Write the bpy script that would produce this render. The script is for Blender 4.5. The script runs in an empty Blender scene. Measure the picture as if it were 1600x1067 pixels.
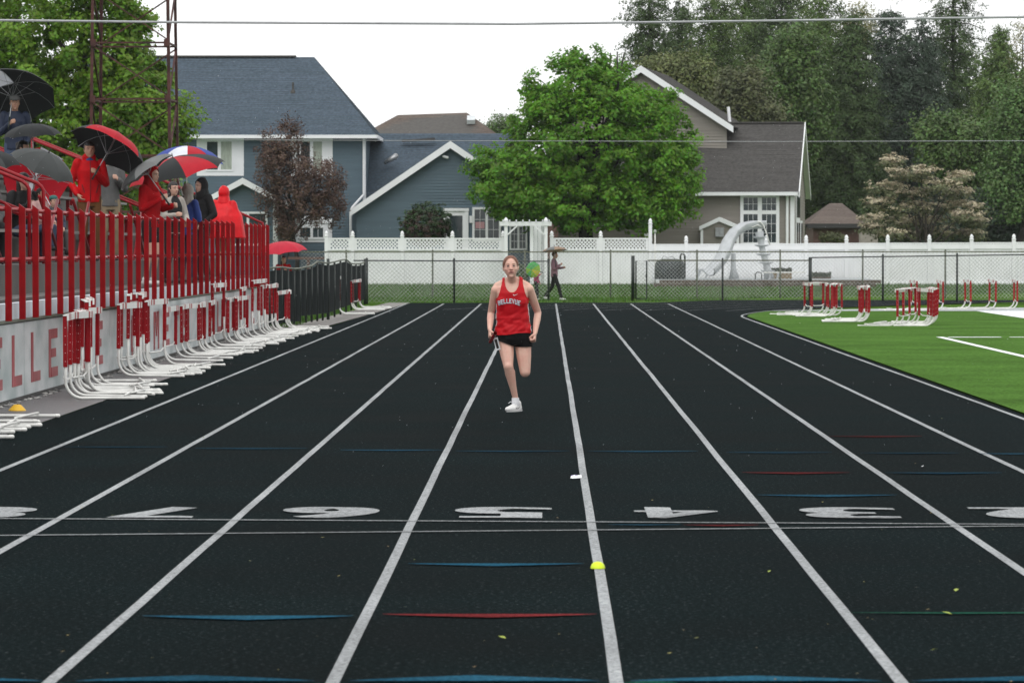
import bpy, bmesh, math, random
import numpy as np
from mathutils import Vector, Matrix, noise as mnoise
from mathutils.bvhtree import BVHTree
R = math.radians
scene = bpy.context.scene
C = scene.collection
random.seed(7)
# ------------------------------------------------------------------ camera
FOC = 5780.0                      # focal length in photograph pixels (1600 wide)
CAM = Vector((0.0, 0.0, 1.64))
cam_data = bpy.data.cameras.new("camera")
cam_data.lens = 36.0 * FOC / 1600.0
cam_data.sensor_width = 36.0
cam_data.clip_start = 0.5
cam_data.clip_end = 4000.0
cam_data.dof.use_dof = True
cam_data.dof.focus_distance = 37.2
cam_data.dof.aperture_fstop = 10.0
cam = bpy.data.objects.new("camera", cam_data)
C.objects.link(cam)
cam.location = CAM
cam.rotation_euler = (R(90) - math.atan(148.5 / FOC), 0.0, math.atan(54.0 / FOC))
scene.camera = cam
RM = cam.rotation_euler.to_matrix()
# ------------------------------------------------------------------ sky, sun, exposure
world = bpy.data.worlds.new("World")
scene.world = world
world.use_nodes = True
wn, wl = world.node_tree.nodes, world.node_tree.links
for n in list(wn):
    wn.remove(n)
w_out = wn.new("ShaderNodeOutputWorld")
w_bg = wn.new("ShaderNodeBackground")
w_sky = wn.new("ShaderNodeTexSky")
w_sky.sky_type = 'NISHITA'
w_sky.sun_disc = False
w_sky.sun_elevation = R(58)
w_sky.sun_rotation = R(200)
w_hsv = wn.new("ShaderNodeHueSaturation")
w_hsv.inputs['Saturation'].default_value = 0.12
w_mix = wn.new("ShaderNodeMix")
w_mix.data_type = 'RGBA'
w_mix.inputs[0].default_value = 0.82            # the cloud layer over the clear sky
w_mix.inputs[7].default_value = (11.0, 11.1, 11.15, 1)
wl.new(w_sky.outputs[0], w_hsv.inputs['Color'])
wl.new(w_hsv.outputs[0], w_mix.inputs[6])
wl.new(w_mix.outputs[2], w_bg.inputs['Color'])
w_bg.inputs['Strength'].default_value = 0.105
wl.new(w_bg.outputs[0], w_out.inputs['Surface'])
sun_data = bpy.data.lights.new("sun", 'SUN')
sun_data.energy = 1.3
sun_data.angle = R(60)
sun_data.color = (1.0, 0.985, 0.96)
sun = bpy.data.objects.new("sun", sun_data)
C.objects.link(sun)
sun.rotation_euler = (R(30), R(-8), 0)
vs = scene.view_settings
vs.view_transform = 'Standard'
vs.look = 'None'
vs.gamma = 1.0
vs.use_curve_mapping = False
vs.exposure = 0.2
scene.cycles.max_bounces = 6
scene.cycles.transparent_max_bounces = 8


# ------------------------------------------------------------------ placing helpers
def ray(px, py):
    return RM @ Vector(((px - 800.0) / FOC, (533.5 - py) / FOC, -1.0))


def G(px, py, z=0.0):
    """the ground point seen at a pixel"""
    d = ray(px, py)
    t = (z - CAM.z) / d.z
    return CAM + d * t


def P(px, py, Y):
    """the point at distance Y seen at a pixel"""
    d = ray(px, py)
    return CAM + d * (Y / d.y)


# ------------------------------------------------------------------ materials
MATS = {}


def M(name, col, rough=0.6, var=0.12, scale=6.0, col2=None, bump=0.0, bscale=80.0, spec=0.4, metal=0.0, coords='Object',
      detail=4.0, sharp=None, translucent=0.0, island=0.0, stretch=None, coat=0.0):
    if name in MATS:
        return MATS[name]
    m = bpy.data.materials.new(name)
    m.use_nodes = True
    nt = m.node_tree
    N, L = nt.nodes, nt.links
    b = N['Principled BSDF']
    b.inputs['Roughness'].default_value = rough
    b.inputs['Specular IOR Level'].default_value = spec
    b.inputs['Metallic'].default_value = metal
    b.inputs['Coat Weight'].default_value = coat
    if coords == 'World':
        src = N.new('ShaderNodeNewGeometry').outputs['Position']
    else:
        src = N.new('ShaderNodeTexCoord').outputs['Object']
    if stretch:
        mp = N.new('ShaderNodeMapping')
        mp.inputs['Scale'].default_value = stretch
        L.new(src, mp.inputs['Vector'])
        src = mp.outputs[0]
    nz = N.new('ShaderNodeTexNoise')
    nz.inputs['Scale'].default_value = scale
    nz.inputs['Detail'].default_value = detail
    L.new(src, nz.inputs['Vector'])
    rp = N.new('ShaderNodeValToRGB')
    lo, hi = (0.32, 0.68) if sharp is None else sharp
    rp.color_ramp.elements[0].position = lo
    rp.color_ramp.elements[1].position = hi
    c1 = [max(0, c * (1 - var)) for c in col]
    c2 = [c * (1 + var) for c in col] if col2 is None else col2
    rp.color_ramp.elements[0].color = (*c1, 1)
    rp.color_ramp.elements[1].color = (*c2, 1)
    L.new(nz.outputs['Fac'], rp.inputs['Fac'])
    out = rp.outputs['Color']
    if island:
        gm = N.new('ShaderNodeNewGeometry')
        hs = N.new('ShaderNodeHueSaturation')
        mr = N.new('ShaderNodeMapRange')
        mr.inputs[3].default_value = 1 - island
        mr.inputs[4].default_value = 1 + island
        L.new(gm.outputs['Random Per Island'], mr.inputs[0])
        L.new(mr.outputs[0], hs.inputs['Value'])
        mr2 = N.new('ShaderNodeMapRange')
        mr2.inputs[3].default_value = 0.5 - island * 0.06
        mr2.inputs[4].default_value = 0.5 + island * 0.06
        L.new(gm.outputs['Random Per Island'], mr2.inputs[0])
        L.new(mr2.outputs[0], hs.inputs['Hue'])
        L.new(out, hs.inputs['Color'])
        out = hs.outputs[0]
    L.new(out, b.inputs['Base Color'])
    if bump:
        n2 = N.new('ShaderNodeTexNoise')
        n2.inputs['Scale'].default_value = bscale
        n2.inputs['Detail'].default_value = 3.0
        L.new(src, n2.inputs['Vector'])
        bp = N.new('ShaderNodeBump')
        bp.inputs['Strength'].default_value = bump
        bp.inputs['Distance'].default_value = 0.01
        L.new(n2.outputs['Fac'], bp.inputs['Height'])
        L.new(bp.outputs[0], b.inputs['Normal'])
    if translucent:
        tr = N.new('ShaderNodeBsdfTranslucent')
        mx = N.new('ShaderNodeMixShader')
        mx.inputs[0].default_value = translucent
        L.new(out, tr.inputs['Color'])
        L.new(b.outputs[0], mx.inputs[1])
        L.new(tr.outputs[0], mx.inputs[2])
        L.new(mx.outputs[0], N['Material Output'].inputs['Surface'])
    MATS[name] = m
    return m


# ------------------------------------------------------------------ mesh builder
class MB:
    def __init__(self):
        self.v, self.f, self.fm = [], [], []

    def add(self, vs, fs, mi=0):
        o = len(self.v)
        self.v.extend([tuple(p) for p in vs])
        self.f.extend([tuple(i + o for i in f) for f in fs])
        self.fm.extend([mi] * len(fs))
        return self

    def poly(self, pts, mi=0):
        return self.add(pts, [tuple(range(len(pts)))], mi)

    def box(self, c, s, rot=None, mi=0):
        hx, hy, hz = s[0] / 2, s[1] / 2, s[2] / 2
        p = [Vector((x, y, z)) for z in (-hz, hz) for y in (-hy, hy) for x in (-hx, hx)]
        if rot is not None:
            p = [rot @ q for q in p]
        p = [q + Vector(c) for q in p]
        return self.add(p, [(0, 2, 3, 1), (4, 5, 7, 6), (0, 1, 5, 4), (2, 6, 7, 3), (0, 4, 6, 2), (1, 3, 7, 5)], mi)

    def span(self, x0, x1, y0, y1, z0, z1, mi=0):
        return self.box(((x0 + x1) / 2, (y0 + y1) / 2, (z0 + z1) / 2), (abs(x1 - x0), abs(y1 - y0), abs(z1 - z0)), None, mi)

    def bar(self, a, b, w, h=None, up=(0, 0, 1), mi=0):
        """box from a to b, w across, h along up"""
        h = w if h is None else h
        a, b = Vector(a), Vector(b)
        d = (b - a)
        ln = d.length
        d.normalize()
        u = Vector(up)
        if abs(d.dot(u)) > 0.98:
            u = Vector((0, 1, 0))
        s = d.cross(u).normalized()
        u = s.cross(d).normalized()
        rot = Matrix((s, d, u)).transposed()
        return self.box((a + b) / 2, (w, ln, h), rot, mi)

    def tube(self, pts, r, n=8, mi=0, caps=True):
        pts = [Vector(p) for p in pts]
        rs = r if isinstance(r, (list, tuple)) else [r] * len(pts)
        o = len(self.v)
        up = None
        for i, p in enumerate(pts):
            a = pts[max(0, i - 1)]
            b = pts[min(len(pts) - 1, i + 1)]
            d = (b - a).normalized()
            if up is None:
                up = Vector((0, 0, 1)) if abs(d.z) < 0.9 else Vector((1, 0, 0))
            s = d.cross(up).normalized()
            up = s.cross(d).normalized()
            for k in range(n):
                an = 2 * math.pi * k / n
                self.v.append(tuple(p + s * (math.cos(an) * rs[i]) + up * (math.sin(an) * rs[i])))
        for i in range(len(pts) - 1):
            for k in range(n):
                k2 = (k + 1) % n
                self.f.append((o + i * n + k, o + i * n + k2, o + (i + 1) * n + k2, o + (i + 1) * n + k))
                self.fm.append(mi)
        if caps:
            self.f.append(tuple(o + k for k in reversed(range(n))))
            self.fm.append(mi)
            q = o + (len(pts) - 1) * n
            self.f.append(tuple(q + k for k in range(n)))
            self.fm.append(mi)
        return self

    def loft(self, rings, n=16, mi=0):
        """closed loft of horizontal ellipses: (cx, cy, cz, rx, ry)"""
        o = len(self.v)
        for (cx, cy, cz, rx, ry) in rings:
            for k in range(n):
                an = 2 * math.pi * k / n
                self.v.append((cx + rx * math.cos(an), cy + ry * math.sin(an), cz))
        m = len(rings)
        for i in range(m - 1):
            for k in range(n):
                k2 = (k + 1) % n
                self.f.append((o + i * n + k, o + i * n + k2, o + (i + 1) * n + k2, o + (i + 1) * n + k))
                self.fm.append(mi)
        self.f.append(tuple(o + k for k in reversed(range(n))))
        self.f.append(tuple(o + (m - 1) * n + k for k in range(n)))
        self.fm += [mi, mi]
        return self

    def sphere(self, c, r, nu=10, nv=7, mi=0, rot=None):
        rr = (r, r, r) if not isinstance(r, (tuple, list)) else r
        vs, fs = [], []
        for j in range(1, nv):
            th = math.pi * j / nv
            for k in range(nu):
                ph = 2 * math.pi * k / nu
                vs.append(Vector((rr[0] * math.sin(th) * math.cos(ph), rr[1] * math.sin(th) * math.sin(ph), rr[2] * math.cos(th))))
        top, bot = len(vs), len(vs) + 1
        vs += [Vector((0, 0, rr[2])), Vector((0, 0, -rr[2]))]
        for j in range(nv - 2):
            for k in range(nu):
                k2 = (k + 1) % nu
                fs.append((j * nu + k, (j + 1) * nu + k, (j + 1) * nu + k2, j * nu + k2))
        for k in range(nu):
            k2 = (k + 1) % nu
            fs.append((top, k, k2))
            fs.append((bot, (nv - 2) * nu + k2, (nv - 2) * nu + k))
        if rot is not None:
            vs = [rot @ v for v in vs]
        return self.add([v + Vector(c) for v in vs], fs, mi)

    def cap(self, a, b, ra, rb=None, n=10):
        """capsule a-b with two radii, closed"""
        rb = ra if rb is None else rb
        a, b = Vector(a), Vector(b)
        d = b - a
        if d.length < 1e-6:
            return self.sphere(a, ra, n)
        d.normalize()
        pts, rs = [], []
        for k in range(4):
            t = math.pi / 2 * (k + 0.15) / 4
            pts.append(a - d * (ra * math.cos(t)))
            rs.append(ra * math.sin(t))
        pts += [a, b]
        rs += [ra, rb]
        for k in range(3, -1, -1):
            t = math.pi / 2 * (k + 0.15) / 4
            pts.append(b + d * (rb * math.cos(t)))
            rs.append(rb * math.sin(t))
        return self.tube(pts, rs, n)

    def prism(self, pts, ext, mi=0):
        """extrude a planar outline by a vector"""
        n = len(pts)
        e = Vector(ext)
        vs = [Vector(p) for p in pts] + [Vector(p) + e for p in pts]
        fs = [tuple(reversed(range(n))), tuple(range(n, 2 * n))]
        fs += [(i, (i + 1) % n, n + (i + 1) % n, n + i) for i in range(n)]
        return self.add(vs, fs, mi)

    def mesh(self, name, mats, smooth=False, off=None):
        me = bpy.data.meshes.new(name)
        vs = self.v if off is None else [(x - off[0], y - off[1], z - off[2]) for x, y, z in self.v]
        me.from_pydata(vs, [], self.f)
        mats = mats if isinstance(mats, (list, tuple)) else [mats]
        for m in mats:
            me.materials.append(m)
        if len(mats) > 1:
            me.polygons.foreach_set('material_index', self.fm)
        if smooth:
            me.polygons.foreach_set('use_smooth', [True] * len(me.polygons))
        me.update()
        return me

    def build(self, name, mats, parent=None, smooth=False, kind=None, label=None):
        """vertices are world coordinates unless parent carries a rotation; they are stored relative to the parent's root"""
        off = None
        if parent is not None and parent.get('local') is None:
            r = parent
            while r.parent:
                r = r.parent
            off = r.location
        o = bpy.data.objects.new(name, self.mesh(name, mats, smooth, off))
        C.objects.link(o)
        if parent is not None:
            o.parent = parent
            if parent.get('local') is not None:
                o['local'] = 1
        if kind:
            o['kind'] = kind
        if label:
            o['label'] = label
        return o


def thing(name, label, cat, loc=(0, 0, 0), rotz=0.0, group=None, local=False):
    o = bpy.data.objects.new(name, None)
    C.objects.link(o)
    o.location = loc
    o.rotation_euler = (0, 0, rotz)
    o.empty_display_size = 0.2
    o['label'] = label
    o['category'] = cat
    if group:
        o['group'] = group
    if local:
        o['local'] = 1
    return o


def tag(o, label, cat=None, group=None, kind=None):
    o['label'] = label
    if cat:
        o['category'] = cat
    if group:
        o['group'] = group
    if kind:
        o['kind'] = kind
    return o


def struct(name, mb, mat, label, parent=None, smooth=False):
    o = mb.build(name, mat, parent, smooth)
    if parent is None:
        o['kind'] = 'structure'
        o['label'] = label
    return o


def copy_tree(o, parent=None):
    c = o.copy()
    C.objects.link(c)
    if parent is not None:
        c.parent = parent
    for ch in list(o.children):
        copy_tree(ch, c)
    return c


def arrays_mesh(name, verts, nper, mat, parent=None, kind=None, root=None):
    """mesh of many separate small polygons, nper corners each"""
    me = bpy.data.meshes.new(name)
    nv = len(verts)
    me.vertices.add(nv)
    me.vertices.foreach_set('co', np.asarray(verts, dtype=np.float32).ravel())
    nf = nv // nper
    me.loops.add(nv)
    me.loops.foreach_set('vertex_index', np.arange(nv, dtype=np.int32))
    me.polygons.add(nf)
    me.polygons.foreach_set('loop_start', np.arange(0, nv, nper, dtype=np.int32))
    me.polygons.foreach_set('loop_total', np.full(nf, nper, dtype=np.int32))
    me.materials.append(mat)
    me.update(calc_edges=True)
    o = bpy.data.objects.new(name, me)
    C.objects.link(o)
    if parent is not None:
        o.parent = parent
    if kind:
        o['kind'] = kind
    return o


RED = (0.235, 0.003, 0.006)
m_red = M('red_paint', RED, 0.45, 0.16, 5.0, bump=0.05, spec=0.12)
m_redtube = M('red_tube_paint', (0.235, 0.005, 0.010), 0.35, 0.2, 4.0, spec=0.25)
m_wetrail = M('wet_red_rail', (0.27, 0.010, 0.016), 0.16, 0.2, 4.0, spec=0.7)
m_white = M('white_paint', (0.78, 0.79, 0.80), 0.4, 0.06, 5.0)
m_tubewhite = M('white_tube_paint', (0.70, 0.70, 0.67), 0.35, 0.12, 7.0)
m_vinyl = M('white_vinyl', (0.80, 0.81, 0.82), 0.45, 0.04, 1.5)
m_trim = M('white_trim', (0.80, 0.81, 0.83), 0.5, 0.04, 2.0)
m_glass = M('window_glass', (0.03, 0.045, 0.05), 0.08, 0.4, 1.2, spec=0.6)
m_dark = M('black_metal', (0.012, 0.018, 0.016), 0.4, 0.3, 8.0)
m_galv = M('weathered_steel', (0.09, 0.10, 0.07), 0.5, 0.3, 6.0)
m_chrome = M('grey_steel', (0.35, 0.36, 0.37), 0.35, 0.15, 8.0, metal=0.6)
# ================================================================== GROUND
def speckled(name, base, speck, speck_amt=0.62, scale=70, rough=0.55, spec=0.3, patch=0.25, bump=0.5):
    m = bpy.data.materials.new(name)
    m.use_nodes = True
    N, L = m.node_tree.nodes, m.node_tree.links
    b = N['Principled BSDF']
    b.inputs['Specular IOR Level'].default_value = spec
    g = N.new('ShaderNodeNewGeometry')
    n1 = N.new('ShaderNodeTexNoise')
    n1.inputs['Scale'].default_value = scale
    n1.inputs['Detail'].default_value = 6
    n1.inputs['Roughness'].default_value = 0.75
    L.new(g.outputs['Position'], n1.inputs['Vector'])
    r1 = N.new('ShaderNodeValToRGB')
    e = r1.color_ramp.elements
    e[0].position = 0.35
    e[0].color = (*[c * 0.55 for c in base], 1)
    e[1].position = speck_amt
    e[1].color = (*[c * 1.5 for c in base], 1)
    k = e.new(min(0.99, speck_amt + 0.09))
    k.color = (*speck, 1)
    L.new(n1.outputs['Fac'], r1.inputs['Fac'])
    n2 = N.new('ShaderNodeTexNoise')
    n2.inputs['Scale'].default_value = 0.55
    n2.inputs['Detail'].default_value = 5
    L.new(g.outputs['Position'], n2.inputs['Vector'])
    mr = N.new('ShaderNodeMapRange')
    mr.inputs[1].default_value = 0.3
    mr.inputs[2].default_value = 0.7
    mr.inputs[3].default_value = 1 - patch
    mr.inputs[4].default_value = 1 + patch
    L.new(n2.outputs['Fac'], mr.inputs[0])
    mx = N.new('ShaderNodeMix')
    mx.data_type = 'RGBA'
    mx.blend_type = 'MULTIPLY'
    mx.inputs[0].default_value = 1
    L.new(r1.outputs['Color'], mx.inputs[6])
    L.new(mr.outputs[0], mx.inputs[7])
    L.new(mx.outputs[2], b.inputs['Base Color'])
    mr2 = N.new('ShaderNodeMapRange')
    mr2.inputs[1].default_value = 0.3
    mr2.inputs[2].default_value = 0.7
    mr2.inputs[3].default_value = rough - 0.08
    mr2.inputs[4].default_value = rough + 0.1
    L.new(n2.outputs['Fac'], mr2.inputs[0])
    L.new(mr2.outputs[0], b.inputs['Roughness'])
    bp = N.new('ShaderNodeBump')
    bp.inputs['Strength'].default_value = bump
    bp.inputs['Distance'].default_value = 0.004
    L.new(n1.outputs['Fac'], bp.inputs['Height'])
    L.new(bp.outputs[0], b.inputs['Normal'])
    MATS[name] = m
    return m


m_track = speckled('track_rubber', (0.0046, 0.0078, 0.0083), (0.100, 0.112, 0.116), 0.585, 40, 0.74, 0.0024, 0.34)
m_line = speckled('line_paint', (0.235, 0.245, 0.25), (0.42, 0.43, 0.44), 0.56, 42, 0.8, 0.002, 0.2)
m_blue = speckled('blue_paint', (0.014, 0.058, 0.092), (0.035, 0.11, 0.16), 0.60, 46, 0.8, 0.001, 0.4)
m_redmark = speckled('red_mark_paint', (0.135, 0.022, 0.024), (0.21, 0.05, 0.05), 0.60, 46, 0.8, 0.001, 0.4)
m_bluef = speckled('worn_blue_paint', (0.012, 0.042, 0.066), (0.03, 0.08, 0.12), 0.60, 46, 0.8, 0.001, 0.5)
m_redf = speckled('worn_red_paint', (0.066, 0.014, 0.015), (0.12, 0.03, 0.03), 0.60, 46, 0.8, 0.001, 0.5)
m_greenmark = speckled('green_mark_paint', (0.012, 0.06, 0.04), (0.03, 0.10, 0.07), 0.60, 46, 0.8, 0.001, 0.4)
m_pad = speckled('wet_concrete', (0.085, 0.083, 0.085), (0.17, 0.165, 0.165), 0.62, 40, 0.42, 0.4, 0.3)
m_gravel = speckled('gravel_path', (0.17, 0.16, 0.15), (0.33, 0.31, 0.30), 0.58, 30, 0.7, 0.3, 0.2)
m_curb = speckled('concrete_curb', (0.30, 0.32, 0.33), (0.42, 0.43, 0.44), 0.6, 30, 0.6, 0.3, 0.1)
m_turf = speckled('turf_green', (0.056, 0.118, 0.024), (0.092, 0.165, 0.044), 0.60, 20, 0.9, 0.001, 0.22, 0.6)
m_lawn = speckled('lawn_green', (0.050, 0.104, 0.014), (0.088, 0.155, 0.028), 0.60, 14, 0.85, 0.002, 0.22, 0.6)
m_turfwhite = speckled('turf_white', (0.70, 0.72, 0.73), (0.80, 0.81, 0.82), 0.6, 40, 0.7, 0.2, 0.05)

gb = MB()
gb.poly([(-420, -90, -0.03), (420, -90, -0.03), (420, 760, -0.03), (-420, 760, -0.03)])
struct('ground', gb, m_lawn, 'green ground running out to the horizon')

LW = 1.0665                               # lane width
LX = [-4.0 + LW * i for i in range(9)]    # the nine lane lines
Y0, RI = 85.0, 36.0                       # start and inner radius of the far bend
BCX = LX[8] + RI                          # its centre


def lane_path(i, x_out=60.0):
    """centre line of lane line i: straight, then the bend to the right"""
    pts = [(LX[i], y) for y in (2, 20, 40, 60, 75, Y0)]
    r = BCX - LX[i]
    for k in range(1, 46):
        a = R(2 * k)
        pts.append((BCX - r * math.cos(a), Y0 + r * math.sin(a)))
    return pts


def strip(mb, pts, w, z, mi=0, wob=0.0):
    L_, R_ = [], []
    for i, p in enumerate(pts):
        a, b = pts[max(0, i - 1)], pts[min(len(pts) - 1, i + 1)]
        dx, dy = b[0] - a[0], b[1] - a[1]
        l = math.hypot(dx, dy)
        nx, ny = -dy / l, dx / l
        L_.append((p[0] + nx * w / 2, p[1] + ny * w / 2, z))
        R_.append((p[0] - nx * w / 2, p[1] - ny * w / 2, z))
    n = len(pts)
    return mb.add(L_ + R_, [(n + i, n + i + 1, i + 1, i) for i in range(n - 1)], mi)


# the track: straight, chute and bend, as one sheet
tb = MB()
outl = [(-4.69, 0), (-4.69, 60), (-4.5, 72), (-4.25, 90), (-3.95, 107.6), (3.2, 108.2)]
ro = BCX - LX[0] + 0.5
for k in range(19, 46):
    a = R(2 * k)
    q = (BCX - ro * math.cos(a), Y0 + ro * math.sin(a))
    if q[1] > 108.2:
        outl.append(q)
innr = [(BCX - (RI - 0.12) * math.cos(R(2 * k)), Y0 + (RI - 0.12) * math.sin(R(2 * k))) for k in range(45, -1, -1)]
outl += innr + [(LX[8] + 0.12, 0)]
bm = bmesh.new()
vsb = [bm.verts.new((x, y, 0.0)) for x, y in outl]
bm.faces.new(vsb)
bmesh.ops.triangulate(bm, faces=bm.faces[:])
me = bpy.data.meshes.new('track')
bm.to_mesh(me)
bm.free()
me.materials.append(m_track)
track = bpy.data.objects.new('track', me)
C.objects.link(track)
tag(track, 'wet black running track with white lane lines', None, None, 'structure')

for i in range(9):
    mb = MB()
    rnd = random.Random(i)
    pts = []
    for (x, y) in lane_path(i):
        pts.append((x, y))
    fine = []
    for a, b in zip(pts[:-1], pts[1:]):
        n = max(1, int(math.hypot(b[0] - a[0], b[1] - a[1]) / 1.5))
        for k in range(n):
            t = k / n
            fine.append((a[0] + (b[0] - a[0]) * t + 0.006 * mnoise.noise((i * 9.1, (a[1] + (b[1] - a[1]) * t) * 0.45, 0)), a[1] + (b[1] - a[1]) * t))
    if i < 8:
        arc_ = [p for p in fine if p[1] > Y0 + 0.22 * (BCX - LX[i])]
        fine = [(LX[i] + 0.006 * mnoise.noise((i * 9.1, y_ * .45, 0)), y_) for y_ in np.arange(2, 106.5, 1.5)]
        m2 = MB()
        strip(m2, arc_, 0.035, 0.0035)
        m2.build('bend_line', m_line, track)
    strip(mb, fine, 0.052, 0.004)
    mb.build('lane_line', m_line, track)

# two thin finish lines that converge to the right
for (xa, ya, xb, yb) in ((0, 811.5, 1600, 820.5), (0, 838, 1600, 823.2)):
    a, b = G(xa, ya), G(xb, yb)
    d = (b - a) / (b.x - a.x)
    a2 = a + d * (LX[0] - a.x)
    b2 = b + d * (LX[8] - b.x)
    mb = MB()
    n = 40
    strip(mb, [tuple((a2 + (b2 - a2) * (k / n)).xy) for k in range(n + 1)], 0.042, 0.008)
    mb.build('finish_line', m_line, track)

# lane numbers, read from the far side
fc = bpy.data.curves.new('digit', 'FONT')
for ln in range(1, 9):
    fc.body = str(ln)
    fc.size = 1.0
    fc.offset = 0.0
    fc.align_x = 'CENTER'
    tmp = bpy.data.objects.new('tmp', fc)
    C.objects.link(tmp)
    bpy.context.view_layer.update()
    dm = bpy.data.meshes.new_from_object(tmp.evaluated_get(bpy.context.evaluated_depsgraph_get()))
    bpy.data.objects.remove(tmp)
    co = np.array([v.co[:] for v in dm.vertices])
    mn, mx = co.min(0), co.max(0)
    wd = 0.60 if ln != 1 else 0.25
    cx = LX[8 - ln] + LW / 2
    nv0 = [((v.co.x - (mn[0] + mx[0]) / 2) / (mx[0] - mn[0]) * (wd - .15), (v.co.y - (mn[1] + mx[1]) / 2) / (mx[1] - mn[1]) * 0.90) for v in dm.vertices]
    nf0 = [tuple(reversed(p.vertices)) for p in dm.polygons]
    mb = MB()
    for k_, sh_ in enumerate([q_ * (.45 if ln in (4, 7) else 1) for q_ in (-.075, -.05, -.025, 0, .025, .05, .075)]):   # stencil strokes are far wider across than along the lane
        mb.add([(cx - u - sh_, 22.72 - w, 0.0055 + .0004 * k_) for u, w in nv0], [tuple(reversed(f_)) for f_ in nf0])
    bpy.data.meshes.remove(dm)
    mb.build('lane_number', m_line, track)


def dart(px0, px1, py, dpy, mat, z=0.0065):
    """flat triangular exchange mark across a lane: straight edge at py, point at py+dpy"""
    mb = MB()
    a, b = G(px0, py, z), G(px1, py, z)
    up, lo = [], []
    n = 12
    for k in range(n + 1):
        t = k / n
        p = a + (b - a) * t
        h = (1 - abs(2 * t - 1)) ** 0.75
        q = G(px0 + (px1 - px0) * t, py + dpy * .72 * h + (0.35 if dpy > 0 else -0.35), z)
        up.append(p)
        lo.append(q)
    fs = [(i, i + 1, n + 2 + i, n + 1 + i) if dpy < 0 else (n + 1 + i, n + 2 + i, i + 1, i) for i in range(n)]
    mb.add(up + lo, fs)
    mb.build('exchange_mark', mat, track)


for (a, b, y, d, m) in [
    (638, 912, 879.5, 5.5, m_blue), (222, 552, 961, 9, m_blue), (598, 932, 958.5, 7, m_redmark),
    (-90, 66, 1063, -6, m_blue), (118, 492, 1063, -12, m_blue), (545, 938, 1063, -12, m_blue), (985, 1378, 1063, -11, m_blue),
    (1425, 1790, 1063, -10, m_blue), (975, 1060, 1066, -3, m_greenmark), (1325, 1690, 956, 2.5, m_greenmark),
    (1160, 1328, 737.5, 3.2, m_redmark), (1383, 1566, 737.8, 2.6, m_blue), (1184, 1402, 772.5, 4, m_blue), (1295, 1440, 681, 1.6, m_redmark),
    (100, 262, 697.5, 1.2, m_blue), (305, 480, 699.8, 1.5, m_blue), (532, 694, 702.4, 1.6, m_blue), (712, 890, 704, 1.6, m_blue),
    (918, 1090, 704.3, 1.6, m_blue), (1135, 1300, 706, 1.6, m_blue), (1345, 1500, 707, 1.5, m_blue), (1530, 1640, 708, 1.5, m_blue),
    (1068, 1185, 819.2, 2.6, m_redmark), (950, 1064, 818.6, 1.8, m_blue)]:
    dart(a, b, y, d, m if y > 830 else {m_blue: m_bluef, m_redmark: m_redf}[m])

# left edge: wet concrete pad below the stand, gravel path further on
mb = MB()
mb.poly([(-5.75, 5, 0.006), (-4.70, 5, 0.006), (-4.69, 60, 0.006), (-4.62, 70.5, 0.006), (-5.75, 70.5, 0.006)])
struct('pavement', mb, m_pad, 'wet grey concrete strip between the stand wall and the track')
mb = MB()
mb.poly([(-5.75, 70.5, 0.003), (-4.62, 70.5, 0.003), (-4.25, 90, 0.003), (-3.95, 107.6, 0.003), (-4.6, 107.6, 0.003), (-5.0, 92, 0.003), (-5.2, 80, 0.003), (-5.75, 76, 0.003)])
struct('path', mb, m_gravel, 'gravel path along the track edge by the dark fence')

# turf infield
zt = 0.012
mb = MB()
tf = [(60, 4), (60, 93.6)]
for k in range(8, -1, -1):
    a = R(1.65 * k)
    tf.append((BCX - (RI - 0.14) * math.cos(a), Y0 + (RI - 0.14) * math.sin(a)))
tf += [(LX[8] + 0.14, 4)]
mb.poly([(x, y, zt) for x, y in tf])
turf = struct('turf_field', mb, m_turf, 'green artificial turf infield inside the running track')
mb = MB()
mb.poly([(5.45, 93.62, 0.010), (60, 93.62, 0.010), (60, 99, 0.010), (14, 99, 0.010), (9.5, 97.5, 0.010)])
struct('kerb_strip', mb, m_curb, 'pale concrete strip behind the turf')
mb = MB()
strip(mb, [(7.06, 20), (7.06, 66.5)], 0.13, zt + 0.004)
mb.build('side_line', m_turfwhite, turf)
mb = MB()
for k in range(14):
    x0 = 7.2 + k * 1.1
    mb.poly([(x0, 66.15 + 0.1 * math.sin(k), zt + 0.004), (x0 + 0.95, 66.2, zt + 0.004), (x0 + 0.95, 66.55, zt + 0.004), (x0, 66.5, zt + 0.004)])
mb.build('end_line', m_turfwhite, turf, kind='stuff')
mb = MB()
mb.poly([(10.82, 74, zt + 0.004), (30, 74, zt + 0.004), (30, 93.2, zt + 0.004), (10.82, 93.2, zt + 0.004)])
mb.build('end_zone', m_turfwhite, turf)


def lawn_z(y):
    if y < 112:
        return 0.0
    return min(0.55, 0.19 * ((y - 112) / 28.0) ** 0.8) if y < 140 else 0.19 + min(1.2, (y - 140) * 0.008)


mb = MB()
ys = [107, 112, 118, 124, 130, 136, 140, 150, 170, 200, 260, 340, 500]
vs_ = []
for y in ys:
    vs_ += [(-140, y, lawn_z(y) - 0.012), (160, y, lawn_z(y) - 0.012)]
mb.add(vs_, [(2 * i, 2 * i + 1, 2 * i + 3, 2 * i + 2) for i in range(len(ys) - 1)])
struct('lawn', mb, m_lawn, 'mown grass bank behind the far bend rising to the white fence')

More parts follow.
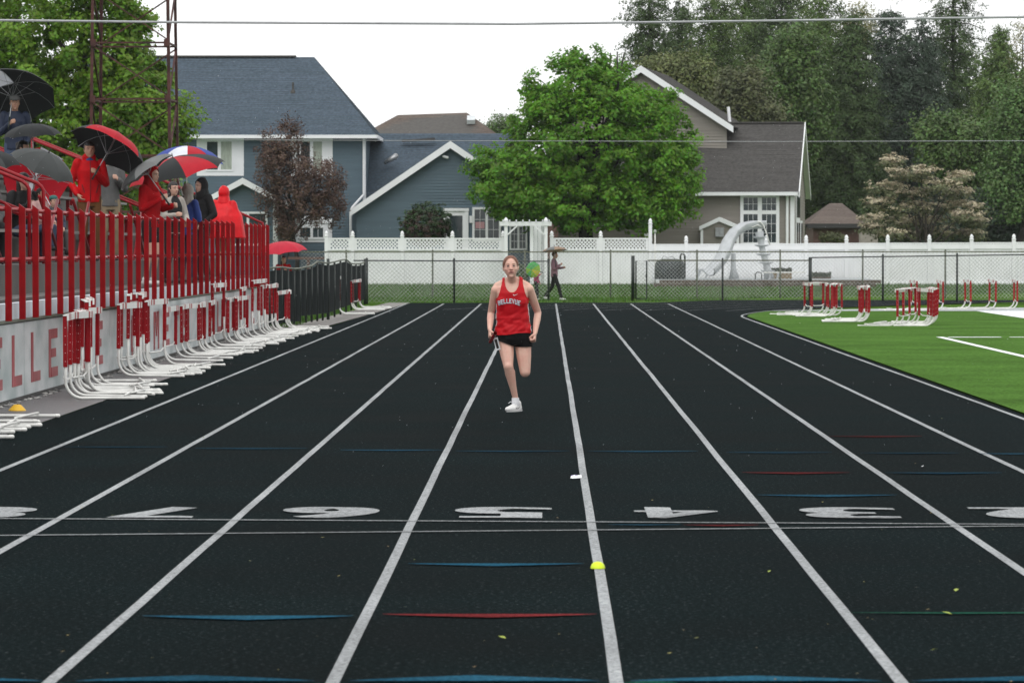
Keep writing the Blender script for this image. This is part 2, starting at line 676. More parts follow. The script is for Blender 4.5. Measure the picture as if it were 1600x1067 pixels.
# grass blades on the bank and beside the path
rs = np.random.RandomState(3)
n = 60000
x = rs.uniform(-11, 21, n)
y = 108.4 + 31.4 * rs.rand(n) ** 0.8
keep = np.array([not (math.hypot(a - BCX, b - Y0) < ro + 0.05 and b > Y0) for a, b in zip(x, y)])
x, y = x[keep], y[keep]
x2 = rs.uniform(-6.3, -4.9, 2500)
y2 = rs.uniform(74.5, 107, 2500)
k2 = x2 < -5.15
x, y = np.concatenate([x, x2[k2]]), np.concatenate([y, y2[k2]])
n = len(x)
z = np.array([lawn_z(b) for b in y]) - 0.02
h = rs.uniform(0.05, 0.13, n)
ang = rs.uniform(0, 6.28, n)
w = 0.02
vv = np.zeros((n, 3, 3), np.float32)
vv[:, 0] = np.stack([x - w * np.cos(ang), y - w * np.sin(ang), z], 1)
vv[:, 1] = np.stack([x + w * np.cos(ang), y + w * np.sin(ang), z], 1)
vv[:, 2] = np.stack([x + rs.uniform(-.05, .05, n), y + rs.uniform(-.05, .05, n), z + h], 1)
m_grass = M('grass_blade', (0.055, 0.125, 0.014), 0.6, 0.3, 0.8, coords='World', island=0.35, translucent=0.2)
g = arrays_mesh('grass', vv.reshape(-1, 3), 3, m_grass)
tag(g, 'short green grass growing on the bank behind the bend', 'grass', None, 'stuff')
# ================================================================== LEFT: STAND, WALL, RAILING
WX, WZ = -5.58, 0.85
YA, YB = 30.0, 73.8
m_panel = M('stained_white_panel', (0.38, 0.45, 0.45), 0.4, 0.1, 1.5, col2=(0.66, 0.68, 0.69), stretch=(1, 0.9, 1.8), detail=9, coords='World', spec=0.5)
m_conc = M('grey_concrete', (0.068, 0.065, 0.060), 0.55, 0.3, 1.6, bump=0.3, coords='World')
m_conc2 = M('pale_kerb_paint', (0.58, 0.63, 0.68), 0.5, 0.1, 3.0, coords='World')
m_letter = M('faded_red_lettering', (0.25, 0.018, 0.026), 0.45, 0.1, 2.2, col2=(0.40, 0.06, 0.07), coords='World', detail=8)
m_plank = M('weathered_plank', (0.20, 0.195, 0.185), 0.6, 0.2, 3.0, stretch=(1, 0.1, 1))

wall = thing('retaining_wall', 'low white panelled wall below the stand with large red letters BELLEVUE', 'wall', (WX, YA, 0))
mb = MB()
mb.span(WX - 0.30, WX - 0.03, YA, YB, 0, WZ - 0.005)
mb.build('wall_core', m_conc, wall)
joints = [31.75 + 3.85 * k for k in range(11)] + [YB]
joints = [YA] + joints
for a, b in zip(joints[:-1], joints[1:]):
    mb = MB()
    mb.span(WX - 0.03, WX, a + 0.012, b - 0.012, 0.05, WZ - 0.02)
    mb.build('panel', m_panel, wall)
mb = MB()
mb.span(WX - 0.30, WX + 0.02, YA, YB, WZ - 0.005, WZ + 0.02)
mb.build('coping', m_galv, wall)

GLY = {  # strokes of each block letter as quads in a unit cell
    'B': [(0, 0, .25, 1), (.25, .8, .8, 1), (.25, .42, .8, .6), (.25, 0, .8, .2), (.75, .55, 1, .88), (.75, .12, 1, .47)],
    'E': [(0, 0, .25, 1), (.25, .8, 1, 1), (.25, .41, .8, .59), (.25, 0, 1, .2)],
    'L': [(0, 0, .25, 1), (.25, 0, 1, .2)],
    'U': [(0, .12, .25, 1), (.75, .12, 1, 1), (.1, 0, .9, .2)],
    'C': [(0, .1, .25, .9), (.1, .8, 1, 1), (.1, 0, 1, .2), (.78, .2, 1, .34), (.78, .66, 1, .8)],
    'O': [(0, .1, .25, .9), (.75, .1, 1, .9), (.1, .8, .9, 1), (.1, 0, .9, .2)],
    'T': [(0, .8, 1, 1), (.375, 0, .625, .8)],
    'S': [(0, .5, .25, .9), (.1, .8, 1, 1), (.1, .41, .9, .59), (.75, .1, 1, .5), (0, 0, .9, .2)],
    'M': [(0, 0, .22, 1), (.78, 0, 1, 1), 'd0.22,1,0.40,1,0.56,.35,0.44,.35', 'd0.60,1,0.78,1,0.56,.35,0.44,.35'],
    'V': ['d0,1,.26,1,.6,0,.4,0', 'd.74,1,1,1,.6,0,.4,0'],
    'I': [(0.3, 0, .7, 1)],
}


def glyph(ch):
    out = []
    for q in GLY[ch]:
        if isinstance(q, str):
            c = [float(t) for t in q[1:].split(',')]
            out.append([(c[0], c[1]), (c[2], c[3]), (c[4], c[5]), (c[6], c[7])])
        else:
            x0, y0, x1, y1 = q
            out.append([(x0, y0), (x1, y0), (x1, y1), (x0, y1)])
    return out


def wall_word(word, ystart, pitch=1.43, wd=0.72, z0=0.17, ht=0.54):
    for k, ch in enumerate(word):
        if ch == ' ':
            continue
        mb = MB()
        for j, q in enumerate(glyph(ch)):
            d = 0.0015 * j
            mb.prism([(WX + 0.001, ystart + k * pitch + u * wd, z0 + v * ht) for u, v in q], (0.004 + d, 0, 0))
        mb.build('letter', m_letter, wall)


wall_word('BELLEVUE', 35.67)
wall_word('COMETS', 49.6)
wall_word('BELLEVUE', 59.75)

# crumbly base of the wall
rs = np.random.RandomState(8)
mb = MB()
for k in range(420):
    yy = YA + (YB - YA) * (rs.rand() ** 1.2)
    s = rs.uniform(0.008, 0.028)
    mb.sphere((WX + rs.uniform(0.0, 0.13), yy, 0.008 + s * 0.2), (s * 1.2, s, s * 0.5), 6, 4)
o = mb.build('rubble', M('pale_rubble', (0.30, 0.29, 0.28), 0.7, 0.4, 20, coords='World', island=0.5))
tag(o, 'crumbled stones and grit along the foot of the white wall', 'rubble', None, 'stuff')

# ---- railing of red pickets
rail = thing('picket_railing', 'red metal picket railing along the front of the stand', 'railing', (WX + 0.035, YA, WZ))
pk = MB()
pz0, pz1 = WZ + 0.02, 2.04
xw, yw = 0.066, 0.045
vsx = [(-xw / 2, -yw / 2), (xw / 2, -yw / 2), (xw / 2, yw / 2), (-xw / 2, yw / 2)]
pk.add([(x, y, 0) for x, y in vsx] + [(x, y, pz1 - pz0 + (0.05 if x < 0 else 0.0)) for x, y in vsx],
       [(3, 2, 1, 0), (4, 5, 6, 7), (0, 1, 5, 4), (1, 2, 6, 5), (2, 3, 7, 6), (3, 0, 4, 7)])
pme = pk.mesh('picket', m_red)
yy = 31.0
while yy < YB + 0.1:
    o = bpy.data.objects.new('picket', pme)
    C.objects.link(o)
    o.parent = rail
    o.location = (0, yy - YA, pz0 - WZ)
    yy += 1.012
for z in (2.025, 1.50):
    mb = MB()
    mb.tube([(WX - 0.024, 30.6, z), (WX - 0.024, 52, z), (WX - 0.024, YB, z)], 0.024, 8)
    mb.build('rail', m_wetrail, rail, smooth=True)

# ---- stand
WALK = 1.06
mb = MB()
mb.span(-6.42, WX - 0.31, YA, YB, 0, WALK)
struct('walkway', mb, m_conc, 'grey concrete walkway along the foot of the stand')
mb = MB()
for k in range(11):
    a, b = joints[k], joints[k + 1]
    mb.span(WX - 0.14, WX - 0.045, a + 0.006, b - 0.006, WZ + 0.021, WZ + 0.19)
o = mb.build('kerb', m_conc2)
o['kind'] = 'structure'
o['label'] = 'pale painted kerb behind the red pickets'

stand = thing('grandstand', 'concrete tiered stand with weathered bench planks', 'grandstand', (-8.5, YA, 0))
NT = 6
TX = [-6.40 - 0.74 * k for k in range(NT + 1)]
TZ = [1.42 + 0.32 * k for k in range(NT)]
for k in range(NT):
    mb = MB()
    mb.span(TX[k + 1], TX[k] - (0.002 if k else 0), YA, YB - 0.1, 0, TZ[k])
    mb.build('tier', m_conc, stand)
for k in range(NT):
    for (a, b) in ((30.5, 45.2), (46.9, 65.8), (67.5, 73.4)):
        mb = MB()
        xb = TX[k + 1] + 0.16
        mb.span(xb - 0.15, xb + 0.13, a, b, TZ[k] + 0.40, TZ[k] + 0.44)
        bench = mb.build('bench', m_plank, stand)
        y = a + 0.4
        while y < b:
            mb = MB()
            mb.span(xb - 0.03, xb + 0.03, y, y + 0.05, TZ[k], TZ[k] + 0.40)
            mb.build('bench_leg', m_redtube, bench)
            y += 1.8


def handrail(y, x0, x1, label, z0=None, mid=True, post_every=1.5):
    """sloping red pipe rail up the tiers at y from x0 (low end) to x1"""
    zl = lambda x: TZ[0] + (TX[0] - x) * 0.405
    t = thing('handrail', label, 'handrail', (x0, y, TZ[0] if z0 is None else z0), 0, 'red stair handrails')
    top = lambda x: zl(x) + 1.0
    mb = MB()
    mb.tube([(x0, y, TZ[0] if z0 is None else z0), (x0, y, top(x0) - 0.06), (x0 - 0.03, y, top(x0) - 0.01), (x0 - 0.08, y, top(x0 - 0.08)), (x1, y, top(x1))], 0.024, 8)
    mb.build('rail', m_redtube, t, True)
    if mid:
        mb = MB()
        mb.tube([(x0, y, top(x0) - 0.42), (x1, y, top(x1) - 0.42)], 0.022, 8)
        mb.build('rail', m_redtube, t, True)
    x = x0 - post_every
    while x > x1 - 0.1:
        mb = MB()
        k = min(NT - 1, max(0, int((TX[0] - x) / 0.74)))
        mb.tube([(x, y, TZ[k]), (x, y, top(x) - 0.02)], 0.024, 8)
        mb.build('post', m_redtube, t, True)
        x -= post_every
    return t


handrail(45.45, -6.36, -10.6, 'red stair handrail nearest the camera, ending beside the child in pink')
handrail(46.75, -6.36, -10.6, 'second red stair handrail, just beyond the one nearest the camera')
handrail(66.0, -6.36, -10.6, 'red stair handrail rising behind the man in the red jacket')
handrail(67.3, -6.36, -10.6, 'farther of the two red stair handrails behind the man in the red jacket')
t = thing('handrail', 'short red handrail at the far end of the picket railing', 'handrail', (-5.62, 73.45, WALK), 0, 'red stair handrails')
mb = MB()
mb.tube([(-5.64, 73.45, WALK), (-5.64, 73.45, 2.10), (-6.30, 73.45, 2.40), (-8.6, 73.45, 3.35)], 0.028, 8)
mb.build('rail', m_redtube, t, True)
mb = MB()
mb.tube([(-6.34, 73.45, WALK), (-6.34, 73.45, 2.36)], 0.024, 8)
mb.build('post', m_redtube, t, True)
# crossed red bracing seen through the pickets under the far benches
for (yb, lab) in ((39.4, 'crossed red brace frame nearest the left picture edge behind the pickets'), (43.6, 'crossed red brace frame below the nearest handrail behind the pickets'), (49.0, 'crossed red brace frame left of the brown trousers behind the pickets'), (52.4, 'crossed red brace frame right behind the brown trousers'), (59.5, 'crossed red brace frame behind the shorts of the woman in red'), (41.5, 'crossed red brace frame behind the pickets near the camera'), (62.5, 'crossed red brace frame behind the pickets at mid stand')):
    t = thing('brace_frame', lab, 'brace', (-6.6, yb, TZ[0]), 0, 'crossed red brace frames')
    for (ya, yb2, za, zb) in ((yb - 0.9, yb + 0.9, TZ[0], TZ[0] + 0.85), (yb + 0.9, yb - 0.9, TZ[0] + 0.02, TZ[0] + 0.87)):
        mb = MB()
        mb.tube([(-6.55, ya, za), (-6.60, yb2, zb)], 0.022, 8)
        mb.build('brace', m_redtube, t, True)

# ---- light tower of rusty angle steel
m_rust = M('rusty_red_steel', (0.045, 0.014, 0.013), 0.7, 0.4, 3.0, col2=(0.085, 0.026, 0.022), bump=0.3)
TY = 85.0
xa, xb = P(143, 155, TY).x, P(264, 155, TY).x
tw = thing('light_tower', 'rusty red lattice steel tower behind the stand', 'tower', ((xa + xb) / 2, TY + 0.9, 0))
lev = [0.0, 1.15, 2.44, P(200, 243, TY).z, P(200, 155, TY).z, P(200, 67, TY).z]
while lev[-1] < 13:
    lev.append(lev[-1] + 1.28)
tap = lambda z: (z - 5.0) * 0.012
dep = xb - xa


def tc(i, z):
    sx = -1 if i in (0, 3) else 1
    sy = -1 if i in (0, 1) else 1
    cx, cy, hw = (xa + xb) / 2, TY + dep / 2, dep / 2 - tap(z)
    return Vector((cx + sx * hw, cy + sy * hw, z))


for i in range(4):
    mb = MB()
    a, b = tc(i, 0), tc(i, lev[-1])
    sx = 1 if i in (0, 3) else -1
    sy = 1 if i in (0, 1) else -1
    mb.bar(a, b, 0.07, 0.012, (0, 1, 0))
    mb.bar(a + Vector((-0.029 * sx, 0.042 * sy, 0)), b + Vector((-0.029 * sx, 0.042 * sy, 0)), 0.012, 0.07, (0, 1, 0))
    mb.build('leg', m_rust, tw)
for f, (i, j) in enumerate(((0, 1), (1, 2), (2, 3), (3, 0))):
    for k in range(1, len(lev)):
        mb = MB()
        mb.bar(tc(i, lev[k]), tc(j, lev[k]), 0.04, 0.04)
        mb.build('crossbar', m_rust, tw)
    for k in range(len(lev) - 1):
        mb = MB()
        up = (f % 2 == 0)
        off = Vector((0, -0.02, 0)) if f == 0 else Vector((0, 0, 0))
        if up:
            mb.bar(tc(i, lev[k + 1] - 0.06) + off, tc(j, lev[k] + 0.06) + off, 0.045, 0.03)
        else:
            mb.bar(tc(i, lev[k] + 0.06), tc(j, lev[k + 1] - 0.06), 0.04, 0.03)
        mb.build('diagonal', m_rust, tw)
for i in (0, 1):
    for k in (4, 5):
        mb = MB()
        p = tc(i, lev[k])
        mb.box(p + Vector((0.03 if i == 0 else -0.03, -0.055, 0)), (0.13, 0.02, 0.16))
        mb.build('gusset', m_rust, tw)

# ---- dark privacy fence from the stand to the corner post
m_cloth = M('dark_fence_fabric', (0.010, 0.014, 0.0145), 0.85, 0.35, 5.0, bump=0.2, stretch=(1, 1, 0.3), spec=.05)
fpts = [(-5.58, 74.3)] + [(-5.58 + 0.7 * t, 74.3 + 8.3 * t) for t in [k / 10 for k in range(1, 11)]]
f2 = [(-4.88 - 0.24 * (k / 7), 82.6 + 21.6 * (k / 7)) for k in range(1, 8)]
allp = fpts + f2
fn = thing('privacy_fence', 'low dark fence of black posts and charcoal fabric beyond the stand', 'fence', (allp[0][0], allp[0][1], 0))
ftop = lambda i: 1.19 + 0.025 * math.sin(i * 1.1) + (0.10 if 8 <= i <= 13 else 0)
for i, (x, y) in enumerate(allp):
    mb = MB()
    mb.tube([(x, y, 0), (x, y, ftop(i) + (0.1 if i in (10, len(allp) - 1) else 0.0))], 0.035 if i in (10, len(allp) - 1) else 0.024, 8)
    mb.build('post', m_dark, fn, True)
for i in range(len(allp) - 1):
    a, b = allp[i], allp[i + 1]
    d = Vector((b[0] - a[0], b[1] - a[1], 0)).normalized()
    nrm = Vector((d.y, -d.x, 0))
    mb = MB()
    n = 6
    g = []
    for k in range(n + 1):
        t = 0.06 + 0.88 * k / n
        q = Vector((a[0] + (b[0] - a[0]) * t, a[1] + (b[1] - a[1]) * t, 0)) + nrm * (0.025 * math.sin(t * math.pi))
        lo = 0.06 if i < 5 else 0.16
        g.append((q.x, q.y, lo))
        g.append((q.x, q.y, ftop(i) * (1 - t) + ftop(i + 1) * t - 0.05))
    mb.add(g, [(2 * k, 2 * k + 2, 2 * k + 3, 2 * k + 1) for k in range(n)])
    mb.build('fabric_panel', m_cloth, fn)
mb = MB()
mb.tube([(x, y, ftop(i)) for i, (x, y) in enumerate(allp)], 0.020, 8)
mb.build('top_rail', m_galv, fn, True)

# ---- hurdles
m_board = M('hurdle_board_white', (0.74, 0.74, 0.72), 0.4, 0.08, 6)
m_stripe = M('hurdle_stripe_red', (0.36, 0.03, 0.04), 0.4, 0.15, 6)
m_sleeve = M('hurdle_sleeve_red', (0.27, 0.004, 0.009), 0.42, 0.18, 4.0, coords='World', spec=0.18)
m_rubber = M('rubber_foot', (0.02, 0.02, 0.02), 0.7)
HW = 0.55


def hurdle_proto(h):
    """crossbar along X, legs running to -Y, uprights at y=0"""
    root = thing('hurdle', 'proto', 'hurdle', (0, 0, 0), 0, 'red and white hurdles', local=True)
    for s in (-1, 1):
        lp = MB()
        pts = [(s * HW, 0.012, h - 0.30), (s * HW, 0.012, 0.20)]
        for k in range(1, 8):
            a = R(90 * k / 7)
            pts.append((s * HW, 0.012 - 0.18 * (1 - math.cos(a)), 0.20 - 0.183 * math.sin(a)))
        pts.append((s * HW, -0.80, 0.017))
        lp.tube(pts, 0.0165, 8)
        leg = lp.build('leg', m_tubewhite, root, True)
        fp = MB()
        fp.cap((s * HW, -0.795, 0.0175), (s * HW, -0.815, 0.0175), 0.019)
        fp.build('foot_cap', m_tubewhite, leg, True)
        up = MB()
        up.span(s * HW - 0.023, s * HW + 0.023, -0.008, 0.036, h - 0.56, h - 0.02)
        sl = up.build('upright', m_sleeve, root)
        hb = MB()
        for k in range(5):
            hb.box((s * HW, -0.0085, h - 0.50 + k * 0.09), (0.007, 0.003, 0.007))
            hb.box((s * HW + s * 0.0235, 0.012, h - 0.50 + k * 0.09), (0.003, 0.007, 0.007))
        hb.build('adjuster_holes', m_tubewhite, sl, kind='stuff')
    bd = MB()
    xs = [-0.595, -0.545, -0.47, -0.40, -0.30, -0.22, 0.22, 0.30, 0.40, 0.47, 0.545, 0.595]
    for k in range(len(xs) - 1):
        bd.span(xs[k], xs[k + 1], -0.030, -0.010, h - 0.065, h + 0.008, mi=(k % 2) if k != 5 else 0)
    bd.span(-0.585, 0.585, -0.0095, 0.034, h - 0.016, h - 0.004, mi=0)
    bd.build('crossbar', [m_board, m_stripe], root)
    br = MB()
    br.tube([(-HW, -0.62, 0.046), (HW, -0.62, 0.046)], 0.012, 8)
    br.build('brace', m_tubewhite, root, True)
    b2 = MB()
    b2.tube([(-HW, 0.03, 0.24), (-HW * 0.6, 0.03, 0.20), (HW * 0.6, 0.03, 0.20), (HW, 0.03, 0.24)], 0.011, 8)
    b2.build('brace', m_tubewhite, root, True)
    return root


HP = {h: hurdle_proto(h) for h in (0.76, 0.91, 1.02)}
HUSED = set()
# counted from the camera
ORD = ['first', 'second', 'third', 'fourth', 'fifth', 'sixth', 'seventh', 'eighth', 'ninth']


rnd = random.Random(4)


def put_hurdle(h, x, y, rz, label, group, tilt=0):
    o = HP[h] if h not in HUSED else copy_tree(HP[h])
    HUSED.add(h)
    o.location = (x, y, 0.008)
    o.rotation_euler = (R(rnd.uniform(-.4, .8)), R(rnd.uniform(-.5, .5)), R(rz + rnd.uniform(-3, 3)))
    o['label'] = label
    o['group'] = group


rnd = random.Random(4)


def row(where, group, lst, base):
    for k, (h, x, y, da) in enumerate(lst):
        lab = f"{ORD[k]} hurdle in the {where}" if len(lst) > 1 else f"hurdle {where}"
        put_hurdle(h, x, y, base + da, lab, group)


GW, GT = 'hurdles leaning in stacks along the stand wall', 'hurdles standing on and behind the turf'
row('stack lying half out of frame beside the yellow cone', GW, [(0.76, -5.38, 31.9, 3), (0.76, -5.42, 32.8, -4), (0.76, -5.50, 33.7, 2), (0.76, -5.50, 34.7, -2)], 90)
row('stack against the wall nearest the picture edge', GW,
    [(0.91, -5.14, 39.95, 4), (0.91, -5.12, 40.55, -5), (0.91, -5.20, 41.1, 8), (0.91, -5.24, 41.7, 11), (1.02, -5.30, 42.4, 9), (0.91, -5.34, 43.0, -4), (1.02, -5.42, 43.8, 7)], 90)
row('stack between the letters BELLEVUE and COMETS', GW,
    [(0.91, -5.30, 46.9, -5), (1.02, -5.36, 47.4, 4), (0.91, -5.40, 47.9, -4), (1.02, -5.33, 48.4, 10), (1.02, -5.38, 48.9, 3), (0.91, -5.32, 49.4, 6), (0.91, -5.28, 50.1, -5)], 90)
row('against the wall covering the letters of COMETS', GW, [(0.76, -5.42, 53.3, -2)], 90)
row('close stack of low hurdles past the single one', GW, [(0.76, -5.42, 55.5, 2), (0.76, -5.36, 56.1, -3), (0.76, -5.30, 56.9, 3), (0.76, -5.36, 57.7, 1)], 90)
row('between two wall stacks beside a red letter E', GW, [(0.76, -5.38, 59.5, 3)], 90)
row('long wall stack before the end of the pickets', GW,
    [(1.02, -5.42, 61.2, -2), (0.76, -5.33, 61.9, 3), (0.76, -5.38, 62.6, -2), (0.76, -5.31, 63.3, 4), (0.76, -5.38, 64.0, 1), (0.76, -5.32, 64.7, -3), (0.91, -5.38, 65.6, 2)], 90)
row('stack where the wall meets the dark fence', GW,
    [(1.02, -5.32, 67.6, 2), (1.02, -5.26, 68.5, -3), (0.91, -5.30, 69.4, 3), (0.91, -5.22, 70.3, -2), (0.91, -5.25, 71.3, 3), (0.76, -5.18, 72.4, -2), (0.76, -5.14, 73.7, 3)], 90)
row('standing alone by the tall post of the dark fence', GW, [(0.91, -4.97, 88.9, 2)], 90)
row('low stack on the gravel by the dark fence corner', GW, [(0.76, -4.98, 94.6, 3), (0.76, -4.95, 96.4, -3), (0.76, -4.96, 98.2, 2)], 90)
row('pair with angled crossbars nearest the track bend on the turf', GT, [(0.76, 6.24, 88.4, 8), (0.76, 6.52, 89.4, -18)], -90)
row('tight turf stack right of the angled pair', GT, [(0.76, 6.70, 86.4, -8), (0.76, 6.78, 87.0, -3), (0.76, 6.88, 87.6, 3), (0.76, 6.66, 87.9, -4)], -90)
row('tight turf stack of five in the middle', GT, [(0.76, 6.80, 80.2, -2), (0.76, 6.90, 80.6, 3), (0.76, 6.96, 81.2, -3), (0.76, 7.05, 81.8, 2), (0.76, 7.16, 82.4, -3)], -90)
row('pair with slanted boards at the left of the largest turf stack', GT, [(0.76, 7.35, 76.3, -16), (0.76, 7.62, 77.8, -20)], -90)
row('largest turf stack near the white corner line', GT, [(0.76, 7.80, 76.2, 12), (0.76, 7.95, 76.7, -3), (0.76, 8.02, 77.2, 2), (0.76, 8.12, 77.8, -8), (0.76, 8.20, 78.5, 4)], -90)
row('on the pale strip behind the largest turf stack, showing at its left', GT, [(0.76, 9.42, 95.0, 0)], -90)
row('on the pale strip behind the largest turf stack, showing at its right', GT, [(0.76, 10.12, 95.2, 0)], -90)
row('on the pale strip, left of the three spaced out at right', GT, [(0.76, 10.98, 96.6, 0)], -90)
row('on the pale strip, middle of the three spaced out at right', GT, [(0.76, 11.62, 96.6, 0)], -90)
row('on the pale strip, last of the three by the picture edge', GT, [(0.76, 12.22, 96.6, 0)], -90)
# ================================================================== FENCES
FZ = 111.5


def chain_fence(name, label, pts, tops, postx, mesh_mat, rail_mat, post_mat, pr=0.03, heavy=(), dia=0.12, label_group=None):
    """pts: (x, y) ends; tops: top height at each end; postx: x of the posts"""
    (x0, y0), (x1, y1) = pts
    t = thing(name, label, 'fence', (x0, y0, 0), 0, label_group)
    top = lambda x: tops[0] + (tops[1] - tops[0]) * (x - x0) / (x1 - x0)
    yy = lambda x: y0 + (y1 - y0) * (x - x0) / (x1 - x0)
    for k, x in enumerate(postx):
        mb = MB()
        r = pr * (1.7 if k in heavy else 1)
        mb.tube([(x, yy(x), 0), (x, yy(x), top(x) + (0.10 if k in heavy else 0.05))], r, 8)
        mb.cap((x, yy(x), top(x) + 0.05), (x, yy(x), top(x) + 0.07), r * 1.1, r * 0.5, 8)
        mb.build('post', post_mat, t, True)
    mb = MB()
    mb.tube([(x0, y0, tops[0]), ((x0 + x1) / 2, (y0 + y1) / 2, (tops[0] + tops[1]) / 2), (x1, y1, tops[1])], 0.021, 6)
    mb.build('top_rail', rail_mat, t, True)
    mb = MB()
    L_ = x1 - x0
    H = min(tops)
    n = int((L_ + H) / dia)
    for k in range(n):
        for sgn in (1, -1):
            if sgn > 0:
                a, b = x0 - H + k * dia, x0 + k * dia
                za, zb = 0.04, H + 0.03
            else:
                a, b = x0 - H + k * dia, x0 + k * dia
                za, zb = H + 0.03, 0.04
            ca, cb = max(a, x0), min(b, x1)
            if cb - ca < 0.02:
                continue
            f = lambda x: za + (zb - za) * (x - a) / (b - a)
            mb.bar((ca, yy(ca) - 0.025 + 0.004 * sgn, f(ca)), (cb, yy(cb) - 0.025 + 0.004 * sgn, f(cb)), 0.0052, 0.0052)
    mb.build('wire_mesh', mesh_mat, t, kind='stuff')
    return t


m_wire = M('fence_wire', (0.48, 0.49, 0.48), 0.45, 0.2, 5)
m_wiredk = M('dark_coated_wire', (0.26, 0.27, 0.26), 0.5, 0.2, 5)
m_moss = M('mossy_rail', (0.075, 0.080, 0.030), 0.6, 0.35, 4)
X = lambda px, Y: P(px, 420, Y).x
chain_fence('chain_link_fence', 'black chain link fence from the dark fence corner to the path opening', [(X(572, FZ), FZ - 7.0), (X(857, FZ), FZ)], (1.24, 1.19),
            [X(572, FZ - 7), X(714, FZ), X(857, FZ)], m_wiredk, m_dark, m_dark, 0.035)
chain_fence('chain_link_fence', 'black chain link fence from the small gate to the thick post', [(X(1012, FZ), FZ), (X(1266, FZ), FZ)], (1.215, 1.215),
            [X(1129, FZ), X(1266, FZ)], m_wiredk, m_moss, m_dark, 0.03, heavy=(1,))
chain_fence('chain_link_fence', 'taller black chain link fence right of the thick post behind the hurdles', [(X(1268, FZ), FZ + 0.1), (X(1730, FZ), FZ + 0.1)], (1.30, 1.42),
            [X(1380, FZ), X(1496, FZ), X(1612, FZ)], m_wiredk, m_dark, m_dark, 0.032)
chain_fence('chain_link_fence', 'long mossy railed chain link fence on grey posts behind the black ones', [(X(470, 115.5), 115.5), (X(1740, 115.5), 115.5)], (1.46, 1.47),
            [X(p, 115.5) for p in (541, 676, 820, 954, 1089, 1219, 1348, 1477, 1607)], m_wire, m_moss, m_galv, 0.028)
# small gate
gx0, gx1 = X(989, FZ), X(1012, FZ)
t = thing('fence_gate', 'narrow black chain link gate hung on a tall post', 'gate', (gx0, FZ, 0))
mb = MB()
mb.tube([(gx0, FZ, 0), (gx0, FZ, 1.36)], 0.055, 10)
mb.build('gate_post', m_dark, t, True)
mb = MB()
a, b = gx0 + 0.09, gx1 - 0.03
mb.tube([(a, FZ, 0.06), (a, FZ, 1.2), (b, FZ, 1.2), (b, FZ, 0.06), (a, FZ, 0.06)], 0.024, 8)
mb.build('gate_frame', m_dark, t, True)
mb = MB()
for k in range(9):
    z = 0.1 + k * 0.12
    mb.bar((a, FZ - 0.01, z), (b, FZ - 0.01, min(1.19, z + 0.33)), 0.006)
    mb.bar((a, FZ - 0.014, min(1.19, z + 0.33)), (b, FZ - 0.014, z), 0.006)
mb.build('wire_mesh', m_wiredk, t, kind='stuff')
mb = MB()
mb.box((b - 0.01, FZ - 0.04, 0.75), (0.05, 0.03, 0.12))
mb.build('latch', m_dark, t)

# ---- white vinyl fence
VY = 140.0
VX = lambda px: P(px, 420, VY).x
VZ = lambda py: P(800, py, VY).z
vb = 0.17


def vpost(t, px, ztop, w=0.13):
    x = VX(px)
    mb = MB()
    mb.span(x - w / 2, x + w / 2, VY - w / 2, VY + w / 2, vb, ztop)
    p = mb.build('post', m_vinyl, t)
    mb = MB()
    mb.loft([(x, VY, ztop, .09, .09), (x, VY, ztop + .025, .09, .09), (x, VY, ztop + .05, .05, .05), (x, VY, ztop + .10, .075, .075), (x, VY, ztop + .17, .05, .05), (x, VY, ztop + .21, .01, .01)], 10)
    mb.build('finial', m_vinyl, p, True)


def vboards(t, pxa, pxb, z0, z1, bw=0.098):
    xa_, xb_ = VX(pxa) + 0.066, VX(pxb) - 0.066
    n = max(1, round((xb_ - xa_) / bw))
    w = (xb_ - xa_) / n
    mb = MB()
    for k in range(n):
        x = xa_ + k * w
        mb.add([(x + .010, VY + .012, z0), (x + w - .010, VY + .012, z0), (x + w, VY + .032, z0), (x, VY + .032, z0),
                (x + .010, VY + .012, z1), (x + w - .010, VY + .012, z1), (x + w, VY + .032, z1), (x, VY + .032, z1)],
               [(0, 1, 5, 4), (1, 2, 6, 5), (3, 0, 4, 7), (2, 3, 7, 6), (4, 5, 6, 7), (3, 2, 1, 0)])
    mb.build('boards', m_vinyl, t, kind='stuff')
    return xa_, xb_


def lattice(t, pxa, pxb, z0, z1):
    xa_, xb_ = VX(pxa) + 0.066, VX(pxb) - 0.066
    for (za, zb) in ((z1 - .06, z1), (z0 - 0.02, z0 + .04)):
        mb = MB()
        mb.span(xa_, xb_, VY - .03, VY + .03, za, zb)
        mb.build('rail', m_vinyl, t)
    for (xc, xd) in ((xa_, xa_ + .10), (xb_ - .10, xb_)):
        mb = MB()
        mb.span(xc, xd, VY - .02, VY + .02, z0 + .04, z1 - .06)
        mb.build('stile', m_vinyl, t)
    za, zb, a, b = z0 + .04, z1 - .06, xa_ + .10, xb_ - .10
    H = zb - za
    mb = MB()
    st = 0.135
    n = int((b - a + H) / st) + 1
    for k in range(n):
        for s in (1, -1):
            u0 = a - H + k * st
            u1 = u0 + H
            c0, c1 = max(u0, a), min(u1, b)
            if c1 - c0 < 0.02:
                continue
            f = (lambda x: za + (x - u0)) if s > 0 else (lambda x: zb - (x - u0))
            mb.bar((c0, VY + .006 * s, f(c0)), (c1, VY + .006 * s, f(c1)), 0.011, 0.042)
    mb.build('lattice', m_vinyl, t, kind='stuff')


